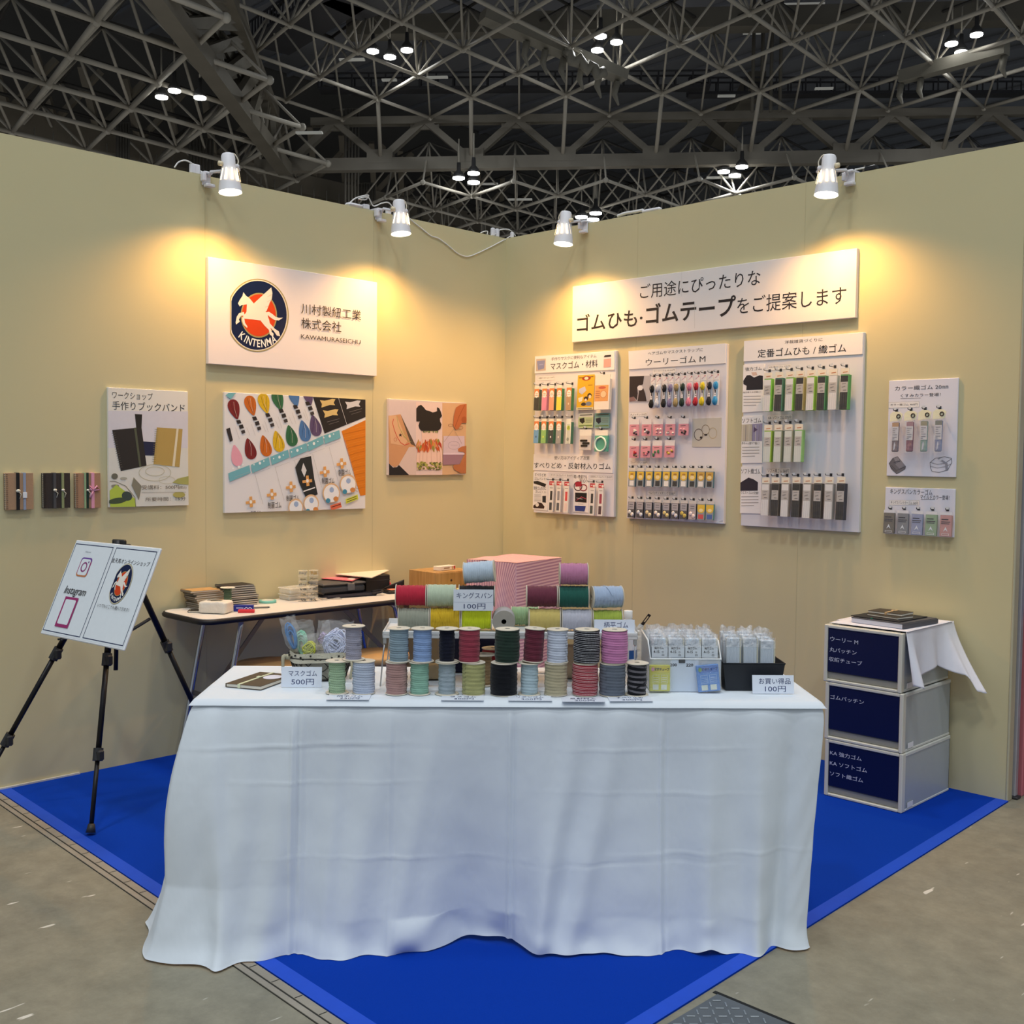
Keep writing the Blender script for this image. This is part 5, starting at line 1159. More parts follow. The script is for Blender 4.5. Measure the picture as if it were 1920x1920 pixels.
PITCH_ = .0
def spool(label, M, rf, rb, h, col, turns=16, style=None, seed=0, bulge=0., group='spools of elastic on the front table', fl=None):
    q = [int(col[k:k+2], 16) for k in (0, 2, 4)]; w = .11 if max(q) > 70 else .0; col = ''.join('%02x' % int(v*(1-w)+255*w*.97) for v in q)
    t = thing('elastic_spool', label, 'spool', M, group); spool_mesh(t, rf, rb, h, col, turns, style, seed, bulge, fl); return t
S_ = TF
px = 640.0
GZ = TZ+.0012
rows = [ # u, flange px, body px, colour, turns, style, bulge, name
 (743.5, 42, 38.5, 'a97f7a', 13, None, .04, 'dusty pink spool, bottom row, leftmost in front of the riser'),
 (786.5, 42, 34.5, '82b39c', 14, None, .0, 'sea green spool in the bottom row, under the light blue one'),
 (838, 45, 31, '93a3ae', 20, ('plain',), .03, 'thin blue-grey spool in the bottom row, under the black-navy one'),
 (888, 44, 43, 'a5a468', 22, ('plain',), .01, 'olive yellow spool in the bottom row, under the crimson one'),
 (944.5, 49, 49.5, '11131a', 20, ('plain',), .03, 'large black spool in the bottom row, under the dark green one'),
 (992.5, 43, 31.5, 'a9c0cb', 10, None, .04, 'pale blue spool with wide flanges in the bottom row'),
 (1042, 44, 42, 'ada281', 10, None, .02, 'beige ribbon spool in the bottom row, under the white one'),
 (1097, 46, 47, '9c2433', 9, ('stripe', 'c9b8b4', .05, (.3, .7)), .05, 'red spool with thin pale stripes in the bottom row'),
 (1148, 48, 48, '535c6b', 10, None, .03, 'slate grey ribbon spool in the bottom row, under the pink one'),
 (1194, 44, 35.5, '16171d', 6, ('stripe', '6d6a70', .2, (.5,)), .02, 'short black and grey banded spool at the right end of the bottom row'),
]
tops = {}
for i, (u, fw, bw, c, tn, st, bg_, nm) in enumerate(rows):
    h = .095 if i != 9 else .096; rf = fw/px/2; tt = .082
    s = tu(u, tt, TZ+.03)
    spool(nm, TF @ TR(s, tt, GZ) @ RZ(i*1.3), rf, bw/px/2, h, c, tn, st, i*3+1, bg_); tops[i] = (s, tt, GZ+h)
up = [ # stands on bottom index, du, ...
 (0, 748, 43, 35.5, '7f97a6', 14, None, .0, 'grey-blue spool, top row, leftmost in front of the riser'),
 (1, 792, 43.5, 34.5, '7f9fd2', 15, None, .0, 'light blue spool in the top row'),
 (2, 838, 43, 27, '14182a', 26, ('plain',), .1, 'thin navy-black spool in the top row'),
 (3, 880, 41, 38, '8c2638', 18, ('plain',), .04, 'crimson spool in the top row'),
 (4, 951, 45, 45, '26382f', 10, None, .05, 'dark green spool in the top row, on the black one'),
 (5, 999, 40, 36, '5a1426', 18, ('plain',), .03, 'burgundy spool in the top row, tilting slightly'),
 (6, 1045, 42, 38.5, 'c6cfe2', 12, ('plain',), .01, 'bluish white spool in the top row, on the beige one'),
 (7, 1100, 45, 48, '15151c', 9, ('stripe', 'bfbfc4', .055, (.28, .72)), .05, 'black spool with thin white stripes in the top row'),
 (8, 1152, 46, 48, 'c877ac', 13, None, .05, 'pink spool in the top row, rightmost'),
]
for k, (i, u, fw, bw, c, tn, st, bg_, nm) in enumerate(up):
    s0, tt, z = tops[i]; s = tu(u, tt, z+.03); h = .098
    M = TF @ TR(s, tt, z+.0008) @ RZ(k*1.9+.5)
    if i == 5: M = TF @ TR(s, tt, z+.0032) @ RY(.06)
    spool(nm, M, fw/px/2, bw/px/2, h, c, tn, st, k*5+2, bg_)
# group of three on the left
for u, fw, bw, c, st, nm, tt in ((632, 43, 31, 'a9c3a0', ('fleck', '8fae8a'), 'pale green flecked spool at the left, beside the price card', .088), (682, 43, 41, 'a5b3cc', ('fleck', 'c3cbdc'), 'pale blue flecked spool, lower right of the left group of three', .088)):
    s = tu(u, tt, TZ+.03); spool(nm, TF @ TR(s, tt, GZ) @ RZ(u), fw/px/2, bw/px/2, .096, c, 13, st, int(u), .02)
s = tu(663, .10, TZ+.14); spool('lilac-grey braided spool standing across the two flecked ones', TF @ TR(s, .10, GZ+.0968) @ RZ(1), 43/px/2, 30/px/2, .1, '7f7f94', 15, ('fleck', 'b0aec0'), 77, .0)
# two spools behind the rows, beneath the riser
s = tu(924, .34, TZ+.03); spool('dark red spool standing behind under the riser', TF @ TR(s, .34, GZ), .036, .034, .092, '9a1f26', 18, ('plain',), 31, .0)
s = tu(907, .215, TZ+.03); spool('tan cord spool standing behind the olive yellow one', TF @ TR(s, .215, GZ), .036, .024, .094, 'a9895f', 9, None, 35, .05)
# ------------------------------------------------------------------ white riser with wire legs
RZ0 = .870; RT0, RT1 = .165, .385
rs0, rs1 = tu(717, RT0, RZ0), tu(1196, RT0, RZ0)
r = thing('riser_shelf', 'white tray shelf on thin wire legs standing behind the spool rows', 'riser', TF @ TR(0, 0, 0))
b = MB(); b.box(rs0, RT0, RZ0, rs1, RT1, RZ0+.005); b.box(rs0, RT0, RZ0-.008, rs1, RT0+.004, RZ0+.013, bev=.0015); b.box(rs0, RT1-.004, RZ0-.008, rs1, RT1, RZ0+.02, bev=.0015)
for x in (rs0, rs1-.004): b.box(x, RT0, RZ0-.008, x+.004, RT1, RZ0+.013, bev=.0015)
b.build('tray', mat('dcdedf', .45), r)
b = MB()
for k in range(14): x = rs0+.03+k*.052; b.box(x, RT0+.02, RZ0+.005, x+.004, RT1-.02, RZ0+.0062)
b.build('tray_ribs', mat('cfd2d4', .45), r)
for x in (rs0+.006, rs1-.008):
    for y in (RT0+.008, RT1-.01):
        b = MB(); sx = -.012 if x < 1 else .006
        b.box(x-.004, y-.005, RZ0-.025, x+.006, y+.005, RZ0-.006, bev=.001); b.tube([(x, y, RZ0-.02), (x+sx*.5, y, TZ+.08), (x+sx, y-.004, GZ+.002)], .0022, 8); b.build('leg', mat('b9bcbf', .35, .6), r)
# spools lying on the riser, axes along the table
ZT = RZ0+.0065
def lying(nm, u0, u1, tt, zc, rf, rb, c, tn, st=None, seed=0, bul=.02, yaw=0, tilt=0, end_on=False, fl=None):
    s0, s1 = tu(u0, tt, zc), tu(u1, tt, zc); L = s1-s0
    if end_on: M = TF @ TR(s0, tt, zc) @ RX(math.pi/2) @ TR(0, 0, 0); return spool(nm, M @ RZ(.4), rf, rb, .09, c, tn, st, seed, bul, 'spools lying on the riser', fl)
    M = TF @ TR((s0+s1)/2, tt, zc) @ RZ(yaw) @ RY(math.pi/2+tilt) @ TR(0, 0, -L/2) @ RZ(seed*.7)
    return spool(nm, M, rf, rb, L, c, tn, st, seed, bul, 'spools lying on the riser', fl)
R1 = .0345; zA = ZT+R1; tA = .245
lying('grey-green spool lying at the left end of the riser', 747, 805.5, tA, zA, R1, .0315, '8f9280', 10, None, 4)
lying('mustard yellow spool lying on the riser', 806.5, 863.5, tA, zA, R1, .033, 'd4a812', 12, None, 7, .0)
lying('neon yellow spool lying on the riser beneath the price card', 865, 922, tA, zA, R1, .0305, 'cfdd10', 14, ('plain',), 10, .03)
lying('grey spool lying end-on with its hollow core facing the viewer', 944, 944, .275, zA, R1, .033, '9c9ba0', 8, None, 13, .02, end_on=True, fl=FLG2)
lying('light green spool lying at the back of the riser, behind the end-on one', 958, 1010, .34, ZT+.0305, .030, .0285, '8fb383', 14, ('plain',), 16)
lying('pale yellow ribbon spool lying on the riser', 991, 1050.5, tA, zA, R1, .0325, 'cbb35e', 8, None, 19, .02)
lying('pearl grey spool lying on the riser, right of the pale yellow one', 1052, 1109, tA, zA, R1, .031, 'b9b9c6', 9, None, 22, .02)
lying('lime green spool lying at the right end of the riser, behind the price card', 1110, 1166, tA+.0, zA, R1, .029, '9db03a', 14, ('plain',), 25)
zB = zA+2*R1+.001; tB = tA+.004
lying('bright red spool lying on the grey-green one', 742, 800, tB, zB, R1, .031, 'b3122a', 20, ('plain',), 28, 0)
lying('pale mint spool lying on the mustard yellow one', 801.5, 855, tB, zB, R1, .034, 'b3c2a5', 15, None, 31, .0)
lying('black spool half hidden behind the upper price card', 860, 928, tB+.003, zB, R1, .031, '1d1c20', 18, ('plain',), 34)
lying('burgundy spool lying on the pale yellow one', 986.5, 1045, tB, zB, R1, .0315, '5c1c2e', 20, ('plain',), 37, .01)
lying('bottle green spool lying next to the burgundy one', 1046.5, 1103.5, tB, zB, R1, .033, '0d4a3e', 22, ('plain',), 40, .0)
lying('light blue ribbon spool lying at the right, slightly turned', 1108, 1166, tB+.0, zB, R1, .033, '9db0cd', 9, None, 43, .03, yaw=.16)
zC = zB+2*R1+.001
lying('white-blue spool topping the pile on the left, slightly tilted', 870, 928, tB+.008, zC+.003, R1, .0325, 'b9c9da', 14, None, 46, .0, yaw=-.1, tilt=-.1)
lying('mauve pink spool topping the pile on the right', 1048.5, 1102, tB, zC, R1, .0325, 'b66f93', 10, None, 49, .03)
# ------------------------------------------------------------------ price cards
PAPER = 'dfe6f2'
def card(label, M, w, h, lines, thick=.0008, tent=False, fold=False):
    t = thing('price_card', label, 'price card', M, 'price cards on the front table')
    b = MB(); b.box(-w/2, 0, -thick, w/2, h, 0); 
    if tent: b.box(-w/2, 0, -thick, w/2, h*.95, 0, 0, TR(0, h, 0) @ RX(math.radians(-38)) @ TR(0, -h*.95, 0) if False else TR(0, 0, 0))
    b.build('paper', mat(PAPER, .6, var=.01), t)
    f = Flat(None, .0004)
    for (s, x0, y0, x1, y1) in lines: f.text(s, -w/2+x0*w, y0*h, -w/2+x1*w, y1*h, mat('3a4470', .6, var=0), 0, raw=True)
    if fold: f.line([(-w/2, h*.4), (w/2, h*.4)], .0006, 'b9c3d6', True)
    f.build('lettering', t); return t
def up_card(label, u0, u1, vb, vt, tt, z, lean, lines, yaw=0, fold=False):
    s0, s1 = tu(u0, tt, z), tu(u1, tt, z); w = s1-s0
    P_ = TF @ Vector(((s0+s1)/2, tt, z)); d = (P_-CAM).dot(FW); h = (vb-vt)*d/F_PX/math.cos(lean)*1.0
    return card(label, TF @ TR((s0+s1)/2, tt, z) @ RZ(yaw) @ RX(math.pi/2-lean), w, h, lines, fold=fold)
up_card('price card reading 500 yen in front of the basket', 527, 603, 1290, 1252, .16, GZ, .12, [('マスクゴム', .18, .55, .88, .82), ('500円', .25, .12, .81, .41)])
up_card('price card reading 100 yen leaning on the spools of the riser', 850, 925, 1149, 1109, tA-.044, ZT+2*R1-.004, .0, [('キングスパン', .08, .58, .97, .86), ('100円', .26, .08, .80, .34)], fold=True)
up_card('price card for patterned flat elastic on the right end of the riser', 1114, 1190, 1185, 1160, .2, ZT, .12, [('柄平ゴム', .24, .36, .84, .84)])
up_card('price card reading 100 yen leaning on the black bin', 1411, 1489, 1305, 1271, .105, GZ, .18, [('お買い得品', .16, .52, .92, .84), ('100円', .3, .1, .8, .42)])
# cards lying flat along the front edge
for (u0, u1, v, l1, l2, nm, dv, yw) in ((612, 692, 1312, '柄平ゴム', '250円', 'leftmost flat price card on the front edge, reading 250 yen', 0, 0), (827, 907, 1313, 'ラメゴム', '300円', 'flat price card on the front edge under the olive yellow spool, reading 300 yen', 0, 0), (953, 1035, 1314, 'リボンゴム', '300円', 'flat price card on the front edge below the pale blue and beige spools', 0, 0),
                                (1054, 1134, 1317, '反射材入', '300円', 'flat price card on the front edge below the red striped spool', .03, 0), (1143, 1224, 1315, 'すべり止め', '300円', 'rightmost flat price card on the front edge, beside the yellow pack', 0, .02)):
    s0, s1 = tu(u0, 0, TZ), tu(u1, 0, TZ); w = s1-s0
    tt = -.004-dv*.35; lift = .0012
    card(nm, TF @ TR((s0+s1)/2, tt, TZ+lift) @ RZ(yw) @ RX(-.02 if dv else .015), w, .064, [(l1, .2, .52, .82, .84), (l2, .3, .1, .76, .42)])
# ------------------------------------------------------------------ goods on the front table
def T3(u, v, z=TZ): s, t_ = tl(u, v, z); return s, t_
def rect_from(c0, c1, c2, z, fr=True):
    """front-left, front-right, back-left picture corners on a level -> matrix at front-left, width, depth"""
    a, b_, c = [pl(*q, 2, z) for q in (c0, c1, c2)]
    x = (b_-a); w = x.length; x.normalize(); y = Vector((-x.y, x.x, 0)); d = abs((c-a).dot(y)); return basis(a, x, y, (0, 0, 1)), w, d
def notebook(label, M, w, d, h, cover, group, band=None, tag=False, ring=False, pages='e6dfd0'):
    t = thing('notebook', label, 'notebook', M, group)
    b = MB(); b.box(.002, .002, .0012, w-.001, d-.002, h-.0012); b.build('pages', mat(pages, .8), t)
    b = MB(); b.box(0, 0, 0, w, d, .0012, bev=.0004); b.box(0, 0, h-.0012, w, d, h, bev=.0004)
    if ring == 'spine': b.box(-.0008, 0, 0, .0006, d, h, bev=.0004)
    b.build('cover', mat(cover, .7, var=.1, scale=60, bump=.1), t)
    if band:
        x = band[1]*w; b = MB(); b.box(x, -.001, -.0000, x+.009, d+.001, h+.0012, bev=.0004); b.box(x-.003, d*.55, h, x+.012, d*.55+.014, h+.004, bev=.002); b.build('elastic_band', mat(band[0], .7, var=.1, scale=200), t)
    if tag:
        b = MB(); b.ext([(w*.45+.3*w*(1+math.cos(q))*.75, d*.68+d*.17*math.sin(q)) for q in [k*2*math.pi/16 for k in range(16)]], h+.0002, h+.001); b.build('paper_tag', mat('e0e2f2', .6), t)
    if ring is True:
        b = MB()
        for k in range(22): y = .004+k*(d-.008)/21; b.tube([(.004+.005*math.cos(q), y, h/2+(h*.5+.002)*math.sin(q)) for q in [i*2*math.pi/8 for i in range(8)]], .0007, 4, closed=True)
        b.build('spiral_binding', mat('5a564f', .4, .6), t)
    return t
M, w, d = rect_from((423, 1288), (489, 1294), (453, 1263), GZ)
notebook('brown notebook with a pale band and oval tag lying on the front table', M, w, d, .011, '4f4435', 'notebooks on the tables', ('d9dcb8', .34), True, 'spine')
# cloth-lined basket with bags of cord
s0, t0_ = tu(541, .26, TZ+.05), .24; s1 = tu(655, .26, TZ+.05)
bs = thing('basket', 'small wire basket with a dotted cream cloth liner behind the price card', 'basket', TF @ TR((s0+s1)/2, .315, GZ))
W_, D_ = (s1-s0)/2, .075
def rr(a, k=1.0, n=4): c, q = math.cos(a), math.sin(a); return (W_*k*math.copysign(abs(c)**(2/n), c), D_*k*math.copysign(abs(q)**(2/n), q))
b = MB(); b.grid(lambda a, c: (*rr(a*2*math.pi, .80+.2*c), .002+.068*c), 48, 6); b.add([(*rr(k*2*math.pi/48, .80), .002) for k in range(48)], [tuple(range(47, -1, -1))]); b.build('body', mat('8a887c', .85, var=.2, scale=60, bump=.3), bs)
b = MB()
for k in range(26):
    for sg in (-1, 1):
        b.tube([(*rr((k/26+sg*c*.06)*2*math.pi, .812+.2*c), .004+.064*c) for c in [q/6 for q in range(7)]], .0012, 4)
b.tube([(*rr(k*2*math.pi/40, .81), .003) for k in range(40)], .002, 5, closed=True); b.tube([(*rr(k*2*math.pi/40, 1.01), .07) for k in range(40)], .002, 5, closed=True)
b.build('wire_lattice', mat('2b2a28', .5, .4), bs)
b = MB(); b.grid(lambda a, c: (*rr(a*2*math.pi, 1.03+.015*math.sin(a*40)+(.0 if c < .5 else -.03)), .058+.03*c+.003*math.sin(a*25)), 60, 4); ln = b.build('cloth_liner', mat('cfcbb8', .9, bump=.3), bs)
b = MB()
for k in range(26): x, y = rr(k*2*math.pi/26+.07, 1.052); b.sphere((x, y, .075+.005*(k % 2)), (.0035, .0035, .003), 8, 5)
b.build('dots', mat('2a2826', .8), ln)
b = MB(); b.tube(bez([(-W_*1.0, -D_*.6, .07), (-W_*1.16, -D_*.8, .075), (-W_*1.16, -D_*.88, .04), (-W_*1.17, -D_*.9, .018)], 12), [.006]*6+[.005]*4+[.003]*3, 7); b.sphere((-W_*1.04, -D_*.65, .072), (.012, .01, .009), 10, 6); b.build('bow_tie', mat('b3ad95', .9, bump=.3), bs)
b = MB(); b.tube(bez([(W_*1.0, -D_*.6, .065), (W_*1.1, -D_*.9, .05), (W_*1.06, -D_*1.05, .01)], 10), .004, 6); b.sphere((W_*1.02, -D_*.7, .068), (.01, .009, .008), 10, 6)
b.build('bow_tie', mat('b3ad95', .9, bump=.3), bs)
BAG = film('ffffff', .15, .07, 1.0, 45)
def cord_bag(label, s, t_, z, w, d, h, cords, lean=0, seed=0, yaw=0):
    M = TF @ TR(s, t_, z) @ RZ(yaw) @ RY(lean)
    t = thing('cord_bag', label, 'bag', M, 'bags of mask cord in the basket'); rr_ = random.Random(seed)
    for (c, n, cx, cz, rx, rz, kind, nm) in cords:
        b = MB()
        for k in range(n):
            if kind == 'loop':
                a = rr_.uniform(-.2, .2); x0 = cx+rr_.uniform(-.3, .3)*rx; pts = []; k1 = rr_.uniform(.55, 1)
                for q in range(15):
                    th = 2*math.pi*q/14; pts.append((x0*0+cx+rx*k1*math.sin(th)*(.5+.5*(1-math.cos(th))/2)+a*.01, rr_.uniform(-.1, .1)*d*.2+d*.22*math.sin(k), cz-rz+rz*2*(1-math.cos(th))/2*k1))
                b.tube(pts, .0028, 5)
            else:
                f1, f2, f3 = rr_.uniform(1.2, 2.6), rr_.uniform(1.2, 2.6), rr_.uniform(.6, 1.6); o1, o2, o3, kk = rr_.random()*6, rr_.random()*6, rr_.random()*6, rr_.uniform(.6, 1); sq = [(math.sin(f1*q+o1)*.8+.2*math.sin(3.1*q+o3), math.sin(f3*q+o3), math.sin(f2*q+o2)*.8+.2*math.sin(2.7*q+o1)) for q in [i*.155 for i in range(29)]]
                b.tube([(cx+rx*kk*x*math.sqrt(max(0, 1-z*z/2)), d*.4*y, cz+rz*kk*z*math.sqrt(max(0, 1-x*x/2))) for x, y, z in sq], .0021, 5)
        b.build(nm, mat(c, .7, var=.08), t)
    def sh(a, c):
        th = a*2*math.pi; z_ = h*c; k = math.sin(min(1, c*2.2+.18)*math.pi/2) if c < .5 else 1; f = 1 if c < .62 else 1-(c-.62)*1.6
        q = noise.noise(Vector((math.cos(th)*1.6+seed, math.sin(th)*1.6, c*4)))
        return (w/2*k*(math.cos(th))*(1+.16*q)*(1+.12*max(0, c-.7)), d/2*k*f*math.sin(th)*(1+.3*q), z_+.012*q*c)
    b = MB(); b.grid(sh, 40, 18); b.build('clear_bag', BAG, t); return t
cz = GZ+.075
def SU(u, t_, z=TZ+.12): return tu(u, t_, z)
cord_bag('clear bag of bright blue cord at the left of the basket', SU(555, .306), .306, cz+.004, .05, .04, .115, [('3f86c8', 16, 0, .055, .016, .042, 'loop', 'cord_loops')], -.24, 1)
cord_bag('clear bag of mint green cord at the back of the basket', SU(573, .345), .345, cz-.03, .068, .032, .13, [('86cdb0', 15, -.008, .06, .02, .04, 'loop', 'cord_loops')], -.08, 2)
cord_bag('clear bag of lime yellow cord in the middle of the basket', SU(580, .29), .29, cz-.03, .055, .032, .095, [('cbd24a', 18, 0, .05, .022, .022, 'tangle', 'cord_tangle')], .0, 3)
cord_bag('small clear bag of lilac cord behind the white cords', SU(601, .365), .365, cz-.03, .04, .022, .125, [('b3a0d2', 8, 0, .07, .014, .02, 'tangle', 'cord_tangle')], .1, 4)
cord_bag('large clear bag of tangled pale blue-white cord at the right of the basket', SU(627, .288), .288, cz-.03, .095, .055, .135, [('d6ddf6', 44, 0, .066, .04, .05, 'tangle', 'cord_tangle')], .06, 5)
# white bin of clear-bagged elastic
WB = mat('d3dbe0', .35, var=.02, trans=.25); s0, s1 = tu(1219, .13, TZ+.09), tu(1352, .13, TZ+.09)
bn = thing('plastic_bin', 'white translucent file bin with a low front, full of bagged elastic', 'bin', TF @ TR(s0, .128, GZ)); Wb = s1-s0; Db = .19; hf, hb = .098, .155
b = MB(); b.box(0, 0, 0, Wb, Db, .003); b.box(0, 0, 0, Wb, .0025, hf, bev=.001); b.box(0, Db-.0025, 0, Wb, Db, hb)
for x in (0, Wb-.0025): b.ext([(0, 0), (Db, 0), (Db, hb), (.05, hb-.01), (0, hf)], 0, .0025, 0, Matrix(((0, 0, 1, x), (1, 0, 0, 0), (0, 1, 0, 0), (0, 0, 0, 1))))
b.build('shell', WB, bn)
b = MB(); b.tube([(0, Db, hb), (0, .05, hb-.01), (0, 0, hf), (Wb, 0, hf), (Wb, .05, hb-.01), (Wb, Db, hb)], .0028, 6); b.build('rim', mat('e6ebee', .3), bn)
f = Flat(None, .0004); x0, x1 = Wb*.28, Wb*.68; f.rect(x0, .0, x1, hf-.003, 'cdd8e6', True); f.lay(); f.text('200', Wb*.28, hf-.022, Wb*.375, hf-.013, INK, .02, raw=True); f.text('220', Wb*.505, hf-.022, Wb*.605, hf-.013, INK, .02, raw=True)
f.build('paper_sheet', bn, basis((0, -.0006, .0), (1, 0, 0), (0, 0, 1), (0, -1, 0)))
b = MB(); b.box(Wb*.4, -.004, hf-.011, Wb*.49, .0005, hf+.0, bev=.001); b.build('binder_clip', mat('5a5c60', .4, .4), bn)
FILM1 = film('ffffff', .07, .08, .5, 40); FILM2 = film('fbfbfd', .34, .18, 1.0, 55)
def bagged(label, M, w, d, h, lab, group, top=.03, seed=0, proto={}):
    t = thing('elastic_pack', label, 'elastic pack', M, group)
    b = MB(); n = 9
    b.box(-w/2, .001, 0, w/2, d, h, bev=.002)
    for k in range(n): x = -w/2+.003+(w-.006)*k/n; b.box(x, -.0012, .002, x+(w-.006)/n*.82, .004, h-.002, bev=.0008)
    b.build('flat_elastic', mat('d5e0ec', .6, var=.04), t)
    b = MB(); b.box(w/2, .001, .0, w/2+.004, d, h-.002, bev=.001); b.build('card_edge', mat('d6d3bd', .6), t)
    if lab:
        f = Flat(None, 0); f.rect(-w/2-.002, 0, w/2+.004, .036, 'd6dfe8', True); f.lay()
        if lab == 1: f.text('強力ゴム', -w*.36, .024, w*.3, .032, INK, .02, raw=True); f.text('4-15', -w*.42, .013, w*.0, .021, INK, .02, raw=True); f.text('m', w*.18, .014, w*.3, .018, INK, raw=True); f.text('白', w*.18, .004, w*.34, .011, INK, raw=True)
        else:
            for k in range(3): f.line([(-w*.1, .028-k*.009), (w*.36, .027-k*.009)], .002, '55585f', True)
            f.ell(-w*.3, .026, .004, .004, '55585f', raw=True); f.ell(-w*.3, .011, .004, .004, '55585f', raw=True)
        f.build('paper_label', t, basis((0, -.0030, h*(.62 if lab == 1 else .16)), (1, 0, 0), (0, 0, 1), (0, -1, 0)))
    rr_ = random.Random(seed)
    o1, o2, o3 = [rr_.uniform(0, 9) for _ in range(3)]
    def g(a, c):
        e = max(0, (c-.78)/.22); x = -w*.57+w*1.16*a; q = noise.noise(Vector((a*4+o1, c*3, o2)))
        return (x*(1+.06*q*e), -.004+(d+.006)*0-.002*math.sin(a*9+o3)*e+.016*q*e+.014*e*(q), (h+top)*c+e*(.010*noise.noise(Vector((a*3.5, o1, o3)))-.0))
    b = MB(); mf = lambda a, c: 1 if c > .76 else 0; b.grid(g, 14, 26, mfun=mf); b.grid(lambda a, c: (lambda p: (p[0], p[1]+(d+.008)*(1-max(0, (c-.8)/.2)*.75), p[2]))(g(a, c)), 14, 26, mfun=mf); b.build('clear_bag', [FILM1, FILM2], t); return t
ROWN = ['front row', 'second row', 'third row', 'back row']; CN4 = ['leftmost', 'second from left', 'third from left', 'rightmost']
cw = (Wb-.012)/4
for r_ in range(4):
    for k in range(4):
        bagged('clear bag of white elastic in the white bin, %s, %s' % (CN4[k], ROWN[r_]), TF @ TR(s0+.006+cw*(k+.5)-.002, .128+.012+r_*.040, GZ+.0075) @ RX(-.04), .042, .022, .150+.002*r_, 1, 'bagged elastic in the white bin', .010+.002*r_, r_*7+k)
# two packs hung on the front of the white bin
def hang_pack(label, u0, u1, v0, v1, c1, c2, rot, seed):
    tt = .112; sA, sB = tu(u0, tt, TZ+.05), tu(u1, tt, TZ+.05); w = sB-sA; h = (v1-v0)/628
    M = TF @ TR((sA+sB)/2, tt-.0, GZ+.004) @ RY(rot) @ RX(-.06)
    t = thing('tube_pack', label, 'pack', M, 'packs hung on the white bin')
    b = MB(); b.box(-w/2, 0, 0, w/2, .010, h, bev=.002); b.build('packet', mat(c1, .5, var=.08), t)
    f = Flat(None, 0); f.rect(-w/2+.002, h*.02, w/2-.002, h*.95, c1, True); f.lay(); f.rect(-w*.4, h*.72, w*.46, h*.96, c2, True)
    for q in (-.34, .06): f.rect(w*q, h*.06, w*(q+.28), h*.26, 'd5dccf', True); f.frame(w*q, h*.32, w*(q+.3), h*.62, .0012, 'd8dcb8' if seed == 1 else '9fc0e6', True)
    for q in (.38, .45, .52): f.line([(-w*.3, h*q), (-w*.08, h*q)], .0015, 'dfe2c4' if seed == 1 else 'a8c6ea', True); f.line([(w*.1, h*q), (w*.32, h*q)], .0015, 'dfe2c4' if seed == 1 else 'a8c6ea', True)
    f.lay(); f.text('収縮チューブ', -w*.26, h*.78, w*.45, h*.9, '1f1c14' if seed == 1 else '15306a', .03, raw=True); f.ell(-w*.34, h*.84, w*.08, h*.08, 'c98a9a' if seed == 1 else '6f9a4a', raw=True)
    f.build('front_print', t, basis((0, -.0006, 0), (1, 0, 0), (0, 0, 1), (0, -1, 0)))
    b = MB(); b.grid(lambda a, c: (-w*.56+w*1.12*a, -.004-.003*math.sin(a*8+c*6+seed), -.003+(h+.03)*c), 12, 14); b.build('clear_bag', film('ffffff', .16, .1, 1.0, 70), t)
hang_pack('yellow shrink tube pack hanging on the front of the white bin, left', 1218, 1257, 1252, 1301, 'c6c53a', 'd2c52e', .0, 1)
hang_pack('blue shrink tube pack hanging tilted on the white bin, right', 1310, 1352, 1251, 1301, '4a86cf', '3f74c4', -.1, 2)
# black bin
tb = .15; s0b, s1b = tu(1361, tb, TZ+.01), tu(1463, tb, TZ+.01); q0, q1 = tu(1352, tb-.008, TZ+.08), tu(1468, tb-.008, TZ+.08)
bb = thing('plastic_bin', 'black open-top bin holding bagged elastic at the right end of the table', 'bin', TF @ TR(s0b, tb, GZ)); wb, wt = s1b-s0b, q1-q0; ex = (wt-wb)/2; hb2, db2 = .083, .165
b = MB()
for th in (0, .003):
    lo = [(th, th), (wb-th, th), (wb-th, db2-th), (th, db2-th)]; hi = [(-ex+th, -.008+th), (wb+ex-th, -.008+th), (wb+ex-th, db2+.008-th), (-ex+th, db2+.008-th)]
    z0 = th; b.add([(x, y, z0) for x, y in lo]+[(x, y, hb2) for x, y in hi], [(3, 2, 1, 0) if not th else (0, 1, 2, 3)]+[((i, (i+1) % 4, 4+(i+1) % 4, 4+i) if not th else (i, 4+i, 4+(i+1) % 4, (i+1) % 4)) for i in range(4)])
b.tube([(-ex, -.008, hb2), (wb+ex, -.008, hb2), (wb+ex, db2+.008, hb2), (-ex, db2+.008, hb2)], .0025, 6, closed=True); b.build('shell', mat('20242b', .5, bump=.1), bb)
for r_ in range(3):
    for k in range(3):
        u = (1376, 1408, 1440)[k]; s = tu(u, tb+.02, TZ+.1)
        bagged('clear bag of white elastic in the black bin, %s, %s' % (('left', 'middle', 'right')[k], ROWN[r_]), TF @ TR(s, tb+.024+r_*.042, GZ+.008) @ RX(-.04), .040, .024, .146-(k == 2)*.006+r_*.003, 2 if (k == 0 and r_ == 0) else 0, 'bagged elastic in the black bin', .009+.004*r_, 40+r_*7+k)
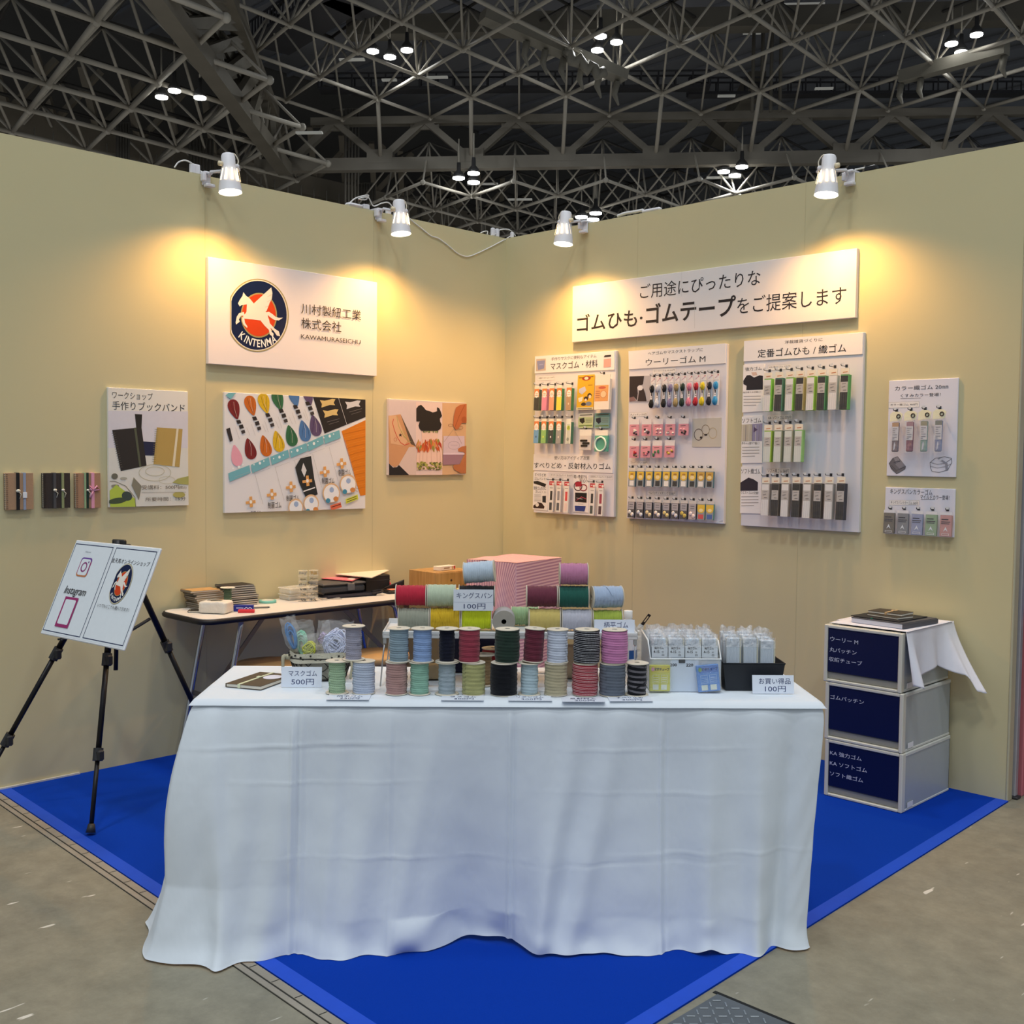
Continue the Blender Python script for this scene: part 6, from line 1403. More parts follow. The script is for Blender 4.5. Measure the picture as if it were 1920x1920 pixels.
# bottle, hand tool, navy box and small packs behind the riser
tt = .44; s = tu(1177, tt, TZ+.1); bo = thing('bottle', 'plastic bottle with a white cap and blue label behind the riser', 'bottle', TF @ TR(s, tt, GZ))
b = MB(); b.lathe([(.0, .0), (.028, 0), (.031, .004), (.031, .13), (.029, .145), (.014, .172), (.0125, .176)], 24, cap=False); b.build('body', film('e9eef4', .55, .1, .2, 20), bo)
b = MB(); b.lathe([(.0135, .174), (.0145, .176), (.0145, .197), (.0135, .199), (0, .199)], 20, cap=False); b.build('cap', mat('eef0f0', .4), bo)
b = MB(); b.lathe([(.0316, .04), (.0316, .125)], 24, cap=False); lb = b.build('label_sleeve', mat('dfe0ea', .4), bo)
b = MB()
for k in range(2): b.grid(lambda a, c, k=k: (.0321*math.cos(-1.55+k*.75+a*.55), .0321*math.sin(-1.55+k*.75+a*.55), .045+.028*c), 8, 2)
b.build('label_print', mat('1d4f94', .4), lb)
tt = .41; s = tu(1199, tt, TZ+.1); ht = thing('hand_tool', 'black slotted tool handle sticking out of a clear sleeve by the bottle', 'tool', TF @ TR(s, tt, GZ))
b = MB(); b.tube([(-.0, 0, .0), (-.0, 0, .09), (0, 0, .145), (.006, 0, .158)], [.009, .010, .012, .008], 10); b.build('clear_sleeve', film('eef2f4', .4, .1, 1, 60), ht)
b = MB(); M = TR(.004, 0, .152) @ RY(.62); 
for x0, x1, z0, z1 in ((-.005, .005, 0, .018), (-.005, -.0022, .018, .04), (.0022, .005, .018, .04), (-.005, .005, .04, .048)): b.box(x0, -.003, z0, x1, .003, z1, 0, M, bev=.0008)
b.build('handle', mat('1b1214', .35), ht)
sA, sB = tu(846, .40, TZ+.08), tu(930, .40, TZ+.08)
nb = thing('storage_box', 'navy box with white lettering half hidden under the riser', 'box', TF @ TR(sA, .40, GZ)); b = MB(); b.box(0, 0, 0, sB-sA, .06, .118, bev=.003); b.build('body', mat('14193c', .5), nb)
f = Flat(None, 0); f.text('Sa', .030, .075, .052, .092, 'd9dcec', raw=True); f.text('ス', .034, .048, .05, .062, 'd9dcec', raw=True); f.text('ん', .079, .098, .086, .105, 'd9dcec', raw=True); f.build('lettering', nb, basis((0, -.0006, 0), (1, 0, 0), (0, 0, 1), (0, -1, 0)))
def soft_pack(label, u, tt, w, d, h, c, seed, name='paper_pack'):
    s = tu(u, tt, TZ+.03); t = thing(name, label, 'pack', TF @ TR(s, tt, GZ)); b = MB()
    b.grid(lambda a, c_: (lambda th, ph, q: (w/2*math.copysign(abs(math.cos(th)*math.sin(ph))**.5, math.cos(th))*(1+.1*q), d/2*math.copysign(abs(math.sin(th)*math.sin(ph))**.5, math.sin(th))*(1+.1*q), max(0, h/2-h/2*math.copysign(abs(math.cos(ph))**.5, math.cos(ph))*(1+.05*q))))(a*2*math.pi, .02+c_*3.1, noise.noise(Vector((a*8+seed, c_*5, seed)))), 36, 18)
    b.build('packet', mat(c, .5, var=.15, bump=.3, bscale=60), t); b = MB(); b.box(-w*.42, -.003, h*.2, w*.42, .003, h*1.08, bev=.001); b.build('crimped_seam', mat(c, .5), t)
soft_pack('tan wrapped pack lying behind the sea green spool', 812, .30, .09, .06, .05, 'b9a27e', 1); soft_pack('beige wrapped pack standing behind the red striped spool', 1070, .32, .06, .05, .10, 'c2ae92', 2)
b = MB(); s0, s1 = tu(1012, .44, TZ), tu(1042, .44, TZ); nt_ = thing('paper_sheet', 'white ruled sheet lying under the riser', 'paper', TF @ TR(s0, .40, GZ)); b.box(-.05, 0, 0, .1, .08, .0012); b.build('sheet', mat('f0eff2', .6), nt_)
f = Flat(None, .0014); f.line([(-.05, .02), (.1, .02)], .003, '4a4a55', True); f.build('printed_line', nt_)
# ------------------------------------------------------------------ folding table along the left wall
BZ = .692
def at2(u, v, z=BZ): return pl(u, v, 2, z)
x0, x1, y0, y1 = .025, .43, -2.235, -.93
ft = thing('folding_table', 'long white folding table with black edge and chromed legs along the left wall', 'table', TR(0, 0, 0))
def rrect(x0, y0, x1, y1, r, n=6):
    out = []
    for cx, cy, a0 in ((x1-r, y1-r, 0), (x0+r, y1-r, 90), (x0+r, y0+r, 180), (x1-r, y0+r, 270)):
        for k in range(n+1): a = math.radians(a0+90*k/n); out.append((cx+r*math.cos(a), cy+r*math.sin(a)))
    return out
b = MB(); b.ext(rrect(x0+.004, y0+.004, x1-.004, y1-.004, .06), BZ-.026, BZ); b.build('tabletop', mat('e6e0d8', .35, var=.02), ft)
b = MB(); b.tube([(p[0], p[1], BZ-.0135) for p in rrect(x0+.003, y0+.003, x1-.003, y1-.003, .06)], .0125, 8, closed=True); b.build('edge_band', mat('15131a', .5), ft)
CHR = mat('b9bbc2', .18, .95, var=.02)
for ye, sg in ((y0+.22, -1), (y1-.22, 1)):
    for xx in (x0+.04, x1-.05):
        b = MB(); xm = (x0+x1)/2; d = .04 if xx < xm else -.04
        b.tube(bez([(xx+d*1.2, ye, BZ-.03), (xx+d*.2, ye+sg*.005, BZ-.04), (xx, ye+sg*.02, BZ-.09), (xx, ye+sg*.09, .26), (xx, ye+sg*.14, .014)], 16), .0125, 10); b.build('leg', CHR, ft)
        b = MB(); b.cyl((xx, ye+sg*.14, .008), (xx, ye+sg*.138, .03), .016, n=12); b.build('foot_cap', mat('d8d8d8', .5), ft)
    b = MB(); b.bar((x0+.04, ye+sg*.075, .30), (x1-.05, ye+sg*.075, .30), .006, .022); b.build('crossbar', mat('6f6a66', .4, .6), ft)
    b = MB(); b.bar(((x0+x1)/2+.05, ye+sg*.06, .38), ((x0+x1)/2, ye-sg*.22, BZ-.03), .006, .022); b.build('brace', mat('7a7672', .4, .6), ft)
# stools
for (u, v, nm) in ((505, 1243, 'round tan-topped stool behind the left end of the front table'), (707, 1225, 'round tan-topped stool behind the front table, below the back table')):
    p = pl(u, v, 2, .44); st = thing('stool', nm, 'stool', TR(p.x, p.y, 0), 'stools behind the front table')
    b = MB(); b.lathe([(.0, .40), (.15, .402), (.158, .41), (.16, .43), (.155, .442), (.0, .445)], 32, cap=False); b.build('seat', mat('b58e5c', .45, var=.15, scale=14), st)
    for k in range(4):
        a = k*math.pi/2+.4; b = MB(); b.cyl((.11*math.cos(a), .11*math.sin(a), .40), (.15*math.cos(a), .15*math.sin(a), .006), .01, n=8); b.build('leg', mat('8a8d92', .3, .8), st)
    b = MB(); b.tube([(.135*math.cos(q), .135*math.sin(q), .16) for q in [i*2*math.pi/24 for i in range(24)]], .006, 6, closed=True); b.build('foot_ring', mat('8a8d92', .3, .8), st)
# stacks of notebooks
def put(u, v, z=BZ, rot=0): p = at2(u, v, z); return TR(p.x, p.y, z+.0008) @ RZ(rot)
rr1 = random.Random(5); W6, D6, H6 = .148, .108, .0086
P0 = TR(.066, -2.02, BZ+.0008)
def stack(P0, n, cols, base_rot, group, namer, drift):
    z = 0
    for k in range(n):
        dx, dy = rr1.uniform(-.004, .004)+drift[0]*max(0, k-n*.5), rr1.uniform(-.006, .006)+drift[1]*max(0, k-n*.5)
        M = P0 @ TR(dx, dy, z) @ RZ(base_rot+rr1.uniform(-.06, .06)) @ TR(-W6/2, -D6/2, 0)
        notebook(namer(k, n), M, W6, D6, H6, cols[k % len(cols)], group, None, False, True, 'd8cfc0'); z += H6+.0010
OR = ['bottom', 'second from the bottom', 'third from the bottom', 'fourth from the bottom', 'fifth from the bottom', 'sixth from the bottom', 'seventh from the bottom', 'eighth from the bottom', 'ninth from the bottom', 'tenth from the bottom']
stack(P0, 9, ['8a7354', '9c8460', '7a664c', 'bd9660', 'a08a66'], math.radians(90), 'tan notebooks stacked on the back table', lambda k, n: 'tan notebook on top of the left stack on the back table' if k == n-1 else 'notebook in the left stack on the back table, %s' % OR[k], (.0, -.007))
P1 = TR(.084, -1.86, BZ+.0008)
stack(P1, 10, ['2f2a25', '3a332c', '26221f'], math.radians(88), 'dark notebooks stacked on the back table', lambda k, n: 'dark brown notebook on top of the right stack on the back table' if k == n-1 else 'dark notebook in the right stack on the back table, %s' % OR[k], (-.0045, -.002))
P2 = at2(352, 1149); notebook('black notebook lying flat at the left end of the back table', TR(P2.x, P2.y, BZ+.0008) @ RZ(.9), .09, .06, .008, '1a1917', 'notebooks on the tables', None, False, True)
# patterned spool, tissue pack, small boxes, pen, tape
p = Vector((.172, -1.968, BZ)); spool('green patterned spool with a white top standing before the notebook stacks', TR(p.x, p.y, BZ+.0008), .034, .018, .098, '5f7a56', 12, ('fleck', '2a3a2e'), 91, 0, 'spools on the back table', mat('e0d8c8', .7))
def soft2(label, name, u, v, w, d, h, c, rot, seed, slot=None):
    p = at2(u, v) if v is not None else Vector((*u, BZ)); t = thing(name, label, 'pack', TR(p.x, p.y, BZ+.0008) @ RZ(rot)); b = MB()
    def fn(a, c_):
        th, ph = a*2*math.pi, .02+c_*3.1; q = noise.noise(Vector((math.cos(th)*2+seed, math.sin(th)*2, c_*4))); e = .3
        f = lambda v_: math.copysign(abs(v_)**e, v_)
        return (w/2*f(math.cos(th))*abs(math.sin(ph))**e*(1+.06*q), d/2*f(math.sin(th))*abs(math.sin(ph))**e*(1+.08*q), max(0, h/2-h/2*f(math.cos(ph))*(1+.10*q)))
    b.grid(fn, 44, 22, smooth=True); b.build('packet', mat(c, .5, bump=.5, bscale=45, var=.04), t)
    if slot: b = MB(); b.box(-w*.3, -d*.1, h*1.02, w*.2, d*.12, h*1.03); b.build('opening', mat(slot, .7), t)
    return t
soft2('crumpled white tissue pack at the front left of the back table', 'tissue_pack', 405, 1149, .135, .09, .055, 'e3dccf', math.radians(35), 3, '6a665c')
def small_box(label, name, u, v, w, d, h, c, rot, text=None, tc='d8dcf0', c2=None):
    p = at2(u, v); t = thing(name, label, 'box', TR(p.x, p.y, BZ+.0008) @ RZ(rot)); b = MB(); b.box(-w/2, -d/2, 0, w/2, d/2, h, bev=.0015); b.build('carton', mat(c, .5), t)
    f = Flat(None, 0)
    if c2: f.rect(-w/2+.001, h*.55, w/2-.001, h*.98, c2, True); f.lay()
    if text: f.text(text, -w*.28, h*.22, w*.42, h*.72, tc, .02, .2, raw=True)
    if f.v: f.build('print', t, basis((0, -d/2-.0005, 0), (1, 0, 0), (0, 0, 1), (0, -1, 0)))
    return t
small_box('small blue box with white lettering beside the tissue pack', 'small_box', 457, 1146, .088, .03, .028, '1f2f8f', math.radians(50))
f = Flat(None, 0); f.line([(-.030, .016), (-.012, .0165), (.0, .0155)], .004, 'c9cdea', True); f.line([(.006, .0135), (.014, .019), (.021, .0135), (.030, .018), (.038, .014)], .0035, 'dfe2f4', True)
bx_ = [o for o in bpy.data.objects if o.get('label') == 'small blue box with white lettering beside the tissue pack'][0]; f.build('print', bx_, basis((0, -.0156, 0), (1, 0, 0), (0, 0, 1), (0, -1, 0)))
small_box('flat red box lying before the blue box', 'small_box', 462, 1149, .072, .022, .014, 'd5303a', math.radians(50))
p = at2(484, 1141); t = thing('pen', 'grey pen lying beside the red box on the back table', 'pen', TR(p.x, p.y, BZ+.005) @ RZ(math.radians(62))); b = MB(); b.cyl((-.05, 0, 0), (.045, 0, 0), .004, n=10); b.build('barrel', mat('7a7670', .4), t); b = MB(); b.cyl((.045, 0, 0), (.055, 0, 0), .004, .001, n=10); b.build('tip', mat('3a3a3a', .4), t)
p = Vector((.12, -1.72, BZ)); t = thing('tape_roll', 'flat teal ring of tape on the back table', 'tape', TR(p.x, p.y, BZ+.0008)); b = MB(); b.lathe([(.03, 0), (.042, 0), (.042, .012), (.03, .012), (.03, 0)], 28, cap=False); b.build('tape', mat('7fc4b4', .4), t); b = MB(); b.lathe([(.027, .0), (.0299, .0), (.0299, .0125), (.027, .0125), (.027, 0)], 28, cap=False); b.build('core', mat('d8d2c0', .7), t)
# clear plastic cases
CL = film('f1efe8', .45, .15, .3, 30)
for k in range(2):
    p = Vector((.095, -1.535, BZ)); t = thing('plastic_case', 'frosted clear plastic case on the back table, %s of two' % ('lower', 'upper')[k], 'case', TR(p.x, p.y, BZ+.001+k*.032) @ RZ(math.radians(86+k*5)), 'frosted cases on the back table')
    b = MB(); b.box(-.075, -.05, 0, .075, .05, .021, bev=.006); b.build('body', CL, t); b = MB(); b.box(-.078, -.053, .0215, .078, .053, .029, bev=.004); b.build('lid', CL, t)
CL2 = film('f6efe0', .14, .08, .1, 20)
for k, (u, v, c, nm) in enumerate(((568, 1128, 'b9b4a8', 'silver'), (588, 1127, 'c9a640', 'gold'))):
    p = at2(u, v); t = thing('bead_tower', 'tower of small clear cases with %s beads in the top one' % nm, 'bead case', TR(p.x, p.y, BZ+.001) @ RZ(math.radians(50)), 'bead towers on the back table')
    rq = random.Random(k)
    for q in range(6):
        z = q*.0255; b = MB(); b.box(-.021, -.021, z, .021, .021, z+.022, bev=.002); cs = b.build('case', CL2, t)
        b = MB(); b.box(-.0215, -.0215, z+.022, .0215, .0215, z+.0252, bev=.001); b.build('lid', film('e9e2cf', .4, .1, .1, 20), t)
        b = MB(); cc = ['6a5f50', '8a7a50', '4a463f', '7a766c', 'a08a50', c][q]
        for _ in range(26 if q == 5 else 12): b.sphere((rq.uniform(-.016, .016), rq.uniform(-.016, .016), z+.004+rq.random()*(.014 if q == 5 else .006)), .003, 6, 4)
        setp(b.build('beads', mat(cc, .3, .4), cs), kind='stuff')
p = at2(602, 1116); t = thing('glue_cap', 'small white round cap beside the bead towers', 'cap', TR(p.x, p.y, BZ+.001)); b = MB(); b.lathe([(.0, 0), (.011, 0), (.011, .02), (.009, .024), (0, .024)], 16, cap=False); b.build('body', mat('e8e4de', .4), t); b = MB(); b.lathe([(.0112, .004), (.0112, .006)], 16, cap=False); b.build('ring', mat('b9b4aa', .5), t)
p = at2(620, 1124); t = thing('tray', 'clear flat rectangular tray frame on the back table', 'tray', TR(p.x, p.y, BZ+.001) @ RZ(math.radians(68))); b = MB(); b.tube([(-.05, -.022, .003), (.05, -.022, .003), (.05, .022, .003), (-.05, .022, .003)], .0025, 6, closed=True); b.build('frame', mat('c9c2ba', .2), t); b = MB(); b.box(-.05, -.022, 0, .05, .022, .001); b.build('base', film('ffffff', .2), t)
# toolbox, bag, case, sheets, pouches
p = Vector((.125, -1.29, BZ)); t = thing('toolbox', 'dark grey plastic case with latch on the back table', 'case', TR(p.x, p.y, BZ+.017) @ RZ(math.radians(84)))
b = MB(); b.box(-.14, -.065, 0, .11, .09, .042, bev=.012); b.build('body', mat('3c3c40', .5, bump=.1), t); b = MB(); b.box(-.142, -.067, .043, .112, .092, .056, bev=.008); b.build('lid', mat('4a4a4d', .5), t); b = MB(); b.box(.0, -.074, .014, .04, -.064, .05, bev=.002); b.build('latch', mat('5c5c60', .4), t)
p = Vector((.16, -1.27, BZ)); t = thing('bag', 'flat navy-black cloth bag under the grey case', 'bag', TR(p.x, p.y, BZ+.0008) @ RZ(math.radians(80))); b = MB(); b.box(-.15, -.075, 0, .13, .06, .014, bev=.007); b.build('body', mat('1a1a28', .8, bump=.3), t); b = MB(); b.tube(bez([(.1, -.07, .012), (.14, -.085, .018), (.165, -.06, .022), (.155, -.03, .02), (.12, -.03, .015)], 18), .006, 7); b.build('handle', mat('1f1d24', .8), t)
p = Vector((.125, -1.115, BZ)); t = thing('black_case', 'black case behind the grey one, carrying a white board', 'case', TR(p.x, p.y, BZ+.001) @ RZ(math.radians(84))); b = MB(); b.box(-.02, -.01, 0, .13, .10, .088, bev=.004); b.build('body', mat('1c1b1d', .5), t); b = MB(); b.box(-.021, -.011, .06, .131, .101, .063); b.build('seam', mat('3a393c', .5), t)
def sheet(label, c4, z, col, th=.002, group=None, cat='sheet', name='sheet', extra=None):
    ps = [pl(u, v, 2, z) for u, v in c4]; c = sum(ps, Vector())/4; t = thing(name, label, cat, TR(c.x, c.y, z), group); b = MB(); b.ext([(q.x-c.x, q.y-c.y) for q in ps], 0, th); b.build('sheet', mat(col, .6, var=.02), t)
    f = Flat(None, th+.0004); q = [(q.x-c.x, q.y-c.y) for q in ps]; L = lambda a, b_: ((q[0][0]*(1-a)+q[1][0]*a)*(1-b_)+(q[3][0]*(1-a)+q[2][0]*a)*b_, (q[0][1]*(1-a)+q[1][1]*a)*(1-b_)+(q[3][1]*(1-a)+q[2][1]*a)*b_)
    if extra:
        for (a0, b0, a1, b1, cc) in extra: f.poly([L(a0, b0), L(a1, b0), L(a1, b1), L(a0, b1)], cc, True); f.lay()
        f.build('print', t)
    return t
sheet('white board sheet lying on top of the black case', [(604, 1075), (697, 1084), (730, 1070), (634, 1063)], BZ+.092, 'eee0cc', .004)
sheet('pink printed sheet sticking out under the white board', [(603, 1085), (660, 1090), (680, 1082), (622, 1077)], BZ+.078, 'dd6f7c', .002, None, 'sheet', 'sheet', [(.05, .1, .7, .9, 'e3828c'), (.75, .2, .95, .8, 'e8d8d0')])
sheet('pale folded sheet with a red corner behind the white board', [(664, 1062), (722, 1067), (728, 1063), (672, 1059)], BZ+.10, 'd3d8d2', .002, None, 'sheet', 'sheet', [(0, 0, .25, 1, 'cf5a66')])
soft2('small bright red pouch behind the black wallet', 'pouch', (.07, -.958), None, .05, .05, .04, 'd83a55', 1.4, 8)
p = Vector((.222, -1.0, BZ)); t = thing('wallet', 'open black wallet with salmon cards on the back table', 'wallet', TR(p.x, p.y, BZ+.001) @ RZ(math.radians(75)))
b = MB(); b.box(-.07, -.045, 0, .07, .045, .014, bev=.005); b.build('body', mat('1b1718', .5, bump=.2), t)
b = MB(); b.grid(lambda a, c: (-.07+.13*a, .04+.012*math.sin(a*3), .014+.045*a*c+.002), 8, 4); fl = b.build('flap', mat('1b1718', .5), t, solid=.004)
b = MB(); b.box(-.045, -.02, .0145, .055, .03, .018, bev=.001); b.build('salmon_cards', mat('dd8a6a', .6), t)
# wooden side table in the corner with drawer box
WOOD = mat('a98e68', .5, var=.2, scale=6); WZ = .70
t = thing('side_table', 'low wooden side table in the corner behind the riser', 'table', TR(0, 0, 0)); b = MB(); b.ext([(.06, -.905), (.455, -.90), (.455, -.18), (.06, -.18)], WZ-.03, WZ); b.build('tabletop', WOOD, t)
for x, y in ((.1, -.85), (.415, -.85), (.415, -.23), (.1, -.23)): b = MB(); b.box(x-.02, y-.02, .0062, x+.02, y+.02, WZ-.03, bev=.002); b.build('leg', WOOD, t)
def wood_mat():
    m = bpy.data.materials.new('bamboo'); m.use_nodes = True; nt = m.node_tree; bb = nt.nodes['Principled BSDF']; bb.inputs['Roughness'].default_value = .45
    tc = nt.nodes.new('ShaderNodeTexCoord'); mp = nt.nodes.new('ShaderNodeMapping'); mp.inputs['Scale'].default_value = (60, 60, 3); n = nt.nodes.new('ShaderNodeTexNoise'); n.inputs['Scale'].default_value = 1; n.inputs['Detail'].default_value = 3
    r = nt.nodes.new('ShaderNodeValToRGB'); r.color_ramp.elements[0].color = (*hx('a67e48'), 1); r.color_ramp.elements[1].color = (*hx('bf9660'), 1); r.color_ramp.elements[0].position = .3; r.color_ramp.elements[1].position = .7
    nt.links.new(tc.outputs['Object'], mp.inputs[0]); nt.links.new(mp.outputs[0], n.inputs['Vector']); nt.links.new(n.outputs['Fac'], r.inputs[0]); nt.links.new(r.outputs[0], bb.inputs['Base Color']); return m
BAM = wood_mat(); BAM2 = mat('d0a35c', .45, var=.12, scale=9)
c0, c1, c2 = pl(816, 1108, 2, WZ), pl(778, 1101, 2, WZ), pl(885, 1101, 2, WZ)
ex_ = (c2-c0); ex_.z = 0; Lx = max(.2, min(.3, ex_.length)); ex_.normalize(); ey = Vector((-ex_.y, ex_.x, 0)); Ly = .13
t = thing('drawer_box', 'small bamboo drawer box on the wooden side table', 'drawer box', basis((c0.x, c0.y, WZ+.0008), ex_, ey, (0, 0, 1)))
hD = .095; b = MB(); b.box(0, .004, 0, Lx, Ly+.09, hD, bev=.002); b.build('carcass', BAM, t); b = MB(); b.box(.004, -.002, .004, Lx-.004, .005, hD-.006, bev=.001); dr = b.build('drawer', BAM, t)
b = MB(); b.lathe([(0, 0), (.006, 0), (.006, .001)], 16, 0, basis((Lx*.42, -.0022, hD*.5), (1, 0, 0), (0, 0, 1), (0, -1, 0))); b.build('finger_hole', mat('3a1a14', .7), dr)
MW = basis((c0.x, c0.y, WZ+.0008+hD), ex_, ey, (0, 0, 1))
t = thing('small_box', 'slim white box with red print lying on the bamboo drawer box', 'box', MW @ TR(.075, .05, .001) @ RZ(.1)); b = MB(); b.box(0, 0, 0, .12, .05, .022, bev=.001); b.build('carton', mat('eadfd0', .6), t)
f = Flat(None, 0); f.rect(.03, .008, .075, .015, 'a58a70', True); f.rect(.092, .004, .1, .018, 'd9a030', True); f.rect(.105, .004, .118, .02, 'c8402e', True); f.build('print', t, basis((0, -.0005, 0), (1, 0, 0), (0, 0, 1), (0, -1, 0)))
for k, (u, v, c, nm) in enumerate(((848, 1112, 'd8c89a', 'lower'), (852, 1107, 'cfd0a0', 'upper'))):
    p = pl(u, v, 2, WZ); t = thing('leaflet', 'cream leaflet in front of the bamboo drawer box, %s of two' % nm, 'leaflet', TR(p.x, p.y, WZ+.001+k*.0035) @ RZ(.9+k*.15), 'leaflets on the side table'); b = MB(); b.box(-.07, -.05, 0, .07, .05, .0025); b.build('paper', mat(c, .6), t)
    f = Flat(None, .003); f.rect(-.05, -.03, .02, .03, 'b9b46a', True); f.build('print', t)
# box under the pink striped cloth
def pink_mat():
    m = bpy.data.materials.new('pink_stripe'); m.use_nodes = True; nt = m.node_tree; bb = nt.nodes['Principled BSDF']; bb.inputs['Roughness'].default_value = .9; bb.inputs['Specular IOR Level'].default_value = .1
    at_ = nt.nodes.new('ShaderNodeUVMap'); sp = nt.nodes.new('ShaderNodeSeparateXYZ'); mu = nt.nodes.new('ShaderNodeMath'); mu.operation = 'MULTIPLY'; mu.inputs[1].default_value = 62*2*math.pi; si = nt.nodes.new('ShaderNodeMath'); si.operation = 'SINE'
    r = nt.nodes.new('ShaderNodeValToRGB'); e = r.color_ramp.elements; e[0].position = .40; e[0].color = (*hx('ecc0bd'), 1); e[1].position = .60; e[1].color = (*hx('c58d9b'), 1)
    ma = nt.nodes.new('ShaderNodeMath'); ma.operation = 'MULTIPLY_ADD'; ma.inputs[1].default_value = .5; ma.inputs[2].default_value = .5
    nt.links.new(at_.outputs[0], sp.inputs[0]); nt.links.new(sp.outputs['Y'], mu.inputs[0]); nt.links.new(mu.outputs[0], si.inputs[0]); nt.links.new(si.outputs[0], ma.inputs[0]); nt.links.new(ma.outputs[0], r.inputs[0]); nt.links.new(r.outputs[0], bb.inputs['Base Color']); return m
PZ = .875
pc = pl(968, 1056, 2, PZ); pr_ = pl(1063, 1046, 2, PZ); plf = pl(872, 1049, 2, PZ)
ex_ = (pr_-pc); ex_.z = 0; wR = ex_.length; ex_.normalize(); ey = (plf-pc); ey.z = 0; wL = ey.length; ey.normalize()
if ey.dot(Vector((-ex_.y, ex_.x, 0))) < .8: ey = Vector((-ex_.y, ex_.x, 0))
wR = min(wR, .40); wL = min(wL, .44)
MP = basis((pc.x, pc.y, 0), ex_, ey, (0, 0, 1))
t = thing('carton', 'tall carton standing in the corner beneath the pink striped cloth', 'box', MP); b = MB(); b.box(.012, .012, .0056, wR-.012, wL-.012, PZ-.012, bev=.003); b.build('body', mat('b79a72', .7), t); b = MB(); b.box(.012, .012, PZ-.0119, wR-.012, wL-.012, PZ-.008); b.build('lid', mat('b79a72', .7), t)
b = MB(); uvs = []
def pk(a, c):
    """a around (front-left face, corner, right face), c from the top down"""
    q = a*(wL+wR+.0)
    if q < wL: x, y, nx, ny = 0, wL-q, -1, 0
    else: x, y, nx, ny = q-wL, 0, 0, -1
    d = (q-wL)/.05
    if abs(d) < 1: k = (d+1)/2; nx, ny = -(1-k), -k
    z = PZ-(PZ-.03)*c
    o = .004+.035*c*gauss(q, wL, .08)+(.05*c**1.2+.012)*gauss(q, wL-.10, .035)*min(1, c*4)+.018*c*gauss(q, wL+.08, .03)+.012*c*math.sin(q*38+1)+.015*c*gauss(q, .04, .05)
    return (x+nx*o, y+ny*o, z-.004*math.sin(q*22)*c)
b.grid(pk, 120, 60)
n1 = len(b.v)
b.grid(lambda a, c: (-.004+(wR+.008)*a, -.004+(wL+.006)*c, PZ+.002+.004*noise.noise(Vector((a*4, c*4, 1)))), 30, 30)
pkc = b.build('cloth', pink_mat(), None)
pkc.name = 'striped_cloth'; setp(pkc, 'pink striped cloth hanging over the tall carton in the corner', 'cloth'); pkc.matrix_world = MP
uvl = pkc.data.uv_layers.new(name='stripes')
for lp in pkc.data.loops:
    v = pkc.data.vertices[lp.vertex_index].co; i = lp.vertex_index
    if i < n1:
        a = (i % 121)/120*(wL+wR); c = (i//121)/60
        val = a if a < wL-.12 else (a+(c*.5)*(a-wL+.12)/.12 if a < wL else .13+c*(PZ-.03)+.05*(a-wL))
        uvl.data[lp.index].uv = (0, val)
    else: uvl.data[lp.index].uv = (0, v.y)
# ------------------------------------------------------------------ easel with the double sign
hub = CAM+ray(222, 1020)*4.36
e1 = pl(170, 1568, 2, 0); e2 = pl(-58, 1522, 2, 0); e3 = pl(425, 1462, 2, 0)
ea = thing('easel', 'black telescopic tripod easel at the left of the booth', 'easel', TR(hub.x, hub.y, 0))
O = Vector((hub.x, hub.y, 0)); AL = mat('1c1b1e', .35, .4); PLA = mat('2b2b2d', .45)
for ft_ in (e1, e2, e3):
    a = hub-O-Vector((0, 0, .03)); c = ft_-O; c.z = .013; d = c-a
    a = a+Vector((d.x, d.y, 0)).normalized()*.02
    P = lambda q: a+(c-a)*q
    m1, m2 = (.40, .735)
    b = MB(); b.cyl(P(0), P(m1), .0125, n=12); b.cyl(P(m1), P(m2), .0105, n=12); b.cyl(P(m2), P(.985), .0085, n=12); lg = b.build('leg', AL, ea)
    for q in (m1, m2):
        b = MB(); b.cyl(P(q-.022), P(q+.022), .0185, n=10, smooth=False); b.box(-.008, -.012, -.02, .03, .012, .02, 0, TR(*P(q)), bev=.005); b.build('leg_lock', PLA, lg)
    b = MB(); b.cyl(P(.97), P(1.0), .012, .018, n=12); b.build('foot', PLA, lg)
b = MB(); b.box(-.05, -.02, -.045, .05, .02, .0, 0, TR(0, 0, hub.z) @ RZ(.8), bev=.008); b.cyl((0, 0, hub.z-.05), (0, 0, hub.z+.015), .016, n=12); b.box(-.03, -.008, -.002, .04, .008, .018, 0, TR(0, 0, hub.z) @ RZ(.3), bev=.004); b.build('hub', PLA, ea)
m0 = Vector((0, 0, hub.z-.04)); 
k1 = pl(160, 1235, 0, hub.x)-O
b = MB(); b.cyl(m0, Vector((.01, -.02, hub.z-.50)), .009, n=10); b.build('mast', AL, ea)
l3 = (e3-O)-m0; q3 = m0+l3*.27
b = MB(); b.tube(bez([q3, q3+Vector((.02, -.08, -.03)), Vector((.01, -.01, hub.z-.37))], 10), .007, 8); b.build('brace_arm', PLA, ea)
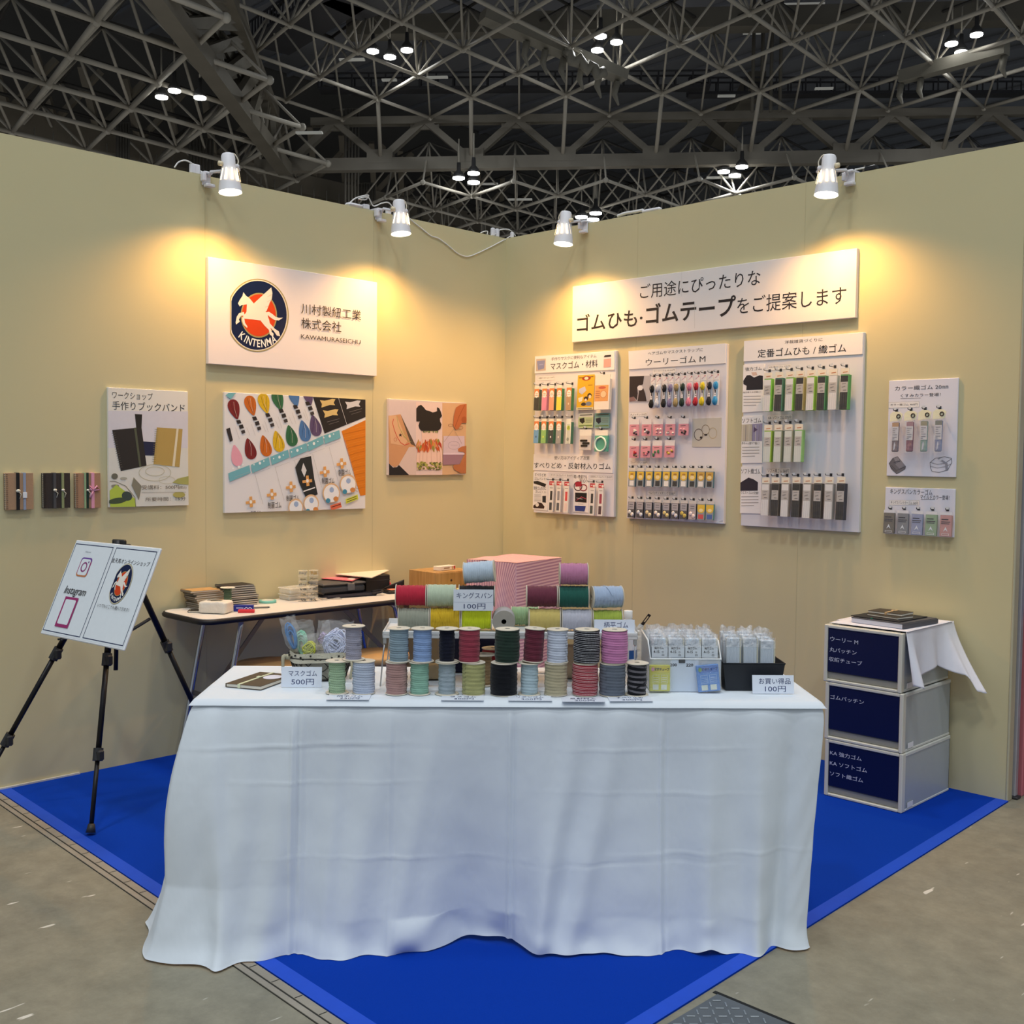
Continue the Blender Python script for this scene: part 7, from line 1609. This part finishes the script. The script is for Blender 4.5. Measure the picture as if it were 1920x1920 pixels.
# sign on the easel
D0 = 4.28; c4 = [((142, 1012), 1.0), ((300, 1027), .918), ((230, 1220), .893), ((75, 1187), .977)]
X = [CAM+ray(*uv)*(D0*k) for uv, k in c4]
wv = ((X[1]-X[0])+(X[2]-X[3]))/2; hv = ((X[0]-X[3])+(X[1]-X[2]))/2; W = wv.length; Hh = hv.length
xx = wv.normalized(); zz = xx.cross(hv).normalized(); yy = zz.cross(xx); cc = sum(X, Vector())/4
ES = basis(cc, xx, yy, zz)
sg_ = thing('easel_sign', 'white two-page shop sign with a camera icon and winged-horse badge, on the easel', 'sign', ES)
b = MB(); b.box(-W/2, -Hh/2, -.012, W/2, Hh/2, -.002, bev=.003); b.build('panel', mat('eef1f5', .5), sg_)
EI = ES.inverted()
def spx(x, y):      # picture point of the enlarged crop -> point on the sign face
    d = ray(x/3.0975, 980+y/3.0975); n = zz; k = (cc-CAM).dot(n)/d.dot(n); q = EI @ (CAM+d*k); return (q.x, q.y)
def page(x0, x1, nm):
    f = Flat(None, -.0015); f.rect(x0, -Hh/2+.008, x1, Hh/2-.006, 'e6ecf1', True); f.lay(); f.frame(x0+.007, -Hh/2+.016, x1-.007, Hh/2-.016, .0032, '1f2b52', True); f.lay(); return f
f = page(-W/2+.004, -.004, 'l'); f.cv = spx
# camera-style app icon, word mark, framed blank square
x, y = spx(488, 258); s_ = .038
def rsq(r, rad, n=5):
    return rrect(x-r, y-r, x+r, y+r, rad, n)
f.poly(rsq(s_, .014), 'a8417a', True); f.lay(); f.poly([(px_, py_) for px_, py_ in rsq(s_, .014) if py_ < y-.004]+[], 'c97a4a', True); f.poly([(px_, py_) for px_, py_ in rsq(s_, .014) if py_ > y+.012], '6a3f9a', True); f.lay(); f.poly(rsq(s_-.006, .010), 'e6ecf1', True); f.lay()
f.ring(x, y, .017, .017, .006, '8f3f78', 24, True); f.ell(x+.021, y+.021, .004, .004, '7a3f8a', 12, raw=True)
a, c = spx(372, 402), spx(505, 392)
f.text('Instagram', a[0], a[1]-.014, c[0], a[1]+.026, INK, 0, .25, .95, True)
a = spx(500, 170); f.text('follow me!', a[0]-.004, a[1]-.002, a[0]+.034, a[1]+.004, '6a6f78', raw=True)
a, c = spx(315, 600), spx(460, 440); xa, ya, xb, yb = a[0]+.002, a[1], c[0]-.002, c[1]
f.rect(xa, ya, xb, yb, 'a02f6c', True); f.lay(); f.poly(rrect(xa+.010, ya+.012, xb-.010, yb-.010, .006), 'e6ecf1', True); f.build('left_page', sg_)
f = page(.004, W/2-.004, 'r'); f.cv = spx
a, c = spx(650, 215), spx(872, 232); f.text('金天馬オンラインショップ', a[0], a[1]-.010, c[0], a[1]+.008, INK, raw=True)
o_, ox_, oy_ = spx(706, 355), .058, .078
pegasus(f, lambda bx_, by_: (o_[0]+(bx_-635)/640*ox_, o_[1]-(by_-1030)/775*oy_)); f.lay()
a, c = spx(568, 480), spx(755, 500); f.text('いつでもどこでも購入できます！', a[0], a[1]-.006, c[0], a[1]+.008, INK, raw=True)
f.build('right_page', sg_)
for ft_ in (e1, e2):       # short pegs on the two front legs carry the lower edge of the sign
    a = hub-O-Vector((0, 0, .03)); c = ft_-O; c.z = .013; zb = (ES @ Vector((0, -Hh/2, 0))).z-.008; f_ = (a.z-zb)/(a.z-c.z); lp = O+a+(c-a)*f_
    q = EI @ lp; tip = ES @ Vector((q.x if ft_ is e1 else -W*.22, -Hh/2-.008, -.004)); b = MB(); b.cyl(lp-O, tip-O, .004, n=8); b.build('peg', PLA, ea)
# ------------------------------------------------------------------ drawers at the right wall
FR = mat('d6d3c6', .4, var=.02); DX, DY, DW, DD, DH = 2.418, -.487, .34, .45, .2385
LIN = [['ウーリー M', '丸パッチン', '収縮チューブ'], ['ゴムパッチン'], ['KA 強力ゴム', 'KA ソフトゴム', 'ソフト織ゴム']]
BX = [[(155, 355, 385, 318), (152, 442, 375, 398), (148, 520, 422, 488)], [(163, 830, 440, 790)], [(155, 1285, 415, 1245), (155, 1368, 462, 1330), (158, 1455, 432, 1415)]]
for k in range(3):      # k=0 top
    z = (2-k)*(DH+.0015)+.0058; dx = (-.022, -.011, -.006)[k]
    t = thing('storage_unit', '%s of the three stacked storage drawers, navy front with %s of white lettering' % (('topmost', 'middle', 'lowest')[k], ('three lines', 'one line', 'three lines')[k]), 'drawer unit', TR(DX+dx, DY, z), 'stacked storage drawers')
    b = MB(); fw = .016
    for (xa, za, xb, zb) in ((0, 0, fw, DH), (DW-fw, 0, DW, DH), (fw, 0, DW-fw, .012), (fw, DH-.014, DW-fw, DH)): b.box(xa, 0, za, xb, .03, zb, bev=.003)
    b.build('front_frame', FR, t)
    b = MB(); pl_ = mat('c9d0d2', .3, var=.03, trans=.35)
    b.box(.003, .03, .004, .006, DD, DH-.006); b.box(DW-.006, .03, .004, DW-.003, DD, DH-.006); b.box(.003, DD-.003, .004, DW-.003, DD, DH-.006); b.box(.003, .03, DH-.009, DW-.003, DD, DH-.006); b.box(.003, .03, .004, DW-.003, DD, .007)
    b.build('shell', pl_, t)
    b = MB(); b.box(DW-.012, .03, DH-.016, DW, DD, DH, bev=.003); b.box(0, .03, DH-.016, .012, DD, DH, bev=.003); b.box(DW-.010, .03, 0, DW-.001, DD, .010, bev=.002); b.build('side_rail', mat('d0d2cc', .4), t)
    b = MB(); b.box(fw+.001, .004, .042, DW-fw-.001, .02, DH-.016, bev=.002); dr = b.build('drawer', mat('0c1440', .35, var=.03), t)
    b = MB(); b.box(fw+.001, .010, .013, DW-fw-.001, .024, .041, bev=.002); b.build('handle_recess', mat('aaa89c', .4, trans=.2), dr)
    f = Flat(None, 0)
    for s_, (xl, yb_, xr, yt) in zip(LIN[k], BX[k]):
        a = pl(1520+xl/4.3625, 1120+yb_/4.3625, 1, DY+.004); c = pl(1520+xr/4.3625, 1120+yt/4.3625, 1, DY+.004)
        c = pl(1520+xr/4.3625, 1120+yt/4.3625, 1, DY+.004); za = a.z-z; hgt = .019; sh_ = fw+.007-(pl(1520+min(q[0] for q in BX[k])/4.3625, 1120+yb_/4.3625, 1, DY+.004).x-DX-dx)
        f.text(s_, a.x-DX-dx+sh_, za, c.x-DX-dx+sh_, za+hgt, 'c9cde0', .004, raw=True)
    f.build('lettering', dr, basis((0, .0034, 0), (1, 0, 0), (0, 0, 1), (0, -1, 0)))
    b = MB(); b.box(DW, .05, .012, DW+.0008, .10, .034); b.build('size_label', mat('e6e6e6', .5), t)
ZT3 = 3*(DH+.0015)+.0062
# cloth over the drawers
dc = MB()
def dz(x, y): return .001*noise.noise(Vector((x*14, y*14, 2)))
dc.grid(lambda a, c: (.012+(DW+.012-.012)*a, .02+(DD-.02)*c, ZT3+.003+dz(a, c)+.002), 24, 30)
def hang(a, c):
    """right-hand drop: a from front to back, c downwards"""
    y = .02+(DD+.0)*a
    L = lerp_tab([(0, .205), (.12, .215), (.2, .19), (.55, .165), (.78, .20), (.9, .265), (1.0, .275)], a)
    o = .004+.05*c*gauss(a, .06, .07)+.012*c*math.sin(a*17)+(.02+.0)*c+.16*c**1.3*max(0, (a-.62)/.38)**1.0
    yy = y-.03*c*gauss(a, .05, .1)+.0*c-.05*c*max(0, (a-.75)/.25)
    return (DW+.002+o, min(yy, DD+.03), ZT3+.004-L*c-.012*c*math.sin(a*9)*.5)
dc.grid(hang, 60, 30)
dc.grid(lambda a, c: (-.006-.01*c+.003*math.sin(a*9)*c, .12+(DD-.14)*a, ZT3+.004-.26*c), 20, 16); dc.grid(lambda a, c: (.012-.018*a, .12+(DD-.14)*c, ZT3+.004), 3, 12)
o = dc.build('drape_cloth', mat('dfdfe8', .9, var=.02, bump=.35, bscale=14), None, solid=.0015); setp(o, 'white cloth thrown over the top of the stacked drawers, hanging down their right side', 'cloth'); o.matrix_world = TR(DX-.022, DY, 0)
ZC3 = ZT3+.0075
MS = TR(2.475, -.405, ZC3) @ RZ(-.09)
t = thing('flat_box', 'grey flat box lying on the cloth over the drawers', 'box', MS); w, d = .235, .27
b = MB(); b.box(0, 0, 0, w, d, .018, bev=.001); b.build('base', mat('c9cbd6', .5), t); b = MB(); b.box(w*.985, -.001, 0, w+.002, d+.001, .019, bev=.001); b.box(-.001, -.001, .0181, w*.985, d+.001, .0215, bev=.001); b.build('lid', mat('4b4c53', .5), t)
t2 = thing('folder', 'black folder lying on the grey flat box', 'folder', MS @ TR(-.012, .012, .0222) @ RZ(.03)); w2, d2 = .22, .23
b = MB(); b.box(0, 0, 0, w2, d2, .004, bev=.001); b.build('cover', mat('202127', .5), t2); b = MB(); b.box(w2*.42, -.003, -.001, w2*.46, .004, .0046); b.build('green_tab', mat('1f6f5a', .5), t2)
notebook('lower dark notebook beneath the banded one on the drawers', MS @ TR(.03, .065, .0268) @ RZ(-.10), .150, .108, .008, '3d372e', 'notebooks on the drawers')
notebook('upper dark notebook with a tan band on the drawers', MS @ TR(.022, .085, .0354) @ RZ(.08), .150, .108, .009, '40392f', 'notebooks on the drawers', ('c9a97c', .5))
